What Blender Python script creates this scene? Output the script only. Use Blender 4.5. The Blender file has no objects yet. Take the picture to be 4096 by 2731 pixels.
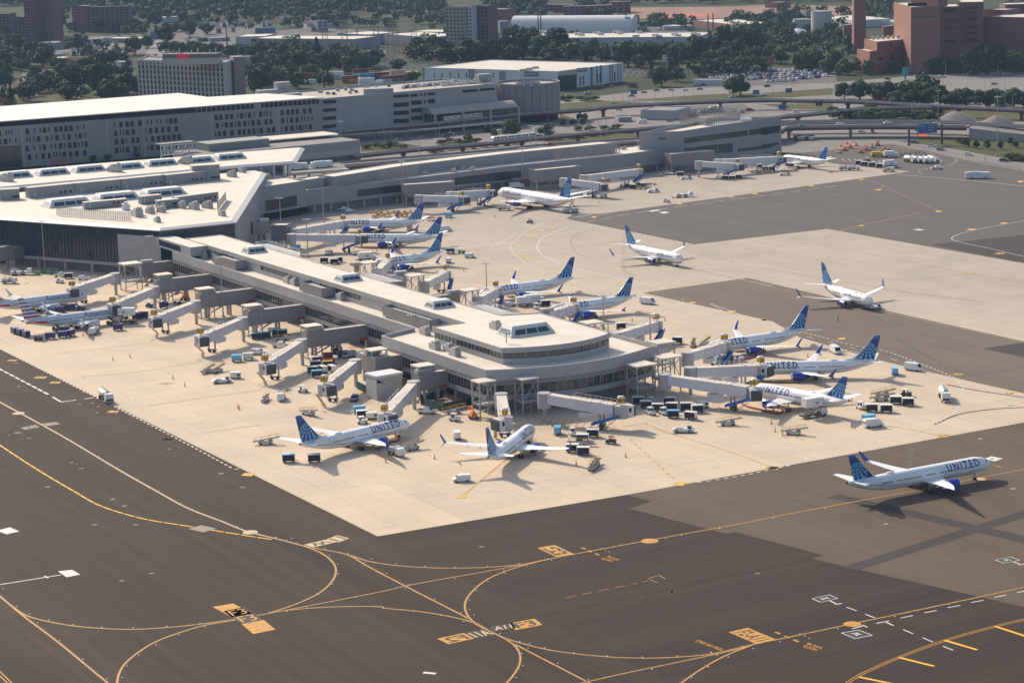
import bpy,bmesh,math,random
from math import sin,cos,tan,atan2,pi,radians,sqrt,hypot,floor
from mathutils import Vector,Matrix
R_=random.Random(7)
SC=bpy.context.scene
COL=SC.collection
# ---------------------------------------------------------------- camera
FPX,TILT,ROLL,HCAM=9191.3,radians(11.18325),radians(-1.656),145.834
cam=bpy.data.cameras.new("camera");camo=bpy.data.objects.new("camera",cam);COL.objects.link(camo)
cam.sensor_width=36;cam.lens=FPX/4096*36;cam.clip_start=1;cam.clip_end=20000
_f=Vector((0,cos(TILT),-sin(TILT)));_r=Vector((1,0,0));_u=Vector((0,sin(TILT),cos(TILT)))
_r2=_r*cos(ROLL)+_u*sin(ROLL)
_u2=_u*cos(ROLL)-_r*sin(ROLL)
camo.matrix_world=Matrix(((_r2 .x,_u2 .x,-_f.x,0),(_r2 .y,_u2 .y,-_f.y,0),(_r2 .z,_u2 .z,-_f.z,HCAM),(0,0,0,1)))
SC.camera=camo
# ---------------------------------------------------------------- sky, sun, exposure
SUN_AZ,SUN_EL=radians(-35),radians(34)
w=bpy.data.worlds.new("World");SC.world=w;w.use_nodes=True
nt=w.node_tree;bg=nt.nodes["Background"]
sky=nt.nodes.new("ShaderNodeTexSky");sky.sky_type='NISHITA';sky.sun_disc=False
sky.sun_elevation=SUN_EL;sky.sun_rotation=SUN_AZ;sky.air_density=1.0;sky.dust_density=2.5;sky.ozone_density=1.0
nt.links.new(sky.outputs[0],bg.inputs[0]);bg.inputs[1].default_value=0.135
sl=bpy.data.lights.new("sun",'SUN');sl.energy=3.9;sl.angle=radians(0.6);sl.color=(1.0,0.86,0.68)
so=bpy.data.objects.new("sun",sl);COL.objects.link(so)
_s=Vector((sin(SUN_AZ)*cos(SUN_EL),cos(SUN_AZ)*cos(SUN_EL),sin(SUN_EL)))
so.rotation_euler=_s.to_track_quat('Z','Y').to_euler()
so.location=(0,0,400)
SC.view_settings.view_transform='Standard';SC.view_settings.look='None';SC.view_settings.exposure=0.36;SC.view_settings.gamma=1
SC.render.engine='CYCLES'
SC.cycles.max_bounces=4;SC.cycles.diffuse_bounces=2;SC.cycles.glossy_bounces=2;SC.cycles.transparent_max_bounces=4
SC.cycles.volume_bounces=0;SC.cycles.caustics_reflective=False;SC.cycles.caustics_refractive=False
# ---------------------------------------------------------------- survey: photo point + height -> place
def G(x,y,z=0.0):
 a,b=x-2048,y-1365.5
 cr,sr=cos(ROLL),sin(ROLL)
 u=a*cr+b*sr;v=-a*sr+b*cr
 c,s=cos(TILT),sin(TILT)
 dx=u/FPX;dy=c-v/FPX*s;dz=-s-v/FPX*c
 t=(z-HCAM)/dz
 return Vector((dx*t,dy*t,z))
K1,K2,K3=.446429,.65759,.306122
TL={'a1':(0,0,K1),'a2':(1020,0,K1),'a3':(2040,0,K1),'a4':(3046,0,K1),
 'b1':(0,560,K1),'b2':(1020,560,K1),'b3':(2040,560,K1),'b4':(3046,560,K1),
 'c1':(0,1180,K1),'c2':(1020,1180,K1),'c3':(2040,1180,K1),'c4':(3046,1180,K1),
 'd1':(0,1700,K2),'d2':(1400,1700,K2),'d3':(2550,1700,K2),
 'e1':(480,880,K3),'e2':(1100,1060,K3),'e3':(1480,1160,K3),'e4':(2000,1180,K3),'e5':(900,560,K3),'e6':(0,800,K3)}
def q(t,X,Y,z=0.0):
 o=TL[t];return G(o[0]+X*o[2],o[1]+Y*o[2],z)
C60,S60=.5,.8660254
def uv(p):return(p[0]*C60-p[1]*S60,p[0]*S60+p[1]*C60)
def xy(u,v,z=None):
 a,b=u*C60+v*S60,-u*S60+v*C60
 return Vector((a,b))if z is None else Vector((a,b,z))
# ---------------------------------------------------------------- materials
MATS={}
def mat(name,col,rough=.6,noise=0,nscale=.5,metal=0,spec=.5,bump=0,emit=0,col2=None,stretch=None):
 if name in MATS:return MATS[name]
 m=bpy.data.materials.new(name);m.use_nodes=True;n=m.node_tree;L=n.links
 b=n.nodes["Principled BSDF"]
 b.inputs["Base Color"].default_value=(*col,1);b.inputs["Roughness"].default_value=rough
 b.inputs["Metallic"].default_value=metal;b.inputs["Specular IOR Level"].default_value=spec
 if emit:
  b.inputs["Emission Color"].default_value=(*col,1);b.inputs["Emission Strength"].default_value=emit
 if noise:
  tc=n.nodes.new("ShaderNodeTexCoord");src=tc.outputs["Object"]
  if stretch:
   mp=n.nodes.new("ShaderNodeMapping");mp.inputs["Scale"].default_value=stretch;L.new(src,mp.inputs[0]);src=mp.outputs[0]
  t=n.nodes.new("ShaderNodeTexNoise");t.inputs["Scale"].default_value=nscale;t.inputs["Detail"].default_value=6;t.inputs["Roughness"].default_value=.65
  L.new(src,t.inputs["Vector"])
  r=n.nodes.new("ShaderNodeValToRGB");r.color_ramp.elements[0].position=.3;r.color_ramp.elements[1].position=.7
  c2=col2 or tuple(min(1,c*(1+noise))for c in col);c1=tuple(c*(1-noise)for c in col)if not col2 else col
  r.color_ramp.elements[0].color=(*c1,1);r.color_ramp.elements[1].color=(*c2,1)
  L.new(t.outputs["Fac"],r.inputs[0]);L.new(r.outputs[0],b.inputs["Base Color"])
 MATS[name]=m
 return m
class NB:
 "small node-graph builder"
 def __init__(s,name):
  s.m=bpy.data.materials.new(name);s.m.use_nodes=True;s.n=s.m.node_tree;s.b=s.n.nodes["Principled BSDF"];MATS[name]=s.m
 def put(s,sock,v):
  if isinstance(v,(int,float)):sock.default_value=v
  elif isinstance(v,tuple):sock.default_value=(*v,1)if len(v)==3 and len(sock.default_value)==4 else v
  else:s.n.links.new(v,sock)
 def math(s,op,a,b=0.0,c=0.0):
  x=s.n.nodes.new("ShaderNodeMath");x.operation=op
  s.put(x.inputs[0],a);s.put(x.inputs[1],b);s.put(x.inputs[2],c);return x.outputs[0]
 def mix(s,f,a,b,mode='MIX'):
  x=s.n.nodes.new("ShaderNodeMix");x.data_type='RGBA';x.blend_type=mode
  s.put(x.inputs[0],f);s.put(x.inputs[6],a);s.put(x.inputs[7],b);return x.outputs[2]
 def coord(s,rot=0,scale=(1,1,1),loc=(0,0,0)):
  t=s.n.nodes.new("ShaderNodeTexCoord");m=s.n.nodes.new("ShaderNodeMapping")
  m.inputs["Rotation"].default_value=(0,0,rot);m.inputs["Scale"].default_value=scale;m.inputs["Location"].default_value=loc
  s.n.links.new(t.outputs["Object"],m.inputs[0]);return m.outputs[0]
 def noise(s,v,scale,detail=5,rough=.6,dist=0):
  t=s.n.nodes.new("ShaderNodeTexNoise");s.n.links.new(v,t.inputs["Vector"]);t.inputs["Scale"].default_value=scale
  t.inputs["Detail"].default_value=detail;t.inputs["Roughness"].default_value=rough;t.inputs["Distortion"].default_value=dist;return t.outputs["Fac"]
 def ramp(s,f,stops):
  r=s.n.nodes.new("ShaderNodeValToRGB");e=r.color_ramp.elements
  while len(e)<len(stops):e.new(.5)
  for k,(p,c)in zip(e,stops):k.position=p;k.color=(*c,1)if isinstance(c,tuple)else(c,c,c,1)
  s.n.links.new(f,r.inputs[0]);return r.outputs[0]
 def sep(s,v):
  x=s.n.nodes.new("ShaderNodeSeparateXYZ");s.n.links.new(v,x.inputs[0]);return x.outputs
 def out(s,col,rough=.8,spec=.3,bump=None,bs=.3):
  s.put(s.b.inputs["Base Color"],col);s.put(s.b.inputs["Roughness"],rough);s.b.inputs["Specular IOR Level"].default_value=spec
  if bump is not None:
   b=s.n.nodes.new("ShaderNodeBump");b.inputs["Strength"].default_value=bs;s.n.links.new(bump,b.inputs["Height"]);s.n.links.new(b.outputs[0],s.b.inputs["Normal"])
  return s.m
def joints(g,v,sx,sy,wd):
 "thin dark lines of a slab grid; returns 0..1"
 c=g.sep(v)
 a=g.math('LESS_THAN',g.math('PINGPONG',c[0],sx/2),wd);b=g.math('LESS_THAN',g.math('PINGPONG',c[1],sy/2),wd)
 return g.math('MAXIMUM',a,b)
def remap(g,v,scale):
 m=g.n.nodes.new("ShaderNodeMapping");m.inputs["Scale"].default_value=scale;g.n.links.new(v,m.inputs[0]);return m.outputs[0]
def pavement(name,base,var,streak,joint=None,jcol=.8,rot=radians(60),ns=.05,far_tone=None):
 "slabs or asphalt; x' runs along the pier, streaks run along x'"
 g=NB(name);v=g.coord(rot)
 big=g.noise(v,ns,6,.6);fine=g.noise(v,1.3,5,.7)
 st=g.noise(remap(g,v,(.010,.40,1)),1.0,4,.6);st2=g.noise(remap(g,v,(.004,.07,1)),1.0,3,.5)
 k=g.math('ADD',g.math('MULTIPLY',g.math('SUBTRACT',big,.5),var),g.math('MULTIPLY',g.math('SUBTRACT',fine,.5),var*.6))
 k=g.math('ADD',k,g.math('MULTIPLY',g.math('SUBTRACT',st,.5),streak));k=g.math('ADD',k,g.math('MULTIPLY',g.math('SUBTRACT',st2,.5),streak*.9))
 k=g.math('ADD',k,1.0)
 spots=g.ramp(g.noise(v,.10,3,.5),[(0,0.0),(.54,0.0),(.74,1.0)]);spots2=g.ramp(g.noise(v,.55,5,.75),[(.42,0.0),(.62,1.0)])
 k=g.math('SUBTRACT',k,g.math('MULTIPLY',g.math('MULTIPLY',spots,spots2),var*.55))
 if joint:
  k=g.math('MULTIPLY',k,g.math('SUBTRACT',1.0,g.math('MULTIPLY',joints(g,v,*joint),1-jcol)))
  wn=g.n.nodes.new("ShaderNodeTexWhiteNoise");wn.noise_dimensions='2D'
  fl=g.n.nodes.new("ShaderNodeVectorMath");fl.operation='FLOOR';g.n.links.new(remap(g,v,(1/joint[0],1/joint[1],1)),fl.inputs[0]);g.n.links.new(fl.outputs[0],wn.inputs["Vector"])
  k=g.math('ADD',k,g.math('MULTIPLY',g.math('SUBTRACT',wn.outputs["Value"],.5),.07))
  big_slab=g.n.nodes.new("ShaderNodeTexWhiteNoise");big_slab.noise_dimensions='2D';f2=g.n.nodes.new("ShaderNodeVectorMath");f2 .operation='FLOOR'
  g.n.links.new(remap(g,v,(1/(joint[0]*6),1/(joint[1]*3),1)),f2 .inputs[0]);g.n.links.new(f2 .outputs[0],big_slab.inputs["Vector"]);k=g.math('ADD',k,g.math('MULTIPLY',g.math('SUBTRACT',big_slab.outputs["Value"],.5),.05))
 col=base
 if far_tone:
  c=g.sep(v);f=g.n.nodes.new("ShaderNodeMapRange");g.n.links.new(g.math('ADD',c[1],g.math('MULTIPLY',c[0],-.25)),f.inputs[0]);f.inputs[1].default_value=far_tone[1];f.inputs[2].default_value=far_tone[2]
  col=g.mix(f.outputs[0],base,far_tone[0])  # base colour grades to a darker, greyer tone towards the far right
 return g.out(g.mix(1.0,col,g.mix(0.0,k,k),'MULTIPLY'),.9,.2)
# ---------------------------------------------------------------- mesh builder
class MB:
 def __init__(s):s.v=[];s.f=[];s.m=[]
 def face(s,pts,mi=0):
  i=len(s.v);s.v+=[tuple(p)for p in pts];s.f.append(tuple(range(i,i+len(pts))));s.m.append(mi);return s
 def prism(s,poly,z0,z1,ms=0,mt=None,bottom=False,top=True):
  n=len(poly);mt=ms if mt is None else mt
  A=sum(poly[i][0]*poly[(i+1)%n][1]-poly[(i+1)%n][0]*poly[i][1]for i in range(n))
  if A<0:poly=list(reversed(poly))
  zz0=z0 if hasattr(z0,'__len__')else[z0]*n;zz1=z1 if hasattr(z1,'__len__')else[z1]*n
  if A<0:zz0=list(reversed(zz0));zz1=list(reversed(zz1))
  i=len(s.v)
  s.v+=[(p[0],p[1],z)for p,z in zip(poly,zz0)]+[(p[0],p[1],z)for p,z in zip(poly,zz1)]
  for k in range(n):
   s.f.append((i+k,i+(k+1)%n,i+n+(k+1)%n,i+n+k));s.m.append(ms)
  if top:s.f.append(tuple(range(i+n,i+2*n)));s.m.append(mt)
  if bottom:s.f.append(tuple(range(i+n-1,i-1,-1)));s.m.append(ms)
  return s
 def box(s,c,sz,rot=0.0,mi=0,mt=None,taper=1.0):
  "c = centre of the bottom face"
  hx,hy=sz[0]/2,sz[1]/2;a,b=cos(rot),sin(rot);i=len(s.v)
  for z,k in((0,1),(sz[2],taper)):
   for sx,sy in((-1,-1),(1,-1),(1,1),(-1,1)):
    x,y=sx*hx*k,sy*hy*k
    s.v.append((c[0]+x*a-y*b,c[1]+x*b+y*a,c[2]+z))
  for f in((0,1,5,4),(1,2,6,5),(2,3,7,6),(3,0,4,7),(3,2,1,0)):s.f.append(tuple(i+k for k in f));s.m.append(mi)
  s.f.append((i+4,i+5,i+6,i+7));s.m.append(mi if mt is None else mt)
  return s
 def beam(s,p0,p1,wd,ht,mi=0,mt=None):
  "box from p0 to p1 (centre of the bottom), width wd, height ht"
  p0,p1=Vector(p0),Vector(p1);d=(p1-p0);h=Vector((d.x,d.y,0))
  if h.length<1e-4:return s.box(p0,(wd,wd,d.z),0,mi)
  n=Vector((-h.y,h.x,0)).normalized()*wd/2;up=Vector((0,0,ht));i=len(s.v)
  for p in(p0,p1):
   for k in(p-n,p+n,p+n+up,p-n+up):s.v.append(tuple(k))
  for f in((3,2,1,0),(4,5,6,7),(0,1,5,4),(1,2,6,5),(3,0,4,7)):s.f.append(tuple(i+k for k in f));s.m.append(mi)
  s.f.append((i+2,i+3,i+7,i+6));s.m.append(mi if mt is None else mt)
  return s
 def tube(s,p0,p1,r0,r1=None,n=8,mi=0,cap=True):
  r1=r0 if r1 is None else r1;p0,p1=Vector(p0),Vector(p1);d=(p1-p0).normalized()
  a=d.orthogonal().normalized();b=d.cross(a);i=len(s.v)
  for p,r in((p0,r0),(p1,r1)):
   for k in range(n):
    t=2*pi*k/n;s.v.append(tuple(p+a*cos(t)*r+b*sin(t)*r))
  for k in range(n):s.f.append((i+k,i+(k+1)%n,i+n+(k+1)%n,i+n+k));s.m.append(mi)
  if cap:
   s.f.append(tuple(range(i+n-1,i-1,-1)));s.m.append(mi);s.f.append(tuple(range(i+n,i+2*n)));s.m.append(mi)
  return s
 def loft(s,rings,mi=0,cap0=True,cap1=True,mfun=None):
  n=len(rings[0]);i=len(s.v)
  for r in rings:s.v+=[tuple(p)for p in r]
  for j in range(len(rings)-1):
   for k in range(n):
    a=i+j*n;s.f.append((a+k,a+(k+1)%n,a+n+(k+1)%n,a+n+k));s.m.append(mfun(j,k)if mfun else mi)
  if cap0:s.f.append(tuple(range(i+n-1,i-1,-1)));s.m.append(mi)
  if cap1:s.f.append(tuple(range(i+(len(rings)-1)*n,i+len(rings)*n)));s.m.append(mi)
  return s
 def lathe(s,prof,p,ax,n=16,mi=0,mis=None):
  "profile [(along, radius)] around axis ax through p"
  ax=Vector(ax).normalized();a=ax.orthogonal().normalized();b=ax.cross(a)
  rings=[[Vector(p)+ax*t+(a*cos(2*pi*k/n)+b*sin(2*pi*k/n))*r for k in range(n)]for t,r in prof]
  return s.loft(rings,mi,False,False,(lambda j,k:mis[j])if mis else None)
 def mesh(s,name,mats):
  me=bpy.data.meshes.new(name);me.from_pydata(s.v,[],s.f)
  for m in(mats if isinstance(mats,(list,tuple))else[mats]):me.materials.append(m)
  if any(s.m):me.polygons.foreach_set("material_index",s.m)
  me.update();return me
 def build(s,name,mats,parent=None,smooth=False,recalc=False):
  me=s.mesh(name,mats)
  if recalc or smooth:
   bm=bmesh.new();bm.from_mesh(me)
   if smooth:bmesh.ops.remove_doubles(bm,verts=bm.verts,dist=1e-4)
   bmesh.ops.recalc_face_normals(bm,faces=bm.faces);bm.to_mesh(me);bm.free()
  if smooth:
   me.polygons.foreach_set("use_smooth",[True]*len(me.polygons))
   if smooth!='all':me.set_sharp_from_angle(angle=radians(40))
  return put(name,me,parent)
def put(name,me,parent=None,loc=None,rz=None):
 o=bpy.data.objects.new(name,me);COL.objects.link(o)
 if parent is not None:o.parent=parent
 if loc is not None:o.location=loc
 if rz is not None:o.rotation_euler=(0,0,rz)
 return o
def tag(o,label,cat,group=None):
 o['label']=label;o['category']=cat
 if group:o['group']=group
 return o
def struct(o,kind='structure'):o['kind']=kind;return o
def thing(name,label,cat,loc=(0,0,0),rz=0.0,group=None):
 o=bpy.data.objects.new(name,None);COL.objects.link(o);o.location=loc;o.rotation_euler=(0,0,rz);o.empty_display_size=.5
 return tag(o,label,cat,group)
KIDS={}
def kids(o):
 if o.name not in KIDS:KIDS[o.name]=[(c,list(c.children))for c in o.children]
 return KIDS[o.name]
def dup(o,loc,rz=0.0,label=None,group=None,scale=None,swap=None):
 r=o.copy();COL.objects.link(r);r.location=loc;r.rotation_euler=(0,0,rz)
 if scale is not None:r.scale=scale if hasattr(scale,'__len__')else(scale,)*3
 if label:r['label']=label
 if group:r['group']=group
 for c,gs in kids(o):
  k=c.copy();COL.objects.link(k);k.parent=r
  for g in gs:
   h=g.copy();COL.objects.link(h);h.parent=k
 return r
_font={}
def text2d(s,bold=.0,space=1.0):
 "filled outline of a line of text as a bmesh, cap height about 0.7, starting at x=0"
 key=(s,bold,space)
 if key not in _font:
  c=bpy.data.curves.new("t",'FONT');c.body=s;c.space_character=space;c.offset=bold;c.resolution_u=2
  o=bpy.data.objects.new("t",c);COL.objects.link(o)
  dg=bpy.context.evaluated_depsgraph_get();me=bpy.data.meshes.new_from_object(o.evaluated_get(dg))
  bpy.data.objects.remove(o);bpy.data.curves.remove(c)
  vs=[v.co.xy.copy()for v in me.vertices];fs=[tuple(p.vertices)for p in me.polygons]
  x0=min(v.x for v in vs);x1=max(v.x for v in vs);y0=min(v.y for v in vs);y1=max(v.y for v in vs)
  bpy.data.meshes.remove(me)
  _font[key]=([((v.x-x0)/(x1-x0),(v.y-y0)/(y1-y0))for v in vs],fs,(x1-x0)/(y1-y0))
 return _font[key]
def text_on(b,s,o,ex,ey,mi=0,bold=.0,space=1.0):
 "adds text filling the parallelogram o + ex*[0..1] + ey*[0..1]"
 vs,fs,_a=text2d(s,bold,space);o,ex,ey=Vector(o),Vector(ex),Vector(ey);i=len(b.v)
 b.v+=[tuple(o+ex*x+ey*y)for x,y in vs]
 for f in fs:b.f.append(tuple(i+k for k in f));b.m.append(mi)
 return b
# ---------------------------------------------------------------- ground
M_conc=pavement("apron concrete",(.56,.458,.338),.38,.10,(7.6,7.6,.08),.78,far_tone=((.40,.345,.285),520,700))
M_conc2=pavement("apron concrete far",(.44,.38,.315),.28,.07,(7.6,7.6,.07),.85)
M_asA=pavement("new asphalt",(.043,.0295,.0205),.5,1.2,None)
M_asAv=pavement("new asphalt lanes",(.040,.0275,.0195),.5,1.05,None,rot=radians(-30))
M_asA2=pavement("worn asphalt",(.110,.083,.061),.45,.35,None)
M_asB=pavement("grey taxilane asphalt",(.150,.122,.097),.4,.3,None)
M_asC=pavement("ramp asphalt",(.112,.099,.088),.35,.35,None)
M_asD=pavement("dark patch asphalt",(.055,.048,.045),.4,.3,None)
M_road=pavement("road surface",(.21,.195,.18),.4,.3,None)
def grassy(name,a,b,c):
 g=NB(name);v=g.coord(0);n1=g.noise(v,.012,6,.65);n2=g.noise(v,.25,4,.7)
 k=g.math('ADD',g.math('MULTIPLY',n1,.65),g.math('MULTIPLY',n2,.35))
 return g.out(g.ramp(k,[(.3,a),(.48,b),(.62,b),(.75,c)]),.95,.1)
M_land=grassy("far land",(.030,.044,.018),(.048,.062,.028),(.11,.10,.075))
M_grass=grassy("grass",(.045,.060,.022),(.085,.088,.038),(.13,.115,.062))
def sheet(name,pts,z,m):
 b=MB();b.face([(p[0],p[1],z)for p in pts]);
 n=Vector(b.v[1])-Vector(b.v[0])
 A=sum(b.v[i][0]*b.v[(i+1)%len(b.v)][1]-b.v[(i+1)%len(b.v)][0]*b.v[i][1]for i in range(len(b.v)))
 if A<0:b.f[0]=tuple(reversed(b.f[0]))
 return struct(b.build(name,m))
def ext(a,b,d):
 a,b=Vector(a),Vector(b);return b+(b-a).normalized()*d
sheet("ground",[(-6000,100),(6000,100),(6000,9000),(-6000,9000)],-.30,M_land)
g0=[q('c1',0,480),q('d1',2295,675),q('d2',1700,420),q('c4',2352,1140)]
E_=xy(-500,uv(g0[0])[1])
far=[q('b4',640,212),q('b4',1330,283)]
sheet("apron_concrete",[xy(-1150,uv(g0[0])[1]),xy(uv(g0[1])[0],uv(g0[1])[1]),g0[2],g0[3],(330,700),(400,860),q('b4',2352,1105),far[1],far[0],(160,1230),(60,1260),(-100,1200),(-300,1260)],0,M_conc)
uc,vc=uv(g0[1])
sheet("asphalt_foreground",[xy(-1150,vc-163+0*uc)if False else xy(-1150,uv(g0[0])[1]),xy(uc,vc),xy(uc+260,vc),(-300,300),(-700,600)],.012,M_asA)
sheet("asphalt_foreground",[xy(uc,vc),g0[2],g0[3],(330,705),(400,300),xy(uc+260,vc)],.012,M_asAv)
A2=[q('d2',1690,424),q('d2',1835,463),q('d2',1700,507),q('d2',2290,660),q('d3',600,650),q('d3',1130,790),q('d3',1060,812),q('d3',2352,1105),(300,440),(330,704),q('c4',2352,1141)]
sheet("asphalt_worn",A2,.024,M_asA2)
B=[q('b3',1180,1370),q('b3',2130,1235),q('b4',1080,1520),q('c4',2352,415),ext(q('c4',1080,130),q('c4',2352,415),160),ext(q('c4',400,390),q('c4',2352,880),160),q('c4',2352,880),q('c4',1750,745),q('c4',1080,590),q('c4',340,378),q('c3',2352,235)]
sheet("asphalt_taxilane",B,.012,M_asB)
Cc=[q('b3',500,705),q('b3',2352,455),q('b4',1330,283),q('b4',640,212),q('a4',330,1375),q('a4',1180,1290),q('b4',2352,270),(330,1010),(330,850),q('b4',2352,1105),q('b4',590,797),q('b3',2352,855),q('b3',1650,935)]
sheet("asphalt_ramp",Cc,.012,M_asC)
sheet("asphalt_patch",[q('b4',1510,938),q('b4',2352,850),ext(q('b4',1510,938),q('b4',2352,850),60),(300,880),q('b4',2352,1100)],.024,M_asD)
sheet("asphalt_patch",[q('c4',1980,478),q('c4',2352,425),q('c4',2352,558)],.024,M_asD)
def ribbon(b,pts,wd,z,mi=0):
 P=[Vector((p[0],p[1],z))for p in pts];n=len(P);L=[];Rr=[]
 for i in range(n):
  d=(P[min(i+1,n-1)]-P[max(i-1,0)]);d.z=0;d.normalize();nn=Vector((-d.y,d.x,0))*wd/2
  L.append(P[i]+nn);Rr.append(P[i]-nn)
 for i in range(n-1):b.face([Rr[i],Rr[i+1],L[i+1],L[i]],mi)
 return b
def spline(pts,step=2.0):
 P=[Vector((p[0],p[1],0))for p in pts];out=[]
 for i in range(len(P)-1):
  p0=P[i-1]if i else P[0]*2-P[1];p1,p2=P[i],P[i+1];p3=P[i+2]if i+2<len(P)else P[-1]*2-P[-2]
  n=max(2,int((p2-p1).length/step))
  t0=0;a=sqrt(max((p1-p0).length,.01));t1=a;t2=t1+sqrt(max((p2-p1).length,.01));t3=t2+sqrt(max((p3-p2).length,.01))
  for k in range(n):
   t=t1+(t2-t1)*k/n
   A1=p0*((t1-t)/(t1-t0))+p1*((t-t0)/(t1-t0));A2_=p1*((t2-t)/(t2-t1))+p2*((t-t1)/(t2-t1));A3=p2*((t3-t)/(t3-t2))+p3*((t-t2)/(t3-t2))
   B1=A1*((t2-t)/(t2-t0))+A2_*((t-t0)/(t2-t0));B2=A2_*((t3-t)/(t3-t1))+A3*((t-t1)/(t3-t1))
   out.append(B1*((t2-t)/(t2-t1))+B2*((t-t1)/(t2-t1)))
 out.append(P[-1]);return out
def S(t,*pts):return[q(t,*p)for p in pts]
def dashes(b,pts,wd,z,on,off,mi=0):
 P=spline(pts,1.0);acc=0;seg=[P[0]];want=on;draw=True
 for a,c in zip(P,P[1:]):
  d=(c-a).length;pos=0
  while acc+(d-pos)>=want:
   pos+=want-acc;pt=a.lerp(c,pos/d)
   if draw:seg.append(pt);ribbon(b,seg,wd,z,mi)
   draw=not draw;want=on if draw else off;acc=0;seg=[pt]
  acc+=d-pos
  if draw:seg.append(c)
 return b
seal=MB()
seal.face([q('d3',*p,.030)for p in((1150,437),(1230,420),(2352,672),(2352,718))])
seal.face([q('d3',*p,.034)for p in((1250,860),(1340,882),(2352,562),(2352,515))])
seal.build("asphalt_seal_strips",M_asD)['kind']='structure'
M_tyre=mat("tyre rubber on pavement",(.085,.07,.06),.9,.3,.3)
M_tyre2=mat("tyre rubber on concrete",(.34,.285,.23),.9,.15,.3)
rub=MB();Z=.026
for t,pts,wd,mi in(('d3',((1580,178),(1850,255)),.5,0),('d3',((1695,110),(1640,240),(1600,330)),.7,0),('d3',((500,440),(800,440),(1150,437)),.6,0),('d3',((830,368),(1050,440),(1300,500),(1480,580)),.6,0),
 ('d2',((2250,445),(2352,452)),.5,0),('c4',((1210,390),(1400,500),(1620,610)),.7,0),('c4',((1850,720),(2352,650)),.5,0),('c4',((1660,800),(1850,840),(2100,880),(2352,915)),.8,0),('c4',((1540,1160),(1800,1060),(2100,1020),(2352,1005)),.8,0),
 ('c4',((1000,200),(1250,265),(1520,265)),.5,0),('c4',((1320,1568),(1340,1420),(1390,1320)),1.2,0),('c4',((1220,1430),(1330,1470)),.6,0),
 ('b3',((1018,830),(1014,1000),(1008,1120),(1030,1180),(1120,1215)),1.4,1),('b3',((560,950),(545,900),(620,840),(760,790)),1.0,1),('b3',((545,900),(580,1000),(700,1060)),.9,1),('b3',((1460,900),(1500,950),(1650,1010),(2000,1090)),.9,1),
 ('b3',((1500,1120),(1800,1190),(2352,1310)),.9,1),('b4',((0,1140),(600,1250),(1200,1350),(2000,1450)),.8,1)):
 Z+=.0012;ribbon(rub,spline([q(t,*p)for p in pts]),wd,Z,mi)
rub.build("tyre_marks",[M_tyre,M_tyre2])['kind']='structure'
# ---------------------------------------------------------------- painted markings
M_yel=mat("taxi line yellow",(.50,.235,.02),.7,.35,.8)
M_yel2=mat("faded taxi line",(.52,.40,.24),.8,.25,.5)
M_yel3=mat("bright yellow paint",(.75,.42,.02),.7,.15,.8)
M_blk=mat("black paint",(.030,.025,.022),.8,.2,.8)
M_wht=mat("white road paint",(.64,.62,.58),.8,.15,.6)
M_wht2=mat("worn white paint",(.62,.58,.52),.8,.25,.4)
M_yelC=mat("yellow line on concrete",(.50,.31,.10),.85,.3,.4)
M_patch=mat("paint over concrete",(.62,.38,.08),.8,.25,.6)
zL=.040
lines=MB()
def yl(pts,mi=0,wd=.42,edge=True,z=zL):
 wd*=.85
 P=spline(pts)
 if edge:ribbon(lines,P,wd*2.2,z-.005,3)
 ribbon(lines,P,wd,z,mi)
top=S('d1',(1680,690),(1870,740))
yl(S('c1',(-200,850),(0,960),(560,1265),(1070,1568))+S('d1',(950,400),(1150,508),(1350,585),(1500,645),(1680,690),(1870,740)),1,.55)
yl(S('d1',(1680,690),(1870,742),(1975,790),(2035,850),(2037,920),(1950,1015),(1800,1087),(1640,1140),(1530,1165),(1400,1190),(1250,1215),(1090,1262),(950,1315),(850,1375),(760,1450),(720,1520),(712,1580)),0,.42,z=zL+.004)
yl(S('d1',(1870,740),(2110,785))+S('d2',(120,829),(300,855),(450,865),(640,869),(850,863),(1050,845),(1200,815),(1450,768),(1800,703),(2352,603))+S('d3',(900,543),(1250,478),(1690,398),(2000,335),(2352,268),(3000,140)),0,.42)
yl(S('d1',(1870,740),(2110,787))+S('d2',(90,848),(330,975),(700,1165),(860,1255),(1000,1330),(1470,1574),(1900,1800)),0,.42,z=zL+.008)
yl(S('d1',(-300,800),(0,1040),(130,1150),(330,1300),(660,1570),(900,1760)),0,.42)
yl(S('d1',(60,1090),(160,1157),(300,1195),(500,1226),(800,1241),(1050,1227),(1250,1205),(1520,1165),(1640,1141),(1850,1115),(2050,1104),(2330,1105))+S('d2',(200,1110),(400,1130),(560,1154),(720,1190),(830,1240),(950,1302)),0,.42,z=zL+.004)
yl(S('d1',(1400,1190),(1530,1165),(2352,1005))+S('d2',(350,975),(880,880),(1060,846),(1200,815)),0,.36,z=zL+.012)
yl(S('d2',(1450,768),(1200,817),(1060,852),(940,890),(840,935),(760,995),(708,1060),(698,1105),(718,1160),(770,1212),(860,1257),(960,1308),(1015,1355),(1037,1410),(1025,1470),(990,1525),(945,1575)),0,.42,z=zL+.016)
yl(S('d2',(860,1255),(960,1300),(1080,1335),(1200,1364),(1380,1390),(1600,1410),(1800,1416),(2000,1409),(2200,1390))+S('d3',(700,1333),(900,1293),(1300,1208),(1700,1125),(2352,985),(3000,845)),0,.42)
yl(S('d2',(1380,1574),(1700,1502),(2000,1440),(2330,1368))+S('d3',(700,1335)),0,.38,z=zL+.008)
yl(S('d2',(2005,1574),(2080,1520),(2200,1445))+S('d3',(560,1390),(700,1335)),0,.42,z=zL+.012)
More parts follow.
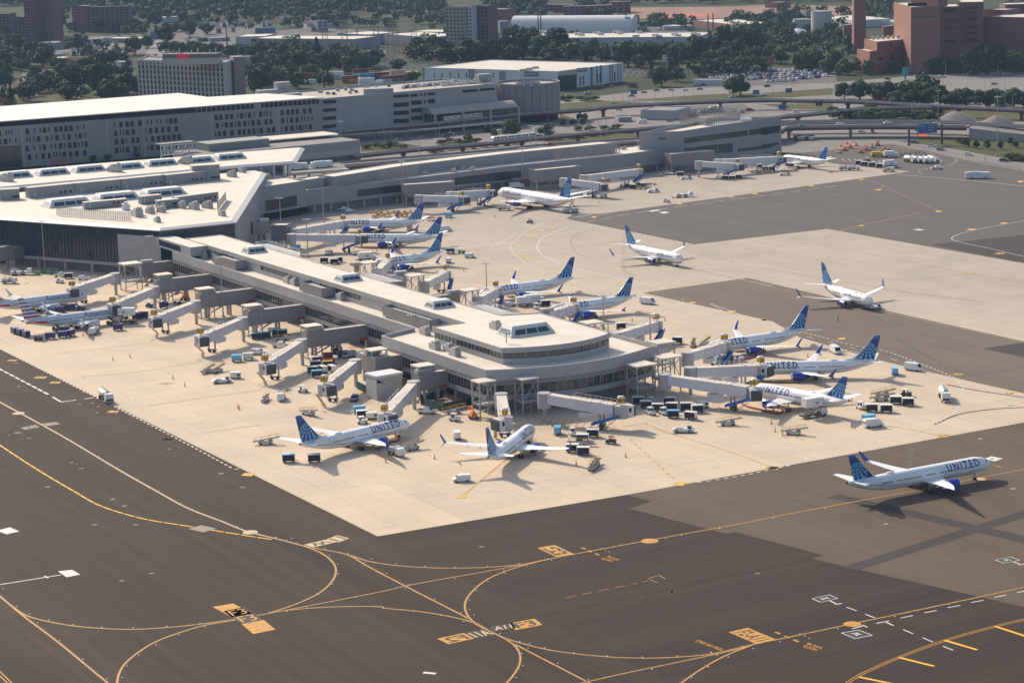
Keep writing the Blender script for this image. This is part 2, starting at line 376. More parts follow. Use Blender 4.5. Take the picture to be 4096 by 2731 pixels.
for o in(-.35,.35):
 P=spline(S('d3',(1270,1570),(1350,1520),(1600,1408),(1870,1309),(2180,1222),(2400,1172),(2700,1120)))
 ribbon(lines,[p+Vector((-.4*o,.9*o,0))for p in P],.22,zL)
for a,c in(((1345,1530),(1560,1574)),((1590,1412),(1805,1465)),((1870,1308),(2065,1365)),((2175,1222),(2370,1286))):ribbon(lines,S('d3',a,c),.75,zL+.004,2)
for a,c in(((-60,1440),(80,1574)),((-60,1470),(60,1580))):ribbon(lines,S('d1',a,c),.25,zL)
dashes(lines,S('d1',(-200,-20),(0,122),(230,272),(450,402),(600,486),(750,537),(900,575),(1170,618),(1300,640),(1540,678),(1690,700)),.5,zL+.006,4.2,.5,2)
lines.build("taxiway_markings",[M_yel,M_yel2,M_yel3,M_blk])['kind']='structure'
sg=MB()
def ell(t,x,y,r,mi):
 c=q(t,x,y,zL+.01);sg.face([(c.x+r*cos(2*pi*k/20),c.y+r*sin(2*pi*k/20),c.z)for k in range(20)],mi)
ell('c1',165,1058,1.8,1);ell('d1',1522,650,1.8,1);ell('d2',1822,703,2.0,0);ell('d3',1306,1208,1.75,0);ell('d3',2090,327,1.2,1)
def para(t,o,r,u,mi,z=zL+.014):
 "parallelogram from its three picture corners: origin, right end, up end"
 O,Rr,U=q(t,*o,z),q(t,*r,z),q(t,*u,z);sg.face([O,Rr,Rr+U-O,U],mi);return O,Rr-O,U-O
def word(b_,s,mi,z=.006,bold=.02,mx=.12,my=.12):
 O,e,u=b_;text_on(sg,s,O+e*mx+u*my+Vector((0,0,z)),e*(1-2*mx),u*(1-2*my),mi,bold)
bx_=para('d1',(1293,1103),(1408,1165),(1420,1083),0);
bx_=para('d1',(1540,1268),(1675,1241),(1470,1208),0)
fr=para('d1',(1470,1208),(1600,1180),(1408,1165),3);word(fr,"F3",0,.006,0.0)
fr=para('d1',(1408,1165),(1535,1140),(1360,1130),3);word(fr,"F3",0,.006,0.0)
o=para('d2',(530,1297),(690,1262),(600,1330),0);word((o[0]+o[1]+o[2],-o[1],-o[2]),"F2",3)
o=para('d2',(690,1262),(830,1236),(760,1296),3);word((o[0]+o[1]+o[2],-o[1],-o[2]),"A11",1)
o=para('d2',(870,1255),(1010,1230),(850,1225),3);word(o,"A11",1)
o=para('d2',(960,1226),(1172,1212),(960,1205),0)if False else para('d2',(1010,1244),(1172,1212),(960,1206),0);word(o,"F3",3)
o=para('d1',(1848,725),(1990,693),(1905,742),1);word(o,"W",3)
o=para('d1',(1990,693),(2125,690),(2000,722),3)if False else para('d1',(1985,694),(2050,668),(2060,712),1);word(o,"11",3)
o=para('d2',(1140,745),(1245,727),(1255,800),0);word(o,"F3",3)
o=para('d3',(553,1257),(672,1230),(725,1330),0);word((o[0],o[2],o[1]),"F2-A11",3)
o=para('d3',(1000,1345),(1075,1370),(1030,1325),4,zL)if False else None
text_on(sg,"TOW OPS ONLY",q('d3',530,1360,zL),q('d3',365,1300,zL)-q('d3',530,1360,zL),q('d3',510,1366,zL)-q('d3',530,1354,zL),0,.02)
text_on(sg,"HOLD",q('d3',1085,1372,zL),q('d3',1003,1345,zL)-q('d3',1085,1372,zL),q('d3',1100,1360,zL)-q('d3',1085,1372,zL),0,.02)
text_on(sg,"POS #6",q('d3',1112,1362,zL),q('d3',1025,1330,zL)-q('d3',1112,1362,zL),q('d3',1127,1350,zL)-q('d3',1112,1362,zL),0,.02)
text_on(sg,"HOLD",q('d2',1590,830,zL),q('d2',1525,812,zL)-q('d2',1590,830,zL),q('d2',1603,820,zL)-q('d2',1590,830,zL),0,.02)
text_on(sg,"POS #1",q('d2',1625,825,zL),q('d2',1560,800,zL)-q('d2',1625,825,zL),q('d2',1638,815,zL)-q('d2',1625,825,zL),0,.02)
for t,a,c in(('d3',(838,1258),(1000,1326)),('d2',(1408,744),(1535,800))):dashes(sg,S(t,a,c),.55,zL+.02,1.6,1.3,0)
def numbox(o,r,u,s,t='d3'):
 f=para(t,o,r,u,2,zL+.004);g_=(f[0]+f[1]*.05+f[2]*.05+Vector((0,0,.006)),f[1]*.9,f[2]*.9);sg.face([g_[0],g_[0]+g_[1],g_[0]+g_[1]+g_[2],g_[0]+g_[2]],3);word(g_,s,2,.006,.02,.3,.28)
numbox((1112,1077),(1058,1053),(1222,1052),"25");numbox((1235,1262),(1345,1242),(1322,1297),"26");numbox((2230,838),(2172,818),(2328,820),"24")
for a,c in(((1168,1066),(1215,1088)),((1203,1090),(1243,1083)),((1305,1237),(1385,1217)),((1365,1214),(1398,1228)),((1453,1204),(1530,1190)),((1500,1192),(1557,1218)),((2285,830),(2340,850)),((2315,850),(2352,843))):ribbon(sg,S('d3',a,c),.38,zL,2)
for a,c in(((1272,1106),(1333,1128)),((1385,1149),(1445,1171)),((1615,1242),(1677,1268)),((1735,1292),(1797,1318)),((1857,1343),(1920,1368)),((1600,1172),(1675,1157)),((1745,1140),(1820,1126)),((1888,1109),(1964,1095)),((2030,1078),(2105,1064)),((2170,1047),(2243,1032)),((2308,1018),(2380,1003))):ribbon(sg,S('d3',a,c),.32,zL,2)
for t,p in(('d1',((-20,640),(40,662),(118,645),(60,620))),('d1',((352,887),(405,923),(487,907),(440,878)))):sg.face([q(t,*k,zL)for k in p],2)
ribbon(sg,S('d1',(0,969),(370,910)),.45,zL,2);ribbon(sg,S('d1',(270,916),(295,930)),.4,zL+.005,2);ribbon(sg,S('d2',(445,1503),(522,1510)),.9,zL,2)
sg.face([q('d1',*k,zL+.01)for k in((1145,630),(1222,607),(1315,627),(1240,651))],5)
sg.face([q('c1',*k,zL)for k in((187,1187),(320,1160),(355,1182),(220,1206))],5);sg.face([q('c1',*k,zL)for k in((370,1152),(505,1135),(538,1155),(400,1175))],5)
text_on(sg,"A11",q('c1',250,1195,zL+.008),q('c1',335,1178,zL)-q('c1',250,1195,zL),q('c1',235,1180,zL)-q('c1',250,1195,zL),3)
sg.face([q('c4',*k,zL)for k in((1995,1465),(2060,1443),(2165,1463),(2090,1487))],2)
sg.face([q('c4',*k,zL+.006)for k in((2045,1465),(2062,1459),(2090,1464),(2068,1471))],3)
text_on(sg,"25C",q('c4',2140,1545,zL),q('c4',2060,1525,zL)-q('c4',2140,1545,zL),q('c4',2165,1538,zL)-q('c4',2140,1545,zL),0)
for a,c in(((1810,935),(1880,912)),((1880,912),(1918,935)),((1825,940),(1870,957))):ribbon(sg,S('d2',a,c),.22,zL,4)
for k in range(6):a=1310+k*100-(k==5)*60;ribbon(sg,S('d2',(a,1050-(a-1310)*.205),(a+62,1037-(a-1310)*.205)),.2,zL,4)
for t,ps in(('c1',((60,578,160,592),(440,773,550,792),(300,727,425,748),(957,1033,1070,1055),(1437,1277,1558,1300))),('d1',((1465,290,1555,309),(975,76,1058,92))),('d2',((645,422,718,445),(1962,344,2048,368))),('c4',((1570,1245,1690,1272),(2170,868,2278,887),(1712,700,1812,716),(680,382,760,398),(0,210,55,228),(20,1530,160,1562))),
 ('d3',((790,250,865,272),)),('b3',((45,944,110,956),(145,853,215,866),(245,802,315,813),(340,774,405,785),(725,685,780,698),(80,1025,150,1037),(125,1055,195,1068),(410,1160,475,1172),(935,1287,1015,1300),(1490,568,1545,578),(1955,505,2010,514),(2165,478,2225,488))),
 ('c3',((1595,62,1670,75),(1935,140,2030,156),(2235,213,2310,228))),('b4',((865,762,918,773),(1835,795,1925,808),(2130,738,2208,752),(2085,1008,2185,1024),(1835,1188,1900,1198),(1555,633,1618,646),(1020,440,1080,452),(870,350,920,358),(420,408,475,418),(2290,366,2352,380)))):
 for x0,y0,x1,y1 in ps:
  h=(y1-y0)*.5
  o=para(t,(x0,y1-h*.3),(x1-(x1-x0)*.25,y1),(x0+(x1-x0)*.25,y0),6,zL+.01)
  if x1-x0>95:word(o,R_.choice(("17","18A","16A","20","14","12"))if(t,x0)!=('d2',1962)else "18A",3,.006)
for t,p in(('b4',((1355,803),(1405,797),(1465,804),(1412,811))),('b3',((1335,651),(1385,641),(1430,650),(1380,659))),('b3',((1232,637),(1310,625),(1355,629),(1270,643)))):sg.face([q(t,*k,zL)for k in p],2)
sg.build("painted_ground_signs",[M_yel,M_yel2,M_wht,M_blk,mat("rust paint",(.42,.24,.09),.8,.2,.6),mat("ghost paint",(.26,.21,.165),.8,.2,.6),M_patch])['kind']='structure'
cl=MB()
def cy(t,pts,wd=.35,mi=0):ribbon(cl,spline([q(t,*p)for p in pts]),wd,zL,mi)
cy('d2',((960,200),(690,425)),.55);dashes(cl,S('d2',(1705,88),(1985,340)),.6,zL,2.2,2.4,0)
cy('d3',((100,20),(300,80),(560,160),(800,250)));cy('c4',((1060,1160),(1300,1200),(1600,1255)));cy('c3',((1210,1150),(1500,1260)),.35)
cy('c1',((720,735),(1200,690),(1830,590)),.25);cy('c1',((1320,995),(1900,910),(2352,850)),.3);cy('c1',((1840,1232),(2200,1180),(2352,1160)),.3);cy('c1',((500,525),(1000,470),(1500,405)),.2)
cy('b3',((1025,825),(950,870),(918,920),(935,970),(1000,1010),(1080,1030)),.5);cy('b4',((1440,650),(900,765),(700,815),(610,860),(585,890),(610,930),(700,970),(860,1000),(1840,1190),(2352,1280)),.35);cy('b4',((0,605),(600,510),(1100,440)),.2);cy('b4',((830,300),(1000,375),(1080,410),(1075,430)),.2);cy('b4',((1090,410),(1300,510),(1600,640)),.2)
cy('b4',((2352,725),(1880,815),(1740,855),(1704,885),(1740,905),(2100,985),(2352,1045)),.35,1)
cy('b4',((0,1300),(400,1390),(1100,1530)),.2);cy('c4',((1110,155),(1700,280),(2352,425)),.25);cy('c3',((870,1125),(1000,1225)),.5);cy('c3',((1000,1180),(1230,1150)),.25);cy('c3',((2190,1165),(2280,1080)),.25,1)
def road(pts,on=1.5,off=1.5,wd=.5,mi=1,off2=None):dashes(cl,pts,wd,zL+.004,on,off,mi)
for t,pts in(('c1',((-200,250),(0,365),(300,500),(800,745),(900,800))),('c1',((1180,930),(1300,980),(1600,1130),(2000,1330),(2352,1500))),('c1',((-100,430),(0,482),(880,925),(1300,1140),(1650,1320),(2100,1560)))):road([q(t,*p)for p in pts])
road(S('c1',(1350,848),(1250,870),(1190,905),(1180,930)));
road(S('c1',(2352,1500))+S('d1',(1800,270),(2100,335),(2352,355))+S('d2',(300,370),(700,370),(1100,340),(1600,285),(2000,235))+S('d3',(900,175),(1250,95))+S('c4',(1000,1240),(1250,1160),(1400,1080),(1520,1000)),1.4,1.6,.3,2)
road(S('c1',(2100,1560))+S('d1',(1500,260),(1900,335),(2200,375))+S('d2',(100,395),(500,415),(900,400),(1300,368),(1800,315))+S('d3',(300,350),(900,250))+S('c4',(500,1440),(1000,1330),(1350,1250),(1540,1160),(1680,1085),(1770,1000),(1812,900),(1800,820),(1740,750),(1650,705),(1300,570),(1100,500),(800,445),(400,338),(0,240))+S('c3',(1800,80))+S('b3',(1900,1530),(1500,1440),(1180,1368)),1.3,1.2,.45,1)
road(S('b3',(1270,1458),(1500,1515),(1680,1560))+S('c3',(2352,300))+S('c4',(300,380),(700,480),(1000,545)),1.3,1.0,.4,1)
dashes(cl,S('b3',(1500,1460),(1830,1560))+S('c3',(2200,255))+S('c4',(30,280),(430,378),(820,475),(1260,600)),.3,zL,3.4,7.6,1)
road(S('b3',(300,740),(150,820),(50,900),(5,955),(40,1020),(150,1105),(330,1180)),1.2,1.2,.5,2);road(S('b2',(2352,830),(2200,910),(2080,990)),1.2,1.2,.5,2)
dashes(cl,S('b3',(520,780),(400,825),(300,870),(250,930),(245,975),(290,1030),(420,1095),(620,1155),(900,1220),(1300,1310),(1470,1350)),.55,zL,4.5,1.6,1)
dashes(cl,S('b3',(660,742),(1100,660),(1400,615),(1800,557),(2352,490))+S('b4',(800,390)),.4,zL,8,3.8,1);ribbon(cl,S('b3',(620,705),(900,662)),.3,zL,1)
dashes(cl,S('c1',(-60,635),(0,665),(470,910)),.75,zL+.01,4.2,1.2,3);ribbon(cl,S('c1',(470,912),(548,958)),.6,zL,3);ribbon(cl,S('c1',(548,958),(683,940)),.6,zL+.004,3);ribbon(cl,S('c1',(758,930),(835,919)),.6,zL,3)
ribbon(cl,spline(S('b4',(1210,310),(1700,350),(2352,415),(2800,470))),.5,zL,1);road(S('b4',(1740,170),(1745,195),(1640,245),(1450,270),(1405,285),(1440,305)),2,2,.4,1);road(S('b4',(1605,180),(1610,200),(1530,250),(1280,270)),3,1,.3,1)
for k in range(7):ribbon(cl,S('b4',(720+k*55,165+k*4),(745+k*55,190+k*4)),.3,zL,2)
for k in range(14):ribbon(cl,S('c3',(1500+k*52,925+k*8),(1540+k*52,1000+k*6)),.12,zL,4)
for k in range(9):ribbon(cl,S('c3',(330+k*60,1080+k*8),(270+k*60,1170+k*6)),.12,zL,4)
text_on(cl,"YIELD",q('d2',1155,345,zL),q('d2',1095,348,zL)-q('d2',1155,345,zL),q('d2',1153,328,zL)-q('d2',1155,345,zL),2)
for t,p in(('c2',((830,480),(860,460),(910,470),(880,492))),('c1',((1395,795),(1480,783),(1495,800),(1420,810)))):
 text_on(cl,"HERE",q(t,*p[0],zL),q(t,*p[2],zL)-q(t,*p[0],zL),q(t,*p[1],zL)-q(t,*p[0],zL),5)
for t,x,y,wd in(('c2',80,822,60),('c2',225,820,50),('c2',630,1045,60),('c2',765,1085,12),('c2',805,1076,10),('c2',615,1027,12),('c3',1410,1146,8),('c3',1745,1176,14),('c3',1125,1206,10),('c3',1085,1285,10),('d2',765,477,10),('d2',868,398,12),('d2',900,404,14),('d1',1835,434,14),('d1',1890,419,10),('d1',2133,493,16),('b3',375,762,22),('b3',180,888,22),('b4',160,1100,16),('b4',610,1024,14),('b4',800,1230,20),('b4',1890,1378,12),('b4',1760,1424,26),('b4',940,1187,12),('c4',2235,990,60),('d3',2285,385,45),('d3',2085,82,40),('d3',1510,600,40),('c3',1550,36,45),('c1',1365,403,45),('c1',1790,583,45),('c1',1765,664,10),('c1',1540,569,8),('c1',2140,803,10),('b1',240,1283,50)):
 h=wd*.28;cl.face([q(t,x-wd/2,y,zL-.006),q(t,x-wd*.1,y+h/2,zL-.006),q(t,x+wd/2,y,zL-.006),q(t,x+wd*.1,y-h/2,zL-.006)],6)
for t,x,y in(('c1',145,610),('c1',170,818),('c1',830,965),('c1',880,998),('c1',715,977),('c1',870,1050),('c1',750,868),('c1',180,1232),('c1',262,1277),('c1',55,1256),('c1',640,1500),('c1',722,1548),('c1',1515,1376),('d1',755,490),('d1',685,450),('d1',290,375),('d1',495,262),('d1',1475,377),('d1',1345,293),('d1',575,604),('d1',825,604),('d1',740,945),('d1',920,900),('d2',800,738),('d2',1775,1045),('d2',1960,1010),('d3',205,1010),('d3',730,900),('d3',30,1043),('d1',100,46),('d1',175,78),('d1',40,62)):
 h=7;cl.face([q(t,x-18,y+h/2,zL),q(t,x+10,y+h/2,zL),q(t,x+20,y-h/2,zL),q(t,x-8,y-h/2,zL)],7)
cl.build("apron_markings",[M_yelC,M_wht2,mat("thin white line",(.64,.60,.53),.85,.2,.4),M_wht,mat("hatching line",(.16,.10,.07),.9),mat("red fire lane paint",(.45,.16,.10),.8),mat("drain cover",(.30,.25,.205),.9,.3,1.0),mat("utility cover",(.20,.17,.145),.8,.3,.6)])['kind']='structure'
EL=[(t,x,y)for t,s in(('d1',((378,66),(487,127),(600,190),(717,257),(838,326),(966,399),(1098,474),(1170,511),(1252,548),(1344,584),(1445,618),(1678,683),(1745,698),(1808,713),(1976,750),(2070,773),(2117,781),(2223,833),(2260,814),(2005,791),(2055,845),(2060,904),(2022,966),(1937,1027),(1808,1085),(1864,1104),(1745,1132),(1641,1136),(1428,1185),(1248,1225),(1088,1276),(950,1334),(845,1399),(774,1465),(743,1534),(103,1103),(182,1147),(297,1184),(444,1211),(619,1228),(811,1232),(1014,1223),(1216,1204),(230,1203),(363,1309),(505,1422),(653,1540),(20,996),(466,236),(1774,689))),('d2',((130,814),(281,841),(456,858),(643,863),(837,857),(1028,840),(222,902),(355,971),(334,991),(514,1054),(676,1140),(715,1160),(756,1154),(728,1120),(728,1062),(767,1004),(840,951),(943,901),(936,878),(1075,857),(1206,813),(1227,822),(1553,760),(1576,770),(1530,750),(640,934),(205,1113),(387,1129),(552,1155),(692,1192),(806,1238),(913,1265),(1033,1314),(1093,1328),(1011,1345),(1085,1355),(1184,1354),(1363,1385),(1565,1404),(1778,1410),(1992,1401),(2197,1382),(1047,1389),(1052,1461),(1012,1534),(1266,1447),(1452,1546),(1838,1483),(2080,1533),(2179,1469),(2303,1410),(38,1046),(1920,690),(2250,625))),('d3',((243,1401),(448,1380),(637,1347),(703,1358),(485,1397),(554,1410),(431,1468),(332,1533),(92,1483),(1046,1295),(1019,1282),(990,1270),(1219,1237),(866,1315),(1565,1162),(1895,1090),(268,669),(500,627),(826,565),(1143,506),(172,690))))for x,y in s]
M_lamp=mat("pale lamp lens",(.8,.78,.74),.4)
b=MB();b.lathe([(0,.17),(.03,.17),(.10,.11),(.12,.0)],(0,0,0),(0,0,1),8);lamp0=b.mesh("taxiway_light",M_lamp)
for t,x,y in EL:
 tag(put("taxiway_light",lamp0,None,q(t,x,y,.02)),"small white taxiway light set in the dark asphalt beside a yellow line","taxiway light","taxiway lights along the yellow lines")
# ---------------------------------------------------------------- aircraft
M_fus=mat("white aircraft paint",(.80,.80,.79),.32,.03,.3,spec=.5)
M_belly=mat("grey aircraft belly",(.46,.46,.47),.4)
M_navy=mat("navy lettering",(.028,.045,.20),.4)
M_cheat=mat("navy cheatline",(.05,.06,.15),.4)
M_eng=mat("blue engine cowl",(.018,.055,.36),.3)
M_lip=mat("polished inlet lip",(.62,.62,.64),.25,metal=.8)
M_dark=mat("dark metal",(.035,.035,.04),.5)
M_glassd=mat("dark glazing",(.014,.018,.024),.2,spec=.3)
M_tire=mat("black tyre",(.018,.018,.019),.85)
M_strut=mat("grey strut",(.42,.42,.43),.4,metal=.3)
M_blueW=mat("blue winglet",(.022,.055,.34),.35)
M_aagrey=mat("silver aircraft paint",(.60,.63,.67),.3)
M_aared=mat("red stripe paint",(.50,.035,.05),.4);M_aablue=mat("blue stripe paint",(.05,.15,.33),.4);M_aatxt=mat("slate lettering",(.17,.20,.25),.4)
M_jbblue=mat("deep blue paint",(.015,.04,.20),.4)
def globe_mat():
 g=NB("blue globe fin paint");v=g.coord(0);c=g.sep(v);x,z=c[0],c[2]
 dx=g.math('SUBTRACT',x,3.0);dz=g.math('SUBTRACT',z,2.2);d=g.math('SQRT',g.math('ADD',g.math('MULTIPLY',dx,dx),g.math('MULTIPLY',dz,dz)))
 inside=g.math('LESS_THAN',d,2.95);ring=g.math('LESS_THAN',g.math('ABSOLUTE',g.math('SUBTRACT',d,2.95)),.10)
 px=g.math('SUBTRACT',x,2.75);pz=g.math('SUBTRACT',z,4.9);r=g.math('SQRT',g.math('ADD',g.math('MULTIPLY',px,px),g.math('MULTIPLY',pz,pz)))
 th=g.math('ARCTAN2',px,g.math('MULTIPLY',pz,-1.0))
 arc=g.math('GREATER_THAN',g.math('FRACT',g.math('MULTIPLY',r,1.02)),.22)
 ray=g.math('GREATER_THAN',g.math('FRACT',g.math('ADD',g.math('MULTIPLY',th,3.0),.2)),.45)
 light=g.math('MAXIMUM',g.math('MULTIPLY',inside,g.math('MULTIPLY',arc,ray)),ring)
 base=g.ramp(g.math('DIVIDE',z,7.6),[(0.0,(.012,.05,.20)),(.45,(.014,.028,.16)),(.78,(.016,.05,.26)),(1.0,(.05,.17,.42))])
 return g.out(g.mix(light,base,(.16,.44,.68)),.35,.5)
M_globe=globe_mat()
def stripe_fin():
 g=NB("red and blue striped fin paint");c=g.sep(g.coord(0));x,z=c[0],c[2]
 f=g.math('FRACT',g.math('ADD',g.math('MULTIPLY',z,.78),.12));on=g.math('GREATER_THAN',f,.46)
 edge=g.math('SUBTRACT',x,g.math('ADD',1.9,g.math('MULTIPLY',z,-.22)))
 blue=g.math('MULTIPLY',g.math('GREATER_THAN',edge,0.0),g.math('GREATER_THAN',z,1.9))
 col=g.mix(blue,(.46,.035,.05),(.045,.13,.28));gap=g.math('MULTIPLY',g.math('LESS_THAN',g.math('ABSOLUTE',edge),.05),g.math('GREATER_THAN',z,1.9))
 return g.out(g.mix(g.math('MULTIPLY',on,g.math('SUBTRACT',1.0,gap)),(.62,.64,.67),col),.35,.5)
M_aafin=stripe_fin()
def wave_fin():
 g=NB("blue banded fin paint");v=g.coord(0);c=g.sep(v);n=g.noise(v,.8,2)
 k=g.math('FRACT',g.math('ADD',g.math('MULTIPLY',c[2],.7),g.math('MULTIPLY',n,1.6)))
 return g.out(g.ramp(k,[(0,(.012,.05,.22)),(.45,(.02,.12,.40)),(.5,(.10,.36,.60)),(.75,(.02,.16,.46)),(1,(.012,.06,.25))]),.35,.5)
M_jbfin=wave_fin()
SPEC={
'mid':dict(L=40.2,tc=38.75,mg=20.2,hs=16.9,rw=1.88,rh=2.0,zc=3.35,sh=7.17,fz=12.5,ey=4.85,er=1.12,ng=4.1,fam='B',zt=4.85,nz=3.0,wl=2.5),
'short':dict(L=33.9,tc=32.4,mg=16.75,hs=16.9,rw=1.88,rh=2.0,zc=3.35,sh=7.17,fz=12.5,ey=4.85,er=1.08,ng=4.1,fam='B',zt=4.85,nz=3.0,wl=2.5),
'a36':dict(L=36.0,tc=36.0,mg=17.2,hs=17.0,rw=1.98,rh=2.07,zc=3.75,sh=6.2,fz=11.8,ey=5.75,er=1.2,ng=5.07,fam='A',zt=5.25,nz=3.4,wl=.85),
'a44':dict(L=44.5,tc=44.4,mg=22.2,hs=17.0,rw=1.98,rh=2.07,zc=3.75,sh=6.2,fz=11.8,ey=5.75,er=1.32,ng=5.07,fam='A',zt=5.25,nz=3.4,wl=2.4),
'wide':dict(L=61.4,tc=60.4,mg=33.0,hs=25.6,rw=2.52,rh=2.7,zc=4.7,sh=9.3,fz=16.8,ey=7.9,er=1.45,ng=7.0,fam='C',zt=6.4,nz=4.2,wl=0)}
def airliner(kind,livery,name,label,loc,psi,group,title="UNITED"):
 s=SPEC[kind];fam=s['fam'];L,tc,mg,rw,rh,zc=s['L'],s['tc'],s['mg'],s['rw'],s['rh'],s['zc'];k=rh/2.0
 root=thing(name,label,"airliner",(*loc,0),pi/2-psi,group)
 white=M_aagrey if livery=='aa' else M_fus
 N=24;nose=5.6*k;tail=(13.0 if fam!='C' else 17)
 st=[(0,.02,s['nz'])]+[(nose*t,(1-(1-t)**2.1)**.62,0)for t in(.04,.12,.22,.36,.52,.7,.86,1.0)]+[(x,1,0)for x in(nose+3,(nose+tc-tail)/2,tc-tail)]+[(tc-tail*(1-t),1-t**1.75*.90,t)for t in(.15,.3,.45,.6,.75,.88,.97,1.0)]
 rings=[]
 for i,(x,r,e)in enumerate(st):
  if i==0:cz,a,b_=s['nz'],.05,.05
  elif x<=nose:cz=s['nz']+(zc-s['nz'])*(1-(1-x/nose)**1.6);a,b_=rw*r,rh*r
  else:
   t=e if 0<e<=1 and x>tc-tail else 0
   a=rw*r;b_=rh*r;top_z=zc+rh-.35*k*t**2;cz=top_z-b_ if t else zc
   if t:cz=cz*1.0
  rings.append([(-x,a*sin(2*pi*j/N),cz+b_*cos(2*pi*j/N))for j in range(N)])
 b=MB().loft(rings,0,True,True,lambda j,q_:1 if N*.36<q_+.5<N*.64 and j>2 else 0)
 b.build("fuselage",[white,M_belly if livery!='aa' else M_aagrey],root,'all')
 cw=MB();xs0,xs1=nose*.30,nose*.47
 for sgn in(1,-1):
  for u0,u1 in((.10,.46),(.52,.84),(.90,1.16)):
   pts=[]
   for u,tt in((u0,0),(u1,0),(u1,1),(u0,1)):
    x=nose*(.26+.13*u+.05*tt);r=(1-(1-x/nose)**2.1)**.62;cz=s['nz']+(zc-s['nz'])*(1-(1-x/nose)**1.6)
    th=radians(6+44*u+(8-16*tt)*(u>.05));pts.append((-x-.02,sgn*rw*(r+.02)*sin(th),cz+(rh*(r+.015))*cos(th)))
   cw.face(pts if sgn>0 else pts[::-1])
 cw.build("cockpit_window",M_glassd,root)
 def side_y(z,o=.025):return rw*sqrt(max(0,1-((z-zc)/rh)**2))+o
 for sgn in(1,-1):
  wb=MB();x=nose+1.2;zw=zc+.36*k
  gaps=(mg-4.2,mg+.2,mg+9.2)
  while x<tc-9.5*k:
   if min(abs(x-g_)for g_ in gaps)>.5:
    y=side_y(zw+.18)*sgn;wb.face([(-x,y,zw+.20),(-x-.26,y,zw+.20),(-x-.26,side_y(zw-.2)*sgn,zw-.18),(-x,side_y(zw-.2)*sgn,zw-.18)][::-1*sgn])
   x+=.52
  wb.build("window_row",M_dark if livery!='aa' else M_dark,root)
  db=MB()
  for xd in(nose*.92,tc-9.2*k):
   P=[(xd,zc-.55),(xd,zc+.35),(xd,zc+1.25),(xd+.85,zc+1.25),(xd+.85,zc+.35),(xd+.85,zc-.55)]
   for(xa,za),(xb,zb)in zip(P,P[1:]+P[:1]):
    d=Vector((xb-xa,0,zb-za)).normalized()*.035;nn=Vector((d.z,0,-d.x))
    db.face([(-xa-nn.x,sgn*side_y(za),za+nn.z),(-xb-nn.x,sgn*side_y(zb),zb+nn.z),(-xb+nn.x,sgn*side_y(zb),zb-nn.z),(-xa+nn.x,sgn*side_y(za),za-nn.z)])
  db.build("door",M_belly,root)
  if livery=='ua':
   ch=MB();P=[]
   for i in range(40):
    t=i/39;x=nose*.62+(tc-4-nose*.62)*t;zz=zc-rh*.42-.55*k*sin(pi*min(1,max(0,(t-.05)/.9)))*.6+(t>.62)*(t-.62)*3.6*k
    rr=1 if nose<x<tc-tail else((1-(1-x/nose)**2.1)**.62 if x<=nose else 1-((x-tc+tail)/tail)**1.75*.90)
    cz=zc if x<=tc-tail else zc+rh-.35*k*((x-tc+tail)/tail)**2-rh*rr
    f=max(-.93,min(.9,(zz-cz)/(rh*rr)));y=rw*rr*sqrt(1-f*f)+.03;P.append((-x,sgn*y,cz+f*rh*rr))
   for a,c in zip(P,P[1:]):ch.face([a,c,(c[0],c[1],c[2]+.13),(a[0],a[1],a[2]+.13)])
   ch.build("cheatline",M_cheat,root)
 tx0,tl,th_={'ua':(nose*.88,10.0,1.72),'aa':(nose*1.02,11.2,1.75),'jb':(nose*1.0,7.5,1.7)}[livery]
 if fam=='C':tl,th_,tx0=15.0,2.5,7.2
 if kind=='a36':tl=10.6
 for sgn in(1,-1):
  tb=MB();zt=zc+.20*k
  if sgn>0:text_on(tb,title,(-tx0,0,zt),(-tl,0,0),(0,0,th_),0,.022,1.42 if livery=='ua' else 1.0)
  else:text_on(tb,title,(-tx0-tl,0,zt),(tl,0,0),(0,0,th_),0,.022,1.42 if livery=='ua' else 1.0)
  bm=bmesh.new();bm.from_mesh(tb.mesh("t",M_navy))
  for i in range(1,7):
   bmesh.ops.bisect_plane(bm,geom=bm.verts[:]+bm.edges[:]+bm.faces[:],plane_co=(0,0,zt+th_*i/7),plane_no=(0,0,1))
  for v in bm.verts:v.co.y=sgn*(side_y(v.co.z,.035))
  me=bpy.data.meshes.new("title");bm.to_mesh(me);bm.free();me.materials.append(M_aatxt if livery=='aa' else M_navy)
  put("airline_title",me,root)
  if livery=='aa':
   e=MB();xe=tx0-1.6 if sgn>0 else tx0-1.6
   for mi,pts in((0,((0,1.9),(-.9,1.3),(-1.3,.9),(-.5,1.1))),(1,((-.9,.75),(-1.5,.35),(-1.9,-.2),(-1.2,-.2)))):
    e.face([(-(xe+1.3+p[0]),sgn*side_y(zt+p[1]*.8,.05),zt+.1+p[1]*.8)for p in pts],mi)
   e.build("emblem",[M_aablue,M_aared],root)
   e=MB();n_=8
   for i in range(n_):
    xa,xb=tc-9.6+8.0*i/n_,tc-9.6+8.0*(i+1)/n_;P=[]
    for x,za in((xa,-.1),(xb,-.1),(xb,.85),(xa,.85)):
     t=(x-tc+tail)/tail;rr=1-t**1.75*.9;cz=zc+rh-.35*k*t*t-rh*rr;zz=zc+.55*t+za*(1-t*.35)-.3;f=max(-.95,min(.95,(zz-cz)/(rh*rr)))
     P.append((-x+(.5 if za>0 and i==0 else 0),sgn*(rw*rr*sqrt(1-f*f)+.04),zz))
    e.face(P,0)
   e.build("tail_flash",M_aared,root)
 fz={'A':(1.15,3.05,.62),'B':(1.25,2.55,.6),'C':(1.6,3.3,1.0)}[fam]
 hs=s['hs'];y0=rw*.55;yk=hs*.36
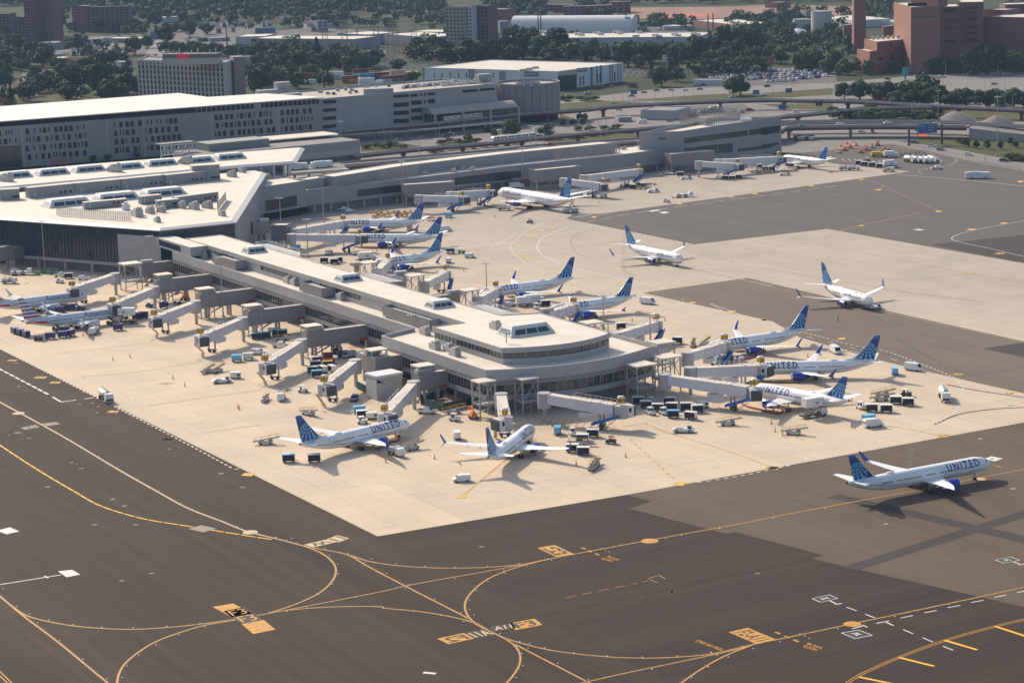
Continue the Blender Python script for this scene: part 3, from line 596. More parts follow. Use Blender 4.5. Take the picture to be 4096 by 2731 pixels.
 le0=mg-(6.4 if fam!='C' else 10.5);sw=tan(radians(27.5 if fam!='C' else 33.5));zr=fz[1]-.3 if fam=='A' else fz[1]-.25
 zr={'A':2.55,'B':2.15,'C':3.0}[fam];ztip={'A':4.3,'B':4.0,'C':6.4}[fam]
 def le(y):return le0+(y-y0)*sw
 ck={'A':4.0,'B':3.9,'C':6.6}[fam];ct=1.55 if fam!='C' else 1.3
 te_k=le(yk)+ck;te0=te_k+.2;tt=le(hs)+ct
 def zz(y):f=max(0,(y-y0)/(hs-y0));return zr+(ztip-zr)*(f*.55+.45*f*f)
 for sgn in(1,-1):
  rings=[]
  for y,c0,c1 in((y0,le(y0),te0),(yk,le(yk),te_k),(hs*.68,le(hs*.68),te_k+(tt-te_k)*((hs*.68-yk)/(hs-yk))),(hs,le(hs),tt)):
   c=c1-c0;h=c*.055;z=zz(y)
   rings.append([(-(c0+c*fx),sgn*y,z+h*fz_)for fx,fz_ in((0,0),(.08,.75),(.3,1.15),(.6,.8),(1,.05),(.6,-.45),(.3,-.6),(.08,-.5))])
  wing=MB().loft(rings).build("wing",M_fus if livery!='aa' else M_aagrey,root,True)
  fb=MB()
  for fy in(.30,.48,.66):
   y=hs*fy;c1=te_k+(tt-te_k)*max(0,((y-yk)/(hs-yk)));fb.loft([[(-(c1+dx),sgn*(y+r*sin(a)),zz(y)-.22+r*cos(a)*1.3)for a in[i*pi/3 for i in range(6)]]for dx,r in((-1.9,.05),(-1.0,.2),(0,.18),(.75,.04))])
  fb.build("flap_fairing",M_fus if livery!='aa' else M_aagrey,wing,True)
  wl=MB();zt_=zz(hs);xl,xt_=le(hs),tt;mw=M_blueW if livery=='ua' else(M_aagrey if livery=='aa' else M_jbblue)
  def vane(pts,th=.07):
   o=Vector((0,sgn*th,0));A_=[Vector(p)for p in pts];n=len(A_)
   wl.face([p+o for p in A_]);wl.face([p-o for p in reversed(A_)])
   for i in range(n):wl.face([A_[i]+o,A_[i]-o,A_[(i+1)%n]-o,A_[(i+1)%n]+o])
  if fam=='B':
   vane([(-xl,sgn*hs,zt_),(-xt_,sgn*hs,zt_),(-(xt_+.35),sgn*(hs+.35),zt_+.9),(-(xt_+1.15),sgn*(hs+.75),zt_+2.5),(-(xt_+.55),sgn*(hs+.72),zt_+2.45),(-(xl+.8),sgn*(hs+.3),zt_+.8)])
   vane([(-(xl+.4),sgn*hs,zt_),(-xt_,sgn*hs,zt_),(-(xt_+.75),sgn*(hs+.75),zt_-.95),(-(xt_+.45),sgn*(hs+.72),zt_-.93)])
  elif kind=='a36':
   vane([(-xl,sgn*hs,zt_),(-xt_,sgn*hs,zt_),(-(xt_+.55),sgn*(hs+.12),zt_+.85),(-(xt_+.1),sgn*(hs+.12),zt_+.85)]);vane([(-xl,sgn*hs,zt_),(-xt_,sgn*hs,zt_),(-(xt_+.45),sgn*(hs+.08),zt_-.65),(-(xt_+.1),sgn*(hs+.08),zt_-.65)])
  elif fam=='A':
   vane([(-xl,sgn*hs,zt_),(-xt_,sgn*hs,zt_),(-(xt_+.5),sgn*(hs+.4),zt_+.9),(-(xt_+1.35),sgn*(hs+.8),zt_+2.5),(-(xt_+.75),sgn*(hs+.78),zt_+2.45),(-(xl+.75),sgn*(hs+.3),zt_+.7)])
  if wl.v:wl.build("winglet",mw,wing,False,True)
  er=s['er'];ey=s['ey']*sgn;xe=le(abs(ey))-(3.0 if fam!='C' else 3.6);ze={'A':1.95,'B':1.62,'C':2.35}[fam];el=4.3*er/1.12
  me_=M_eng if livery!='aa' else M_aagrey
  if livery=='jb':me_=M_jbblue
  eb=MB().lathe([(0,er*.80),(-.05,er*.90),(-.35,er*.98),(-el*.35,er*1.06),(-el*.65,er*1.0),(-el,er*.72)],(-xe,ey,ze),(1,0,0),18)
  en=eb.build("engine",me_,root,True)
  MB().lathe([(-.3,er*.74),(-.02,er*.80),(.10,er*.88),(.02,er*.96),(-.32,er*1.0)],(-xe,ey,ze),(1,0,0),18).build("inlet_lip",M_lip,en,True)
  MB().lathe([(-.55,er*.78),(-.55,.25),(-.15,.02)],(-xe,ey,ze),(1,0,0),18).build("fan",M_dark,en,True)
  MB().lathe([(-el+.1,er*.72),(-el-.1,er*.5),(-el-.7,er*.42),(-el-1.3,.05)],(-xe,ey,ze),(1,0,0),14).build("exhaust_cone",M_dark,en,True)
  MB().prism([(-xe-1.1,ey-.16),(-xe-1.1,ey+.16),(-(le(abs(ey))+2.0),ey+.16),(-(le(abs(ey))+2.0),ey-.16)],ze+er*.55,[ze+er*1.02,ze+er*1.02,zz(abs(ey))+.05,zz(abs(ey))+.05]).build("pylon",white,en)
  sy0=.5*k;sh=s['sh'];xs=tc-(4.7 if fam=='B' else 5.9 if fam=='A' else 8.2);z0=s['zt']+(.05 if fam=='B' else.0);ss=tan(radians(35))if fam=='B' else tan(radians(33))
  rings=[]
  for y,c in((sy0,4.1*k),(sh,1.5*k)):
   x=xs+(y-sy0)*ss-(.15 if fam=='A' else 0);z=z0+(y-sy0)*.11;h=c*.05
   rings.append([(-(x+c*fx),sgn*y,z+h*f_)for fx,f_ in((0,0),(.3,1),(1,0),(.3,-1))])
  MB().loft(rings).build("tailplane",M_fus if livery!='aa' else M_aagrey,root,True)
 MB().loft([[(-x,1.0*k*r*sin(a)*1.35,zc-rh*.62-.1+r*.75*k*cos(a))for a in[2*pi*i/12 for i in range(12)]]for x,r in((le0-2.2,.1),(le0-.8,.8),(le0+2,1.15),(mg,1.2),(mg+3,.8),(mg+5,.1))]).build("belly_fairing",M_belly if livery!='aa' else M_aagrey,root,True)
 kz=(s['fz']-5.0)/7.5;zb=5.0 if fam!='C' else 6.6
 if fam=='C':kz=(16.8-6.6)/7.5
 sx=1.0 if fam=='B' else(.98 if fam=='A' else 1.32);so_=.0 if fam=='B' else(1.6 if fam=='A' else 1.2)
 prof=[(6.9,.35),(2.9,4.9),(.95,7.35),(.7,7.5),(-.9,7.5),(.9,.2)]
 fb=MB()
 for sgn in(1,-1):
  P=[(x*sx+so_,sgn*(.26 if z<1 else.10),z)for x,z in prof];fb.face(P if sgn>0 else P[::-1])
 n=len(prof)
 for i in range(n):
  a,c=prof[i],prof[(i+1)%n];ya=.26 if a[1]<1 else.10;yc=.26 if c[1]<1 else.10
  fb.face([(a[0]*sx+so_,ya,a[1]),(a[0]*sx+so_,-ya,a[1]),(c[0]*sx+so_,-yc,c[1]),(c[0]*sx+so_,yc,c[1])])
 fo=fb.build("tail_fin",{'ua':M_globe,'aa':M_aafin,'jb':M_jbfin}[livery],root,False,True);fo.location=(-tc,0,zb);fo.scale=(1,1,kz)
 dz=MB();P=[(10.0,.30),(7.6,.62),(6.9+.15,1.0),(5.6,1.9),(6.2,.2)]
 xs_=lambda x:-tc+x*sx+so_
 for sgn in(1,-1):dz.face([(xs_(x),sgn*(.3 if z<.5 else.17),zb+z*kz)for x,z in P][::sgn])
 dz.build("dorsal_fairing",white,root)
 if kind in('mid','short','a36','a44'):MB().loft([[(-x,.62*r*sin(a),zc+rh-.12+.42*r*max(0,cos(a)))for a in[2*pi*i/10 for i in range(10)]]for x,r in((tc-14.6,.1),(tc-14.0,.8),(tc-13.2,1),(tc-12.3,.8),(tc-11.4,.1))]).build("antenna_dome",white,root,True)
 MB().lathe([(0,.05),(.25,.26*k),(.7,.3*k)],(-tc-.25,0,zc+rh-.35*k-rh*.1),(1,0,0),10).build("tail_cone",M_dark,root,True)
 def gear(x,y,r,wheels,top):
  gb=MB().tube((-x,y,r),(-x,y,top),.13*k,.16*k,8).tube((-x-.5,y,top),(-x,y,r+.5),.07,.07,6);g_=gb.build("landing_gear",M_strut,root)
  for dx,dy in wheels:
   MB().lathe([(-.19*k,r*.55),(-.19*k,r*.92),(-.1*k,r),(.1*k,r),(.19*k,r*.92),(.19*k,r*.55)],(-x+dx,y+dy,r),(0,1,0),14).build("wheel",M_tire,g_,True)
 gear(s['ng'],0,.36*k,((0,.24),(0,-.24)),zc-rh*.7)
 my=2.86 if fam=='B' else 3.8 if fam=='A' else 4.65
 for sgn in(1,-1):gear(mg,sgn*my,.56*k,((0,.43),(0,-.43))if fam!='C' else((.72,.55),(.72,-.55),(-.72,.55),(-.72,-.55)),zr+.2)
 return root
GRP="airliners with globe fins at the gates"
NPLANE={}
def plane(kind,livery,label,x,y,psi,title="UNITED",name="airliner"):
 key=(kind,livery)
 if key not in NPLANE:
  NPLANE[key]=airliner(kind,livery,name,label,(x,y),radians(psi),None,title);return NPLANE[key]
 return dup(NPLANE[key],(x,y,0),pi/2-radians(psi),label)
plane('a44','ua',"white airliner with globe fin taxiing alone on the dark asphalt at lower right",116.9,548.3,61.0)
plane('mid','ua',"white airliner with globe fin nosed in at the gate signed 16",-28.6,610.6,45.5)
plane('mid','ua',"white airliner seen from behind with its tail to us at the gate signed 17",4.9,600.8,17.8)
plane('mid','ua',"white airliner taxiing towards us on pale concrete with no tug",66.8,873.6,148.9)
plane('short','ua',"stubby white airliner facing us with a low tug under its nose",123.6,772.2,156.2)
plane('mid','ua',"long white airliner lying level at the gate signed 20",69.6,668.8,-88.6)
plane('a36','ua',"white airliner at the gate signed 19 with a raised catering box at its rear door",67.7,640.2,-42.3)
plane('mid','ua',"white airliner at the gate signed 21 beside the end pavilion of the pier",59.9,701.4,-118.2)
plane('mid','ua',"white airliner behind the pier at the bridge with an upright blue slide",-11.2,811.8,-118.0)
plane('a36','ua',"white airliner with small wingtip fences just beyond the pavilion roof",12.1,770.0,-119.6)
plane('short','ua',"white airliner nearest the pier in the stack of three",-53.9,882.8,-123.4)
plane('mid','ua',"white airliner in the middle of the stack of three jets",-65.9,953.8,-76.9)
plane('mid','ua',"white airliner at the back of the stack of three with a box truck at its tail",-75.2,996.7,-80.2)
plane('wide','ua',"big wide white airliner with raked wingtips parked before the long grey concourse",-4.3,1080.5,-33.5)
plane('mid','aa',"silver airliner with red and blue striped fin fully in view at the left",-134.8,795.1,58.1,"American")
plane('mid','aa',"silver airliner at the left edge with its tail cut off by the picture",-155.3,831.0,57.3,"American")
plane('a36','jb',"small white airliner with blue banded fin far off at the end of the concourse",142.9,1189.4,-34.1,"jetBlue")
# ---------------------------------------------------------------- surveying on walls
def ray(t,X,Y):
 o=TL[t];a=G(o[0]+X*o[2],o[1]+Y*o[2],0);return Vector((0,0,HCAM)),a-Vector((0,0,HCAM))
def onwall(A,B,t,X,Y,off=.06):
 A=Vector((A[0],A[1]));B=Vector((B[0],B[1]));d=B-A;n=Vector((d.y,-d.x)).normalized()
 O,D=ray(t,X,Y);o2=Vector((O.x,O.y));D2=Vector((D.x,D.y))
 if n.dot(o2-A)<0:n=-n
 k=n.dot(A+n*off-o2)/n.dot(D2);return O+D*k
def wq(b,A,B,t,pts,mi=0,off=.06):
 P=[onwall(A,B,t,x,y,off)for x,y in pts];b.face(P,mi);return P
def panel(b,A,B,z0,z1,off=.05,th=.0,mi=0,t0=0.0,t1=1.0,side=1):
 "thin raised panel on the wall A-B, on its outer (right-hand, side=1) face"
 A=Vector((A[0],A[1]));B=Vector((B[0],B[1]));d=B-A;n=Vector((d.y,-d.x)).normalized()*side
 p,r=A+d*t0+n*off,A+d*t1+n*off
 b.face([(p.x,p.y,z0),(r.x,r.y,z0),(r.x,r.y,z1),(p.x,p.y,z1)][::side],mi);return b
def inset(poly,d):
 n=len(poly);P=[Vector((p[0],p[1]))for p in poly];A=sum(P[i].x*P[(i+1)%n].y-P[(i+1)%n].x*P[i].y for i in range(n));s=1 if A>0 else-1;out=[]
 for i in range(n):
  e1=(P[i]-P[i-1]).normalized();e2=(P[(i+1)%n]-P[i]).normalized();n1=Vector((-e1 .y,e1 .x))*s;n2=Vector((-e2 .y,e2 .x))*s
  m=n1+n2;k=max(.35,1+n1 .dot(n2));out.append(P[i]+m*(d/k))
 return out
def block(root,poly,z0,z1,mw,mr,par=.7,th=.35,wname="wall",rname="roof"):
 "walls with a parapet and a roof deck set below it"
 ins=inset(poly,th);n=len(poly);b=MB()
 b.prism(poly,z0,z1,0,0,top=False)
 A=sum(poly[i][0]*poly[(i+1)%n][1]-poly[(i+1)%n][0]*poly[i][1]for i in range(n))
 for i in range(n):
  j=(i+1)%n;q1=[(*poly[i][:2],z1),(*poly[j][:2],z1),(*ins[j],z1),(*ins[i],z1)];q2=[(*ins[i],z1),(*ins[j],z1),(*ins[j],z1-par),(*ins[i],z1-par)]
  b.face(q1 if A>0 else q1[::-1]);b.face(q2 if A>0 else q2[::-1])
 wl=b.build(wname,mw,root)
 rb=MB();f=[(*p,z1-par)for p in ins];rb.face(f if A>0 else f[::-1]);rf=rb.build(rname,mr,root)
 return wl,rf
M_cream=mat("white membrane roof",(.62,.56,.475),.75,.10,.10)
M_panel=mat("light grey wall panel",(.37,.365,.365),.55,.06,.2)
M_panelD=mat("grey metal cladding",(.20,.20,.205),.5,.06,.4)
M_conw=mat("grey concourse cladding",(.27,.27,.275),.55,.07,.25)
M_glass=mat("tinted curtain glass",(.030,.050,.066),.12,spec=.4)
M_glassB=mat("blue tinted glass",(.03,.07,.10),.07,spec=.8)
M_glassG=mat("green tinted glass",(.035,.055,.055),.10,spec=.7)
M_void=mat("dark opening",(.012,.012,.014),.9)
M_col=mat("concrete column",(.42,.40,.36),.8,.1,.5)
M_white=mat("white painted metal",(.66,.65,.63),.4)
M_seam=mat("standing seam metal",(.62,.60,.56),.45,.05,.5)
M_screen=mat("louvre screen metal",(.30,.29,.27),.55,.12,3)
M_unit=mat("galvanised unit",(.42,.41,.39),.5,.15,1.5)
M_shed=mat("grey site cabin",(.27,.27,.275),.6,.05,.5)
M_red=mat("red sign",(.45,.035,.03),.5)
M_orange=mat("orange lit board",(.9,.16,.04),.5,emit=.5)
M_steel=mat("painted steel",(.36,.36,.36),.5)
def arc_front(u0,v0,v1,sag,n=12):
 c=(v0+v1)/2;hw=(v1-v0)/2;return[(u0+sag*(1-((v0+(v1-v0)*i/n-c)/hw)**2),v0+(v1-v0)*i/n)for i in range(n+1)]
pier=thing("pier_concourse","long pale pier with flat cream roofs ending in a curved glazed pavilion","concourse",(0,0,0))
VL,VR,vl,vr=323.3,352.6,330.4,345.4
low=[(-818,VL),(-620.8,VL),(-616.2,309.8)]+arc_front(-551.7,309.6,367.0,8.2)+[(-616.2,366.8),(-620.8,VR),(-818,VR)]
lowW=[xy(*p)for p in low]
block(pier,lowW,9.6,12.8,M_panel,M_cream,1.1,.4,"fascia_wall","lower_roof")
inn=inset(lowW,.25);inn2=inset(lowW,.6);inn3=inset(lowW,4.5)
b=MB().prism(inn,8.2,9.6,0,top=False)
for z in(8.35,8.7,9.05,9.4):b.prism(inset(lowW,.12),z,z+.12,1,top=True,bottom=True)
b.build("louvre_band",[M_dark,M_seam],pier)
b=MB().prism(inn2,5.5,8.2,0,top=False);b.build("window_band",M_glassG,pier)
b=MB();n=len(low)
for i in range(n-1):
 A,B=inn2[i],inn2[i+1];d=(B-A).length;k=max(1,int(d/1.9))
 for j in range(k+1):
  p=A.lerp(B,j/k);b.box((p.x,p.y,5.5),(.12,.22,2.7),atan2((B-A).y,(B-A).x))
b.build("mullion_row",M_steel,pier)['kind']='stuff'
MB().prism(inset(lowW,.15),3.9,5.5,0,0,True,False).build("spandrel_wall",M_conw,pier)
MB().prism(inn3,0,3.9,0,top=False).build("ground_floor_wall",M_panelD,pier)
for i,u in enumerate([x for x in range(-800,-560,12)]):
 for v in((VL+1.0,VR-1.0)if u<-620 else(311,365.6)):
  p=xy(u,v);MB().box((p.x,p.y,0),(.8,.8,3.9),radians(-60)).build("column",M_col,pier)
for i in range(1,24,3):
 u=-790+i*9.4;vv=VL if u<-620 else 309.7
 b=MB();panel(b,xy(u,vv+4.45),xy(u+4.5,vv+4.45),.1,3.2,.06,side=1);b.build("bay_door",M_void,pier)
up=[(-822,vl),(-601.4,vl),(-601.4,319.5)]+arc_front(-559.8,319.5,356.9,6.0)+[(-600.4,356.9),(-605.0,vr),(-822,vr)]
upW=[xy(*p)for p in up]
block(pier,upW,15.1,16.6,M_panel,M_cream,.25,.3,"clerestory_fascia","upper_roof")
MB().prism(inset(upW,.5),11.7,13.3,0,top=False).build("clerestory_wall",M_panel,pier)
MB().prism(inset(upW,.7),13.3,15.1,0,top=False).build("clerestory_window",M_glassG,pier)
b=MB();Q=inset(upW,.6)
for i in range(len(Q)-1):
 d=(Q[i+1]-Q[i]);k=max(1,int(d.length/2.2))
 for j in range(k+1):
  p=Q[i].lerp(Q[i+1],j/k);b.box((p.x,p.y,13.3),(.14,.2,1.8),atan2(d.y,d.x))
b.build("clerestory_mullion",M_steel,pier)['kind']='stuff'
for u0,u1 in((-822,-795),(-776,-752),(-728,-703),(-672,-640),(-640,-601)):
 b=MB();A,B=xy(u0,vl+.45),xy(u1,vl+.45);panel(b,A,B,13.3,15.1,.02);b.build("blank_panel",M_panel,pier)
def skylight(par,c,lu,lv,h,rot=radians(-60),name="skylight",gl=M_glassB):
 b=MB();k=.58;a_,b_=cos(rot),sin(rot)
 def P(x,y,z):return(c[0]+x*a_-y*b_,c[1]+x*b_+y*a_,c[2]+z)
 bx,by,tx,ty=lu/2,lv/2,lu/2*.55,lv/2*.78
 base=[(-bx,-by),(bx,-by),(bx,by),(-bx,by)];top=[(-tx,-ty),(tx,-ty),(tx,ty),(-tx,ty)]
 for i in range(4):
  j=(i+1)%4;b.face([P(*base[i],.0),P(*base[j],.0),P(*base[j],.35),P(*base[i],.35)]);b.face([P(*base[i],.35),P(*base[j],.35),P(*top[j],h),P(*top[i],h)])
 b.face([P(*t,h)for t in top]);s=b.build(name,M_seam,par)
 g=MB()
 for i in range(4):
  j=(i+1)%4;B0,B1,T0,T1=[Vector(P(*p,z))for p,z in((base[i],.35),(base[j],.35),(top[i],h),(top[j],h))]
  nn=(B1-B0).cross(T0-B0).normalized()*.04;npn=3 if i in(1,3)else 2
  def L(x,y):return(B0+(B1-B0)*x).lerp(T0+(T1-T0)*x,y)+nn
  for m in range(npn):x0,x1=.08+.84*m/npn+.012,.08+.84*(m+1)/npn-.012;g.face([L(x0,.10),L(x1,.10),L(x1,.62),L(x0,.62)])
 g.build("glass_pane",gl,s);return s
for t,x,y in(('e1',1755,420),('e2',955,200),('e2',2150,545)):
 p=q(t,x,y,16.35);skylight(pier,p,6.5,8.0,2.3)
p=q('e3',2030,560,16.35);skylight(pier,p,9,15,3.0)
def pen(t,a,c,dv,h,label,zb=11.7):
 P,Qq=q(t,*a,zb),q(t,*c,zb);ua,va=uv(P);ub,vb=uv(Qq);va=vb=(va+vb)/2
 r=thing("plant_screen",label,"roof screen");b=MB();pts=[(ua,va),(ub,vb),(ub,vb+dv),(ua,vb+dv)]
 for i in range(4):
  A,B=xy(*pts[i]),xy(*pts[(i+1)%4]);d=(B-A);n_=max(2,int(d.length/1.6))
  for j in range(n_):p0,p1=A.lerp(B,(j+.03)/n_),A.lerp(B,(j+.97)/n_);b.beam((p0 .x,p0 .y,zb+.5),(p1 .x,p1 .y,zb+.5),.08,h-.5)
  for z in(zb+.45,zb+h*.5,zb+h-.05):b.beam((A.x,A.y,z),(B.x,B.y,z),.16,.12)
  for j in range(n_+1):p0=A.lerp(B,j/n_);b.box((p0 .x,p0 .y,zb),(.14,.14,h))
 b.build("louvre_panel",M_screen,r)
 m=MB();cu,cv=(ua+ub)/2,va+dv/2;c_=xy(cu,cv);m.box((c_.x,c_.y,zb+.3),(abs(ub-ua)-1.2,dv-1.4,h-1.2),radians(-60));m.build("air_handler",M_unit,r)
pen('e1',(1200,570),(1525,665),5.2,3.6,"long louvred plant screen nearest the glass hall on the pier roof")
pen('e2',(320,345),(625,440),5.0,3.5,"louvred plant screen on the pier roof beside the second skylight")
pen('e2',(1395,680),(2050,870),5.4,3.7,"longest louvred plant screen on the pier roof reaching the end pavilion")
def terrace(t,pts,z,label):
 r=thing("roof_terrace",label,"roof platform");P=[q(t,*p,z)for p in pts];MB().prism([(p.x,p.y)for p in P],z-.8,z-.5,0).build("deck",M_unit,r)
 b=MB()
 for A,B in zip(P,P[1:]+P[:1]):
  k=max(2,int((B-A).length/1.5));b.beam(A+Vector((0,0,.6)),B+Vector((0,0,.6)),.1,.1);b.beam(A+Vector((0,0,.1)),B+Vector((0,0,.1)),.1,.1)
  for j in range(k):p0=A.lerp(B,j/k);b.box((p0 .x,p0 .y,z-.5),(.1,.1,1.2))
 b.build("railing",M_white,r)
terrace('e1',((1770,305),(1930,290),(2352,405),(2352,480),(1900,350)),14.6,"railed grey roof platform on the far side of the pier near the glass hall")
terrace('e2',((1080,110),(1260,85),(1680,190),(1480,205)),14.6,"railed grey roof platform on the far side of the pier mid way")
terrace('e3',((1320,185),(1490,162),(1965,298),(1720,322)),14.6,"railed grey roof platform on the far side beside the end pavilion")
ZH=19.6
hall=thing("terminal_hall","big glass walled hall with chevron cream roof at the root of the pier","terminal")
hp=[(-965,254.8),(-908,285.0),(-833.3,324.6),(-833.3,357),(-973.5,433.7),(-985,433.7),(-985,292)]
hW=[xy(*p)for p in hp]
hi=inset(hW,2.2)
b=MB().prism(hi,ZH-1.0,ZH-.9,0);f=[(p.x,p.y,ZH)for p in hi];b=MB();b.face(f if True else f)
A_=sum(hi[i].x*hi[(i+1)%7].y-hi[(i+1)%7].x*hi[i].y for i in range(7))
if A_<0:b.f[0]=b.f[0][::-1]
b.build("roof",M_cream,hall)
b=MB()
for i in range(7):
 j=(i+1)%7;A,B,a,c=hW[i],hW[j],hi[i],hi[j];d=B-A;n_=max(1,int(d.length/1.1))
 for k in range(n_):
  p0,p1,r0,r1=A.lerp(B,k/n_),A.lerp(B,(k+.9)/n_),a.lerp(c,k/n_),a.lerp(c,(k+.9)/n_)
  b.face([(p0 .x,p0 .y,ZH-.75),(p1 .x,p1 .y,ZH-.75),(r1 .x,r1 .y,ZH+.02),(r0 .x,r0 .y,ZH+.02)][::1 if A_>0 else-1],0)
 b.face([(A.x,A.y,ZH-.80),(B.x,B.y,ZH-.80),(c.x,c.y,ZH-.02),(a.x,a.y,ZH-.02)][::1 if A_>0 else-1],1)
 b.face([(A.x,A.y,ZH-1.15),(B.x,B.y,ZH-1.15),(B.x,B.y,ZH-.79),(A.x,A.y,ZH-.79)][::1 if A_>0 else-1],1)
b.build("roof_eave",[M_seam,M_conw],hall)
w1=inset(hW,1.3)
MB().prism(w1,4.6,ZH-1.0,0,0,True,True).build("glass_wall",M_glass,hall)
MB().prism(inset(hW,1.1),3.4,4.6,0,0,True,True).build("spandrel_wall",M_panel,hall)
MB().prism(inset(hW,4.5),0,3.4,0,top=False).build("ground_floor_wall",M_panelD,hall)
b=MB()
for i in(0,1):
 A,B=w1[i],w1[i+1];d=B-A;k=int(d.length/1.85);n_=Vector((d.y,-d.x)).normalized()*.18
 for j in range(k+1):
  p=A.lerp(B,j/k)+n_*(1 if A_>0 else-1);b.box((p.x,p.y,4.6),(.12,.26,ZH-5.6),atan2(d.y,d.x))
b.build("fin_row",mat("dark steel fin",(.10,.11,.13),.5),hall)['kind']='stuff'
A,B=w1[1].lerp(w1[2],.74),w1[2]
ws=MB();P=[A,B,B+Vector((2,6)),A+Vector((2,6))];n_=Vector(((B-A).y,-(B-A).x)).normalized()*.4
MB().prism([A+n_,B+n_,B-n_*3,A-n_*3],3.4,16.2,0,0).build("solid_wall",M_panel,hall)
Aw,Bw=w1[3]+Vector((.6,-.3)),w1[4]
n2_=Vector(((Bw-Aw).y,-(Bw-Aw).x)).normalized()*.35
MB().prism([Aw+n2_,Bw+n2_,Bw-n2_,Aw-n2_],0,ZH-1.0,0,0).build("leaning_side_wall",M_conw,hall)
link=[xy(*p)for p in((-835,323.5),(-800,323.5),(-800,330.2),(-835,330.2))]
MB().prism(link,12.8,16.4,0,1).build("stair_block",[M_panel,M_cream],hall)
b=MB();A,B=link[0],link[1];panel(b,A,B,13.6,15.6,.06,t0=.10,t1=.72);b.build("strip_window",M_glass,hall)
for j in range(14):
 p=hW[0].lerp(hW[1],.02+j*.072)if j<9 else hW[1].lerp(hW[2],.05+(j-9)*.17);p=p+(Vector((.45,.9))*1.8)
 MB().box((p.x,p.y,0),(.9,.9,3.4),radians(-32)).build("column",M_col,hall)
for j in range(7):
 b=MB();A,B=inset(hW,4.4)[0],inset(hW,4.4)[1];L_=(B-A).length
 panel(b,A,B,.05,3.0,.05,t0=.42+j*.082,t1=.42+j*.082+.040,side=1);b.build("bay_door",M_void,hall)
for t,x,y in(('b1',600,585),('b1',1035,535),('b1',1455,495)):
 p=q(t,x,y,ZH);skylight(hall,p,11,19,3.2,radians(-60))
for t,x,y in(('b1',475,985),('b1',783,1040)):
 A,B=w1[0],w1[1];p=onwall(A,B,t,x,y,1.2);r=thing("docking_display","small dark display with orange figures hung on the glass hall, %s"%("left one" if x<600 else "right one"),"display",p)
 MB().box((0,0,-1),(1.1,.5,2.4),radians(-32)).build("case",M_dark,r);MB().box((.12,-.26,-.7),(.7,.06,1.0),radians(-32)).build("screen",M_orange,r)
ZD=21.8
dep=thing("departures_hall","long cream roof with a row of raised skylights behind the glass hall","terminal")
dp=[(-990,120),(-988.5,430),(-984.5,453.7),(-1040,484.5),(-1048,380),(-1048,120)]
dW=[xy(*p)for p in dp]
di=inset(dW,1.8);n_=len(dW)
sA=sum(dW[i].x*dW[(i+1)%n_].y-dW[(i+1)%n_].x*dW[i].y for i in range(n_));sg_=1 if sA>0 else-1
b=MB();b.face([(p.x,p.y,ZD)for p in di][::sg_]);b.build("roof",M_cream,dep)
b=MB()
for i in range(n_):
 j=(i+1)%n_;A,B,a,c=dW[i],dW[j],di[i],di[j];d=B-A;k_=max(1,int(d.length/1.2))
 for k in range(k_):
  p0,p1,r0,r1=A.lerp(B,k/k_),A.lerp(B,(k+.88)/k_),a.lerp(c,k/k_),a.lerp(c,(k+.88)/k_)
  b.face([(p0 .x,p0 .y,ZD-1.0),(p1 .x,p1 .y,ZD-1.0),(r1 .x,r1 .y,ZD+.02),(r0 .x,r0 .y,ZD+.02)][::sg_],0)
 b.face([(A.x,A.y,ZD-1.04),(B.x,B.y,ZD-1.04),(c.x,c.y,ZD-.02),(a.x,a.y,ZD-.02)][::sg_],1)
 b.face([(A.x,A.y,ZD-1.4),(B.x,B.y,ZD-1.4),(B.x,B.y,ZD-1.03),(A.x,A.y,ZD-1.03)][::sg_],1)
b.face([(p.x,p.y,ZD-1.4)for p in dW][::-sg_],1)
b.build("roof_eave",[M_seam,M_conw],dep)
dwal=[xy(*p)for p in((-986.5-1.5,120),(-989,430),(-1000,431),(-1040,431),(-1046,120))]
MB().prism(dwal,0,ZD-1.4,0,top=False).build("glass_wall",M_glass,dep)
MB().prism([xy(*p)for p in((-990,431),(-989,446),(-1030,460),(-1040,431))],0,11.5,0,0).build("terrace_base",M_conw,dep)
for u,v in((-990,438),(-989,444),(-988,449),(-1012,462),(-1028,470)):
 p=xy(u,v);MB().tube((p.x,p.y,11),(p.x,p.y,ZD-1.4),.7,.7,10).build("column",M_white,dep)
for t,x,y in(('b1',130,335),('b1',465,308),('b1',790,280),('b1',1130,255),('b1',1435,225),('b1',1765,200),('b1',2050,170)):
 p=q(t,x,y,ZD);skylight(dep,p,9,15,2.8,radians(-60))
con=thing("grey_concourse","long grey clad concourse running to the right behind the parked wide jet","concourse")
ZC=11.2
F=[q('e5',1055,655,ZC),q('e5',2352,510,ZC),q('b3',0,232,ZC),q('b3',1000,130,ZC)]
F2=[q('b3',1000,127,ZC),q('b3',1515,62,ZC)]
back=lambda P,d=24:[xy(uv(p)[0]-d,uv(p)[1]-d*.18)for p in reversed(P)]
poly=[p.xy for p in F]+[F2[1].xy]+back(F+[F2[1]])
block(con,poly,3.7,ZC,M_conw,M_cream,.6,.4,"wall","roof")
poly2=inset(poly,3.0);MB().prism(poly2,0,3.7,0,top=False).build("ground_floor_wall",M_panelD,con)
FL=F+[F2[1]]
tot=0
for A,B in zip(FL,FL[1:]):
 k=max(1,int((B-A).length/9.0))
 for j in range(k):
  p=A.lerp(B,(j+.5)/k);d=(B-A).normalized();nrm=Vector((d.y,-d.x,0));p=p-nrm*1.0 if nrm.y<0 else p+nrm*1.0
  MB().box((p.x,p.y,0),(.8,.8,3.7),atan2(d.y,d.x)).build("column",M_col,con)
b=MB();wq(b,F[0],F[1],'e5',((1730,745),(2318,675),(2318,585),(1730,652)));b.build("strip_window",M_glass,con)
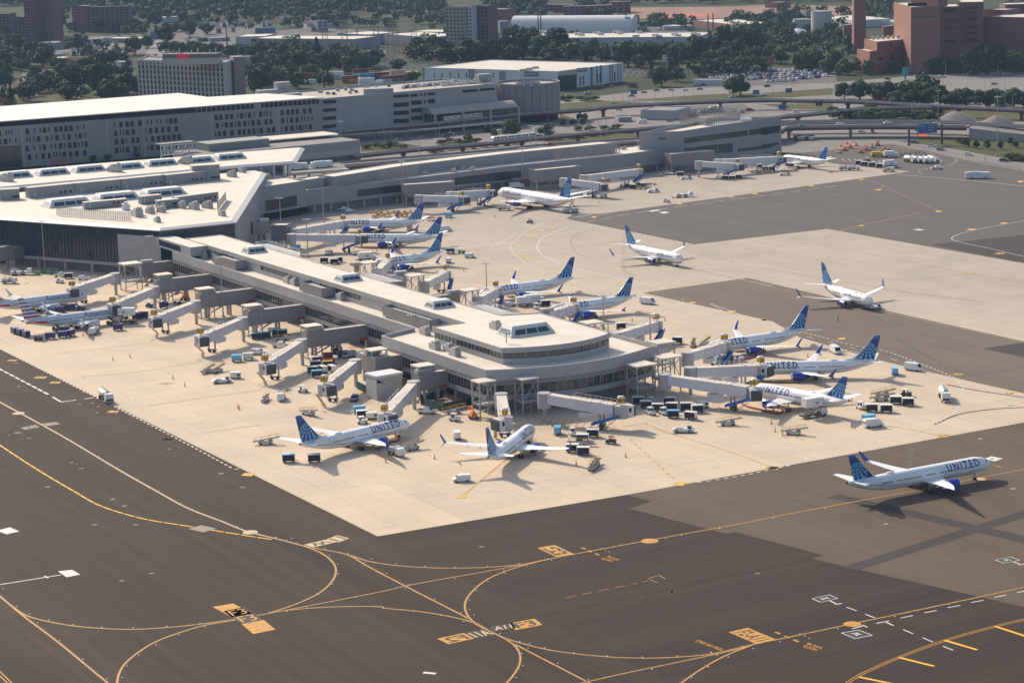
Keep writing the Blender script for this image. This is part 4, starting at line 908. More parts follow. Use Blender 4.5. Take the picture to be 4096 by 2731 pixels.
b=MB();wq(b,F[1],F[2],'b2',((1790,405),(2352,350),(2352,270),(1790,340)));wq(b,F[2],F[3],'b3',((0,345),(100,335),(100,275),(0,285)));b.build("strip_window",M_glass,con)
b=MB();wq(b,F2[0],F2[1],'b3',((1010,225),(1305,190),(1305,112),(1010,145)));wq(b,F2[0],F2[1],'b3',((1305,130),(1510,105),(1510,85),(1305,110)));b.build("strip_window",M_glass,con)
HB=[q('e5',415,625,15.9),q('e5',1052,530,15.9)]
hb=[HB[0].xy,HB[1].xy,xy(uv(HB[1])[0]-22,uv(HB[1])[1]),xy(uv(HB[0])[0]-22,uv(HB[0])[1]-4)]
block(con,hb,3.7,15.9,M_conw,M_cream,.6,.4,"head_block_wall","head_block_roof")
b=MB();wq(b,HB[0],HB[1],'e5',((530,935),(940,860),(940,722),(530,795)));b.build("strip_window",M_glass,con)
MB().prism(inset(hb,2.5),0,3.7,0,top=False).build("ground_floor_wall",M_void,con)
U0=[q('e5',1420,480,15.7),q('e5',2352,332,15.7),q('b3',0,117,15.7),q('b3',945,24,15.7)]
pu=[p.xy for p in U0]+back(U0,12)
block(con,pu,10.6,15.7,M_conw,M_cream,.4,.3,"upper_wall","upper_roof")
p1,p2=q('e5',1070,520,15.0),q('e5',1420,470,15.0);pp=[p1 .xy,p2 .xy]+back([p1,p2],9);block(con,pp,10.6,15.0,M_conw,M_cream,.4,.3,"upper_wall","upper_roof")
TZ=19.6
T0,T1,T2=q('a3',1155,1187,TZ),q('a3',1522,1177,TZ),q('a4',178,1042,TZ)
dirb=(T0-T1).normalized()
T3=T2+dirb*34
tall=thing("grey_office_block","tall grey block with green ribbon windows at the far end of the concourse","building")
tp=[T1 .xy,T2 .xy,T3 .xy,(T1+dirb*((T0-T1).length)).xy]
block(tall,tp,0,TZ,M_conw,M_cream,1.6,.4)
for pts in(((1560,1288),(2130,1218),(2130,1168),(1560,1238)),((2140,1215),(2352,1190),(2352,1140),(2140,1166)),((1560,1385),(1860,1372),(1860,1295),(1560,1332)),((1865,1372),(1995,1366),(1995,1285),(1865,1296)),((2040,1362),(2352,1325),(2352,1298),(2040,1335))):
 b=MB();wq(b,T1,T2,'a3',pts);b.build("ribbon_window",M_glassG,tall)
for pts in(((0,1215),(160,1190),(170,1125),(0,1145)),((0,1325),(150,1300),(155,1275),(0,1300))):
 b=MB();wq(b,T1,T2,'a4',pts);b.build("ribbon_window",M_glassG,tall)
b=MB();wq(b,T0,T1,'a3',((1325,1250),(1398,1248),(1398,1235),(1325,1237)));b.build("ribbon_window",M_glassG,tall)
def pen2(root,t,pts,z,h,m=M_screen,name="roof_screen"):
 P=[q(t,*p,z)for p in pts];b=MB()
 for A,B in zip(P,P[1:]):
  k=max(2,int((B-A).length/1.6))
  for j in range(k):p0,p1=A.lerp(B,j/k+.02),A.lerp(B,(j+.92)/k);b.beam(p0,p1,.1,h)
 b.build(name,m,root)
pen2(tall,'a3',((1515,1105),(1755,1130),(1820,1115),(2065,1085)),TZ-1.6,4.0);pen2(tall,'a3',((1520,1055),(1880,1020),(2065,1045)),TZ-1.6,4.0)
b=MB();p=q('a3',2110,1085,TZ-1.6);b.box(p,(6,3,1.5),.2);b.build("roof_unit",M_white,tall);b=MB();p=q('a3',2200,1072,TZ-1.6);b.box(p,(4,2.5,1.3),.2);b.build("roof_unit",mat("blue tarpaulin",(.05,.2,.45),.6),tall)
pen2(con,'b2',((1090,375),(1465,320)),ZC-.5,5.2);pen2(con,'b3',((385,185),(985,120)),ZC-.4,5.6)
M_hatch=mat("roof hatch",(.50,.48,.45),.6,.1,1)
b=MB().box((0,0,0),(3.4,1.8,1.6)).box((.6,0,1.6),(1.6,1.5,.6)).box((-1.0,.2,1.6),(1.0,1.0,.35)).tube((1.2,0,2.2),(1.2,0,2.5),.5,.5,10);u0=b.mesh("unit_body",M_unit)
RT=0
def rooftop(t,x,y,z,label,s=1.0,rot=-60,group=None):
 r=thing("rooftop_unit",label,"rooftop unit",q(t,x,y,z),radians(rot),group);r.scale=(s,s,s);put("cabinet",u0,r)
 MB().beam((-1.7,.3,.5),(-2.9,.3,.5),.5,.5).box((-2.9,.3,0),(.5,.5,1.0)).build("duct",M_unit,r)
for t,x,y,z,l in(('e3',1640,505,16.4,"grey air unit beside the big pavilion skylight"),('e3',1030,800,11.7,"large pale air unit on the lower pavilion roof by the left edge"),('e3',1110,855,11.7,"ribbed air unit with pipes next to the large pale one"),('e3',850,770,11.7,"low round topped unit with dishes on the lower pavilion roof"),('e3',720,580,11.7,"rusty low unit in the corner under the pavilion wall"),('e1',1090,500,11.7,"small dark fan unit at the hall end of the pier roof"),('e1',2280,850,11.7,"row unit of pipes and tanks on the pier roof"),('e2',170,235,11.7,"many piped condenser on the pier roof before the second screen"),('e2',770,400,11.7,"white box unit beside the second plant screen"),('e2',860,455,11.7,"low piping frame on the pier roof right of the second screen")):
 rooftop(t,x,y,z,l,1.15)
cl_=thing("cooling_tower","round white tank behind the louvred fence on the hall roof","cooling tower",q('e6',1645,130,ZH));MB().tube((0,0,0),(0,0,2.6),1.7,1.7,16).build("tank",M_white,cl_);MB().tube((0,0,2.6),(0,0,3.3),.9,.9,12).build("fan_stack",M_white,cl_)
for i,(t,x,y,s)in enumerate((('e6',1790,215,1.6),('e6',1960,175,1.2),('e6',2110,160,1.1),('b1',1240,670,1.4),('b1',1350,640,1.1),('b1',1450,620,1.1),('b1',1630,610,1.3),('b1',1740,620,1.4),('b1',1860,610,1.3),('b1',1400,560,1.2),('b1',2170,290,1.2),('b1',2080,330,1.3),('b1',1410,735,1.0),('b1',1990,680,1.0))):
 rooftop(t,x,y,ZH,"grey machine in the cluster of plant on the hall roof",s,-60+(i%3)*8,"plant cluster on the hall roof")
fr_=thing("louvre_fence","long see through metal louvre fence along the front of the hall roof","fence");A,B=q('e6',745,205,ZH),q('e6',1715,275,ZH);b=MB();pb=MB();k=34
for j in range(k):
 p0,p1=A.lerp(B,(j+.06)/k),A.lerp(B,(j+.94)/k)
 for z in range(9):b.beam(p0+Vector((0,0,.35+z*.36)),p1+Vector((0,0,.35+z*.36)),.06,.13)
for j in range(k+1):pb.box(A.lerp(B,j/k),(.16,.16,3.7),0)
b.build("louvre_panel",M_screen,fr_);pb.build("post_row",M_screen,fr_)
A,B=q('b1',1950,640,ZH),q('b1',2025,540,ZH);fr2=thing("louvre_fence","short louvre fence at the right end of the hall roof plant","fence");b=MB()
for z in range(9):b.beam(A+Vector((0,0,.3+z*.38)),B+Vector((0,0,.3+z*.38)),.1,.27)
b.build("louvre_panel",M_screen,fr2);MB().box(A,(.2,.2,3.8)).build("post",M_screen,fr2);MB().box(B,(.2,.2,3.8)).build("post",M_screen,fr2)
def cabin(t,a,c,dep_,h,label,z):
 A,B=q(t,*a,z),q(t,*c,z);d=B-A;r=thing("site_cabin",label,"cabin",A,atan2(d.y,d.x));L_=d.length
 MB().box((L_/2,dep_/2,.25),(L_,dep_,h),0).build("wall",M_shed,r);MB().box((L_/2,dep_/2,.25+h),(L_+.3,dep_+.3,.18),0,0).build("roof",M_cream,r)
 for f in(.66,.76,.88):MB().face([(L_*f,-.03,1.2),(L_*f+1.2,-.03,1.2),(L_*f+1.2,-.03,2.2),(L_*f,-.03,2.2)]).build("window",M_dark,r)
 b=MB();b.face([(L_*.1,-.03,.3),(L_*.1+1,-.03,.3),(L_*.1+1,-.03,2.4),(L_*.1,-.03,2.4)]);b.build("door",M_unit,r)
 for s_ in(.1,.9):MB().box((L_*s_,dep_/2,0),(.5,dep_*.9,.25)).build("skid",M_dark,r)
for t,a,c,l in(('b1',(-30,550),(175,540),"leftmost grey site cabin on the step between the terminal roofs"),('b1',(265,532),(672,490),"grey site cabin second from the left along the roof step"),('b1',(683,490),(1085,452),"grey site cabin in the middle of the roof step row"),('b1',(1092,452),(1478,412),"grey site cabin fourth along the roof step"),('b1',(1490,415),(1840,378),"grey site cabin with a long lean-to roof, fifth along the step")):
 cabin(t,a,c,4.5,4.6,l,ZH-.3)
cabin('b1',(1730,380),(1975,365),7,7.0,"tall grey cabin with a wide dark doorway near the right end of the step",ZH-.3)
cabin('b1',(1585,590),(1960,540),3.2,3.2,"low grey cabin by the third hall skylight",ZH);cabin('b1',(760,625),(1140,590),3.0,2.6,"low dark cabin behind the louvre fence",ZH);cabin('b1',(1270,580),(1450,560),3.2,3.0,"short cabin amid the roof plant, left one",ZH);cabin('b1',(1420,620),(1610,600),3.2,3.0,"short cabin amid the roof plant, right one",ZH)
for t,x,y,z,l in(('b1',60,370,ZD,"grey vent unit at the left end of the long departures roof"),('b1',1035,285,ZD,"grey vent unit between the fourth and fifth departures skylights"),('b1',1675,215,ZD,"grey vent unit by the sixth departures skylight")):rooftop(t,x,y,z,l,1.7,-30)
for i,(t,x,y)in enumerate((('e5',1560,590),('e5',1630,580),('b2',800,405),('b2',1525,310),('b2',1860,265),('b2',1780,285),('b2',1945,268),('a3',1020,1340))):rooftop(t,x,y,ZC-.5,"small grey vent on the low roof of the long concourse",.75,-10,"vents on the concourse roof")
# ---------------------------------------------------------------- boarding bridges
M_tun=mat("white bridge panel",(.60,.60,.63),.45,.05,.5)
M_cab=mat("brushed cab shutter",(.40,.39,.37),.4,.12,2.0)
M_bel=mat("dark ribbed bellows",(.075,.075,.08),.8)
M_slide=mat("blue slide",(.02,.13,.42),.5)
M_yel_s=mat("amber gate sign",(.75,.40,.015),.5)
M_rib=NB("ribbed grey cladding");_c=M_rib.sep(M_rib.coord(0));M_rib=M_rib.out(M_rib.mix(M_rib.math('LESS_THAN',M_rib.math('FRACT',M_rib.math('MULTIPLY',_c[2],2.6)),.22),(.275,.27,.265),(.17,.165,.165)),.5,.4)
M_ylw=mat("safety yellow",(.62,.34,.03),.6)
def bridge(no,label,gang=None,rot=None,cabp=None,canopy=None,wide=3.6,slide=False,zr=8.8,zt=8.1,zc=6.7,name="boarding_bridge",cs=5.0,redsign=True,ext_=0):
 if rot:ctr=rot
 else:ctr=(gang[0][0],gang[1][1],gang[1][2])
 R0=q(*ctr,zt);root=thing(name,label,"boarding bridge",(R0 .x,R0 .y,0));O=Vector((R0 .x,R0 .y,0))
 if gang:
  t0,x0,y0,t1,x1,y1=gang if len(gang)==6 else(gang[0][0],*gang[0][1:],gang[1][0],*gang[1][1:])
  A,B=q(t0,x0,y0,zr),q(t1,x1,y1,zr);ua,va=uv(A);ub,vb=uv(B);um=(ua+ub)/2
  if abs(ub-ua)<9:ua=ub=um
  P=[xy(ua,va+1.2),xy(ub,vb),xy(ub-wide,vb),xy(ua-wide,va+1.2)];P=[p-O.xy for p in P]
  block(root,P,3.8,zr,M_rib,M_cream,.25,.25,"gangway","gangway_roof")
  c_=sum(P,Vector((0,0)))/4
  for f,g in((.12,.15),(.12,.85),(.45,.15),(.45,.85)):
   p=P[1].lerp(P[0],f).lerp(P[2].lerp(P[3],f),g);MB().box((p.x,p.y,0),(.7,.7,3.8),radians(-60)).build("leg",M_col,root)
  b=MB();s0,s1=P[1].lerp(P[2],.5).lerp(P[0],.05),P[1].lerp(P[2],.5).lerp(P[0],.35);b.beam((s0 .x,s0 .y,.1),(s1 .x,s1 .y,3.6),1.1,.25);b.build("stair",M_steel,root)
  if redsign:
   b=MB();n_=(P[0]-P[1]).normalized();o=Vector((n_.y,-n_.x))*.08;p,r=P[0]-n_*7.5,P[0]-n_*3.4
   p+=o;r+=o;b.face([(p.x,p.y,4.05),(r.x,r.y,4.05),(r.x,r.y,4.65),(p.x,p.y,4.65)]);b.build("clearance_sign",M_red,root)
  p=P[1].lerp(P[0],.16).lerp(P[2].lerp(P[3],.16),.5);MB().box((p.x,p.y,zr-.1),(4.6,2.2,1.2),radians(30)).build("roof_unit",M_unit,root)
 if canopy:
  K=q(*canopy,10.5)-O;cn=MB();cn.box((K.x,K.y,10.2),(cs,cs*1.15,.4),radians(-60)).build("canopy_roof",M_cream,root)
  b=MB();cor=[]
  for i,j in((-1,-1),(1,-1),(1,1),(-1,1)):
   d=xy(i*cs*.42,j*cs*.5);b.box((K.x+d.x,K.y+d.y,0),(.32,.32,10.2),radians(-60));cor.append(Vector((K.x+d.x,K.y+d.y,0)))
  for i in range(4):a,c=cor[i],cor[(i+1)%4];b.beam(a+Vector((0,0,4.0)),c+Vector((0,0,4.0)),.22,.3);b.tube(a+Vector((0,0,4.2)),c+Vector((0,0,10.0)),.12,.12,6)
  b.build("canopy_frame",M_steel,root)
  b=MB();b.box((K.x,K.y,3.6),(cs*.8,cs,.3),radians(-60));b.beam(cor[0]+Vector((0,0,.1)),cor[2]+Vector((0,0,3.4)),1.0,.2);b.build("stair",M_steel,root)
 if rot:
  MB().tube((0,0,4.0),(0,0,zt+.2),1.9,1.9,14).build("rotunda",M_cab,root,True);MB().tube((0,0,0),(0,0,4.0),.55,.55,10).build("rotunda_column",M_col,root,True)
  Cb=q(*cabp,zc)-O;d=Vector((Cb.x,Cb.y,0));L_=d.length;d.normalize();ang=atan2(d.y,d.x);n_=Vector((-d.y,d.x,0))
  s0,s1=1.6,L_-1.4
  def zat(s):return zt+(zc-zt)*(s-s0)/max(1,s1-s0)
  cuts=[(0,.34,2.7,2.75),(.34,.66,2.95,2.95),(.66,1,3.2,3.15)]
  for f0,f1,w_,h_ in cuts:
   a,c=s0+(s1-s0)*f0,s0+(s1-s0)*f1+(.25 if f1<1 else 0);e=(h_-2.75)*.5
   tb=MB().beam(d*a+Vector((0,0,zat(a)-h_+e)),d*c+Vector((0,0,zat(c)-h_+e)),w_,h_,0,1).build("tunnel",[M_tun,M_cream],root)
  rb=MB()
  for f in range(9):
   s=s0+(s1-s0)*(.36+.63*f/8);
   for o in(-1.3,1.3):rb.box(d*s+n_*o+Vector((0,0,zat(s)+.2)),(.07,.07,1.0),ang)
  for o in(-1.3,1.3):
   a,c=s0+(s1-s0)*.36,s1;rb.beam(d*a+n_*o+Vector((0,0,zat(a)+1.15)),d*c+n_*o+Vector((0,0,zat(c)+1.15)),.07,.07)
  rb.build("roof_rail",M_white,root)
  cb=MB();cc=d*(L_+.4);cb.tube(cc+Vector((0,0,zc-3.5)),cc+Vector((0,0,zc)),2.1,2.1,14);cb.build("cab_rotunda",M_cab,root,True)
  side=-1 if not slide else-1
  fd=(d*.55+n_*(.85*(1 if ext_>=0 else-1))).normalized();fa=atan2(fd.y,fd.x)
  hb_=MB().beam(cc+fd*.8+Vector((0,0,zc-3.4)),cc+fd*3.0+Vector((0,0,zc-3.4)),3.4,3.3,0,1).build("cab",[M_tun,M_cream],root)
  wb=MB();
  for o in(1,-1):
   nn=Vector((-fd.y,fd.x,0))*1.73*o;a=cc+fd*1.4+nn;wb.face([a+Vector((0,0,zc-1.9)),a+fd*.8+Vector((0,0,zc-1.9)),a+fd*.8+Vector((0,0,zc-.7)),a+Vector((0,0,zc-.7))])
  wb.build("window",M_glassd,hb_)
  MB().beam(cc+fd*3.0+Vector((0,0,zc-3.3)),cc+fd*3.7+Vector((0,0,zc-3.1)),3.1,2.8).build("bellows",M_bel,root)
  sgp=cc+Vector((0,0,zc));s_=MB().tube(sgp,sgp+Vector((0,0,.7)),.12,.12,6).box(sgp+Vector((0,0,.7)),(1.7,1.7,1.5),ang);s_.lathe([(2.2,1.30),(2.55,.9),(2.7,0)],sgp,(0,0,1),4,1)
  so=s_.build("gate_sign",[M_yel_s,M_white],root)
  if no:
   nb=MB()
   for k in range(4):
    a=ang+k*pi/2;e=Vector((cos(a),sin(a),0));f_=Vector((-sin(a),cos(a),0));text_on(nb,no,sgp+e*.87-f_*.62+Vector((0,0,.95)),f_*1.24,Vector((0,0,1.0)),0,.03)
   nb.build("gate_number",M_dark,so)
  s=s0+(s1-s0)*.80;p=d*s;zb=zat(s)-3.1
  b=MB()
  for o in(-1.25,1.25):b.box(p+n_*o+Vector((0,0,.5)),(.42,.42,zb+.4+2.6),ang)
  b.beam(p-n_*1.7+Vector((0,0,.55)),p+n_*1.7+Vector((0,0,.55)),.7,.5);b.build("drive_column",M_steel,root)
  for o in(-.9,.9):MB().lathe([(-.3,.3),(-.3,.55),(.3,.55),(.3,.3)],p+n_*o+Vector((0,0,.55)),n_,12).build("wheel",M_tire,root)
  s=s0+(s1-s0)*.58;MB().beam(d*(s-2.2)+Vector((0,0,zat(s)-4.9)),d*(s+2.2)+Vector((0,0,zat(s)-4.9)),1.9,1.5).build("air_unit",M_white,root)
  st_=cc-n_*2.6;MB().beam(st_-d*4.4+Vector((0,0,.1)),st_-d*.2+Vector((0,0,zc-3.4)),.9,.2).build("service_stair",M_steel,root)
  if slide:
   k=1 if slide>0 else-1;a,c=cc-n_*2.4*k+d*.6+Vector((0,0,zc-3.0)),cc-n_*2.9*k-d*7.6+Vector((0,0,1.0))
   b=MB().beam(c,a,1.0,.22);b.build("bag_slide",M_slide,root)
   so2=MB()
   for o in(-.5,.5):so2 .beam(c+n_*o+Vector((0,0,.1)),a+n_*o+Vector((0,0,.1)),.08,.75)
   so2 .build("slide_side",M_slide,root)
   m_=c.lerp(a,.35);MB().box((m_.x,m_.y,0),(.9,.9,m_.z)).build("slide_stand",M_dark,root)
 return root
def g2(a,c):return(a,c)
bridge("9","boarding bridge signed 9 sloping to the silver jet at the left edge",(('e1',778,520),('e1',285,577)),('e6',1500,960),('e6',950,1140),('e6',1700,822),cs=6.5)
bridge("10","boarding bridge signed 10 reaching over the nose of the full silver jet",(('e1',1310,690),('e1',482,790)),('e6',2010,1135),('e6',1480,1350),('e1',560,705))
bridge("11","boarding bridge signed 11 with its cab idle above orange wheels",(('e1',1885,880),('e1',1030,972)),('e1',985,1060),('e1',455,1260),('e1',1100,890))
bridge("12","boarding bridge signed 12 with idle cab and long shadow",(('e2',515,505),('e1',1650,1190)),('e1',1600,1275),('e1',1060,1500),('e1',1720,1108))
bridge("14","boarding bridge signed 14 over a crowded baggage yard",(('e2',1330,768),('e2',405,882)),('e2',345,975),('c2',95,600),('e2',470,785))
bridge("15","boarding bridge signed 15 leading from the broad ribbed box",(('e2',1795,1155),('e2',1300,1217)),('e2',1045,1240),('c2',625,790),('e2',1320,1095),wide=13.0)
bridge("16","boarding bridge signed 16 docked at the jet nearest the pier corner",(('e3',1140,1030),('e3',640,1100)),('c2',1420,775),('c2',1165,1050),('e3',690,975))
bridge("17","short steep boarding bridge signed 17 behind the jet seen from the tail",(('e3',1690,1130),('e3',1610,1200)),('c2',2205,885),('c2',2240,1090),('e3',1480,1178),redsign=False,ext_=-1)
bridge("18","boarding bridge signed 18 standing idle with a blue slide in front of the pavilion",(('e4',560,1040),('e4',480,1100)),('c3',305,880),('c3',985,985),('e4',340,1075),slide=1,redsign=False)
bridge("19","long boarding bridge signed 19 docked at the jet with the catering box",None,('c3',1385,712),('c3',2180,825),('e4',1840,898),slide=1,cs=6.2,ext_=-1)
bridge("20","long boarding bridge signed 20 docked at the level jet",None,('c3',1615,650),('c3',2235,625),('c3',1400,545),slide=1,cs=6.2,ext_=-1)
bridge("21","boarding bridge signed 21 right of the pavilion with a steep blue slide",None,('c3',1590,515),('c3',1915,420),('c3',1355,415),slide=1,cs=6.0)
bridge("22","idle boarding bridge signed 22 just beyond the pavilion with no jet",None,('c3',945,340),('c3',1305,235),('c3',725,240),slide=1,cs=5.6)
bridge("23","boarding bridge peeping over the pavilion roof to the jet with wingtip fences",(('e3',2250,300),('e3',2352,290)),('c3',285,165),('c3',565,82),slide=1,redsign=False)
bridge("24","boarding bridge with an upright blue slide beside a white minivan",(('b2',1600,1405),('b2',1830,1370)),('b2',1995,1410),('b2',2155,1325),('b2',1915,1340),slide=1,redsign=False)
bridge("25","idle boarding bridge with blue slide behind the pier and no jet at it",(('b2',1180,1225),('b2',1340,1200)),('b2',1515,1270),('b2',1705,1175),('b2',1430,1210),slide=1,redsign=False)
bridge("27","boarding bridge behind the pier to the nearest jet of the stack of three",(('b2',900,1130),('b2',930,1125)),('b2',1095,1160),('b2',1190,1070),('b2',1015,1095),slide=1,redsign=False)
bridge("28","long level boarding bridge to the middle jet of the stack of three",(('e5',280,1075),('e5',600,1075)),('b2',325,845),('b2',930,850),None,slide=1,ext_=-1)
bridge("29","boarding bridge rising to the rearmost jet of the stack of three",None,('b2',335,800),('b2',785,725),None,slide=1)
def gatebox(t,a,c,dep_,z,label):
 A,B=q(t,*a,z),q(t,*c,z);d=(B-A).normalized();n_=Vector((-d.y,d.x,0));n_=n_ if n_.y>0 else-n_
 P=[A.xy,B.xy,(B+n_*dep_).xy,(A+n_*dep_).xy];r=thing("gate_house",label,"gate house");block(r,P,3.8,z,M_panelD,M_cream,.4,.3)
 for p in inset(P,.8):MB().box((p.x,p.y,0),(.7,.7,3.8)).build("leg",M_col,r)
 return r
gatebox('e5',(598,1112),(805,1112),8,10.4,"tall square grey gate house where two bridges begin near the hall")
gatebox('b2',(1340,402),(1790,372),7,10.0,"long grey gate house on legs left of the wide jet's nose")
gatebox('b3',(232,272),(635,232),7,10.0,"grey gate house on legs behind the wide jet's fin")
gatebox('b3',(1442,128),(1835,95),7,10.0,"grey gate house on legs below the tall office block")
bridge("30","short boarding bridge with blue slide left of the wide jet's nose, lower of two",None,('b2',1465,497),('b2',1850,505),None,slide=1,ext_=-1)
bridge("31","boarding bridge docked at the nose of the wide jet",None,('b2',1745,468),('b2',2085,450),None,slide=1,ext_=-1)
bridge("32","boarding bridge ending in a round cab just right of the wide jet's fin",None,('b3',478,345),('b3',835,390),None,slide=1,ext_=-1)
bridge("33","empty boarding bridge with blue slide right of the wide jet's tail",None,('b3',655,318),('b3',1150,262),None,slide=1)
bridge("34","empty boarding bridge with blue slide under the office block",None,('b3',1690,192),('b3',2035,212),None,slide=1,ext_=-1)
bridge("35","farthest boarding bridge, docked at the small jet with banded fin",None,('b3',1862,175),('b4',150,150),None,slide=1,ext_=-1)
r=gatebox('e6',(172,628),(440,572),4.2,8.6,"low grey gangway joined to the glass hall at the left edge")
MB().box((0,0,0),(.1,.1,.1));gatebox('e6',(-60,628),(165,592),4.5,9.6,"taller grey gangway house cut by the left edge")
r=thing("site_shelter","white topped work shelter with a tarpaulin side inside green hoardings","shelter");A,B=q('e2',1325,1455,7.2),q('e2',1655,1400,7.2);d=(B-A).normalized();n_=Vector((-d.y,d.x,0));d3=(B-A).length
P=[A.xy,B.xy,(B+n_*6).xy,(A+n_*6).xy];MB().prism(P,0,6.6,0,0).build("wall",M_unit,r);MB().prism([p for p in inset(P,-.3)],6.6,7.3,0,0).build("roof",M_white,r)
b=MB();wq(b,A,B,'e2',((1335,1545),(1425,1535),(1425,1490+45),(1335,1500)));b.build("doorway",M_void,r);b=MB();a2,c2_=P[3],P[0];panel(b,P[3],P[0],.2,6.0,.1);b.build("tarpaulin",M_white,r)
M_green=mat("green hoarding",(.012,.06,.045),.8,.2,1)
def hoard(t,pts,label):
 r=thing("hoarding",label,"fence");P=[q(t,*p,0)for p in pts];b=MB();pb=MB()
 for a,c in zip(P,P[1:]):
  b.beam(a+Vector((0,0,.1)),c+Vector((0,0,.1)),.08,2.3)
  for j in range(max(1,int((c-a).length/3))+1):pb.box(a.lerp(c,min(1,j*3/(c-a).length)),(.12,.12,2.55))
 b.build("panel",M_green,r);pb.build("post_row",M_steel,r)
hoard('c2',((915,840),(1105,935),(1310,890),(1300,850)),"green hoarding round the white topped work shelter");hoard('c2',((1485,985),(1490,960),(1690,925)),"back run of green hoarding left of the canopy tower");hoard('c2',((1540,1000),(1680,1050),(1960,985)),"front run of green hoarding above the yellow belt loader")
# ---------------------------------------------------------------- vehicles (built heading along +x)
M_car={k:mat(k+" car paint",c,.3,spec=.5)for k,c in dict(white=(.72,.71,.69),black=(.02,.02,.022),silver=(.42,.43,.44),grey=(.16,.165,.17),blue=(.03,.07,.20),red=(.33,.03,.03),navy=(.018,.035,.13),tan=(.40,.33,.24),sky=(.17,.45,.70),green=(.08,.30,.10),yellow=(.62,.36,.03),orange=(.62,.16,.05),maroon=(.17,.035,.035),teal=(.05,.25,.30),cream=(.60,.53,.42)).items()}
M_curtain=mat("dark cart curtain",(.028,.03,.042),.8)
M_belt=mat("rubber belt",(.03,.03,.032),.8);M_gse=mat("weathered white steel",(.52,.51,.48),.5,.12,2)
M_lightw=mat("head light lens",(.75,.72,.62),.2);M_lightr=mat("tail light lens",(.35,.02,.02),.3)
def wheels(r,xs,w_,rad,tw=.22):
 for x in xs:
  for s in(-1,1):MB().lathe([(-tw/2,rad*.5),(-tw/2,rad),(tw/2,rad),(tw/2,rad*.5)],(x,s*(w_/2-tw/2+.02),rad),(0,1,0),10).build("wheel",M_tire,r)
def shell(r,prof,w_,m,taper=.86,zt=1.0,name="body"):
 "car-like body: side profile (x, z) lofted across the width; points above zt lean inwards"
 b=MB();Y=[(-1,0),(1,0)];rings=[]
 for s in(-1,1):rings.append([(x,s*w_/2*(1 if z<=zt else taper),z)for x,z in prof])
 b.loft(rings);return b.build(name,m,r,False,True)
def glz(r,quads,m=None):
 b=MB()
 for f in quads:b.face(f)
 return b.build("window",m or M_glassd,r)
def side_glass(w_,pts,o=.02):
 return[[(x,s*(y+o),z)for x,y,z in pts][::s]for s in(1,-1)]
def mk_van(col):
 r=thing("van","","van");W=2.05;shell(r,[(-2.8,.4),(2.75,.4),(2.85,.85),(2.35,1.2),(1.55,2.15),(.9,2.35),(-2.6,2.4),(-2.8,2.0)],W,M_car[col],.9,1.25)
 glz(r,[[(2.37,-.82,1.25),(2.37,.82,1.25),(1.60,.78,2.1),(1.60,-.78,2.1)],[(-2.82,.8,1.3),(-2.82,-.8,1.3),(-2.78,-.78,2.0),(-2.78,.78,2.0)]]+side_glass(.975,[(-2.5,.0,1.35),(1.0,0,1.35),(.9,-.05,2.0),(-2.5,-.05,2.0)])+side_glass(.98,[(1.1,0,1.35),(2.0,0,1.35),(1.5,-.05,2.0),(1.1,-.05,2.0)]))
 for s in(-.75,.75):MB().box((2.8,s,.75),(.1,.3,.2)).build("headlight",M_lightw,r)
 wheels(r,(-1.75,1.8),W,.36);return r
def mk_cargo(col="white"):
 r=thing("cargo_van","","van");W=1.85;shell(r,[(-2.2,.35),(2.2,.35),(2.3,.8),(1.5,1.05),(.85,1.75),(.3,1.85),(-2.1,1.85),(-2.2,1.5)],W,M_car[col],.88,1.1)
 glz(r,[[(1.5,-.75,1.08),(1.5,.75,1.08),(.9,.7,1.7),(.9,-.7,1.7)]]+side_glass(.90,[(.15,0,1.12),(1.3,0,1.12),(.8,-.05,1.62),(.15,-.05,1.62)]));wheels(r,(-1.35,1.45),W,.33);return r
def mk_suv(col):
 r=thing("car","","car");W=1.9;shell(r,[(-2.3,.38),(2.3,.38),(2.35,.85),(1.15,1.05),(.45,1.62),(-1.75,1.66),(-2.3,1.0)],W,M_car[col],.80,1.08)
 glz(r,[[(1.16,-.75,1.07),(1.16,.75,1.07),(.5,.66,1.6),(.5,-.66,1.6)],[(-2.28,.72,1.08),(-2.28,-.72,1.08),(-1.82,-.64,1.6),(-1.82,.64,1.6)]]+side_glass(.86,[(-1.8,0,1.08),(.95,0,1.08),(.42,-.1,1.55),(-1.6,-.1,1.58)]))
 for s in(-.7,.7):MB().box((2.27,s,.7),(.12,.3,.15)).build("headlight",M_lightw,r);MB().box((-2.27,s,.8),(.12,.25,.2)).build("tail_light",M_lightr,r)
 wheels(r,(-1.45,1.45),W,.36);return r
def mk_pickup(col="white"):
 r=thing("pickup_truck","","pickup");W=2.0;shell(r,[(-2.9,.5),(2.85,.5),(2.9,1.05),(1.4,1.2),(.75,1.85),(-.75,1.88),(-.95,1.2),(-2.9,1.2)],W,M_car[col],.84,1.22)
 glz(r,[[(1.42,-.8,1.22),(1.42,.8,1.22),(.8,.7,1.82),(.8,-.7,1.82)]]+side_glass(.92,[(-.7,0,1.24),(1.2,0,1.24),(.72,-.1,1.78),(-.62,-.1,1.78)]));MB().box((-1.95,0,1.205),(1.8,1.7,.02)).build("cargo_bed",M_dark,r);wheels(r,(-1.9,1.9),W,.42,.26);return r
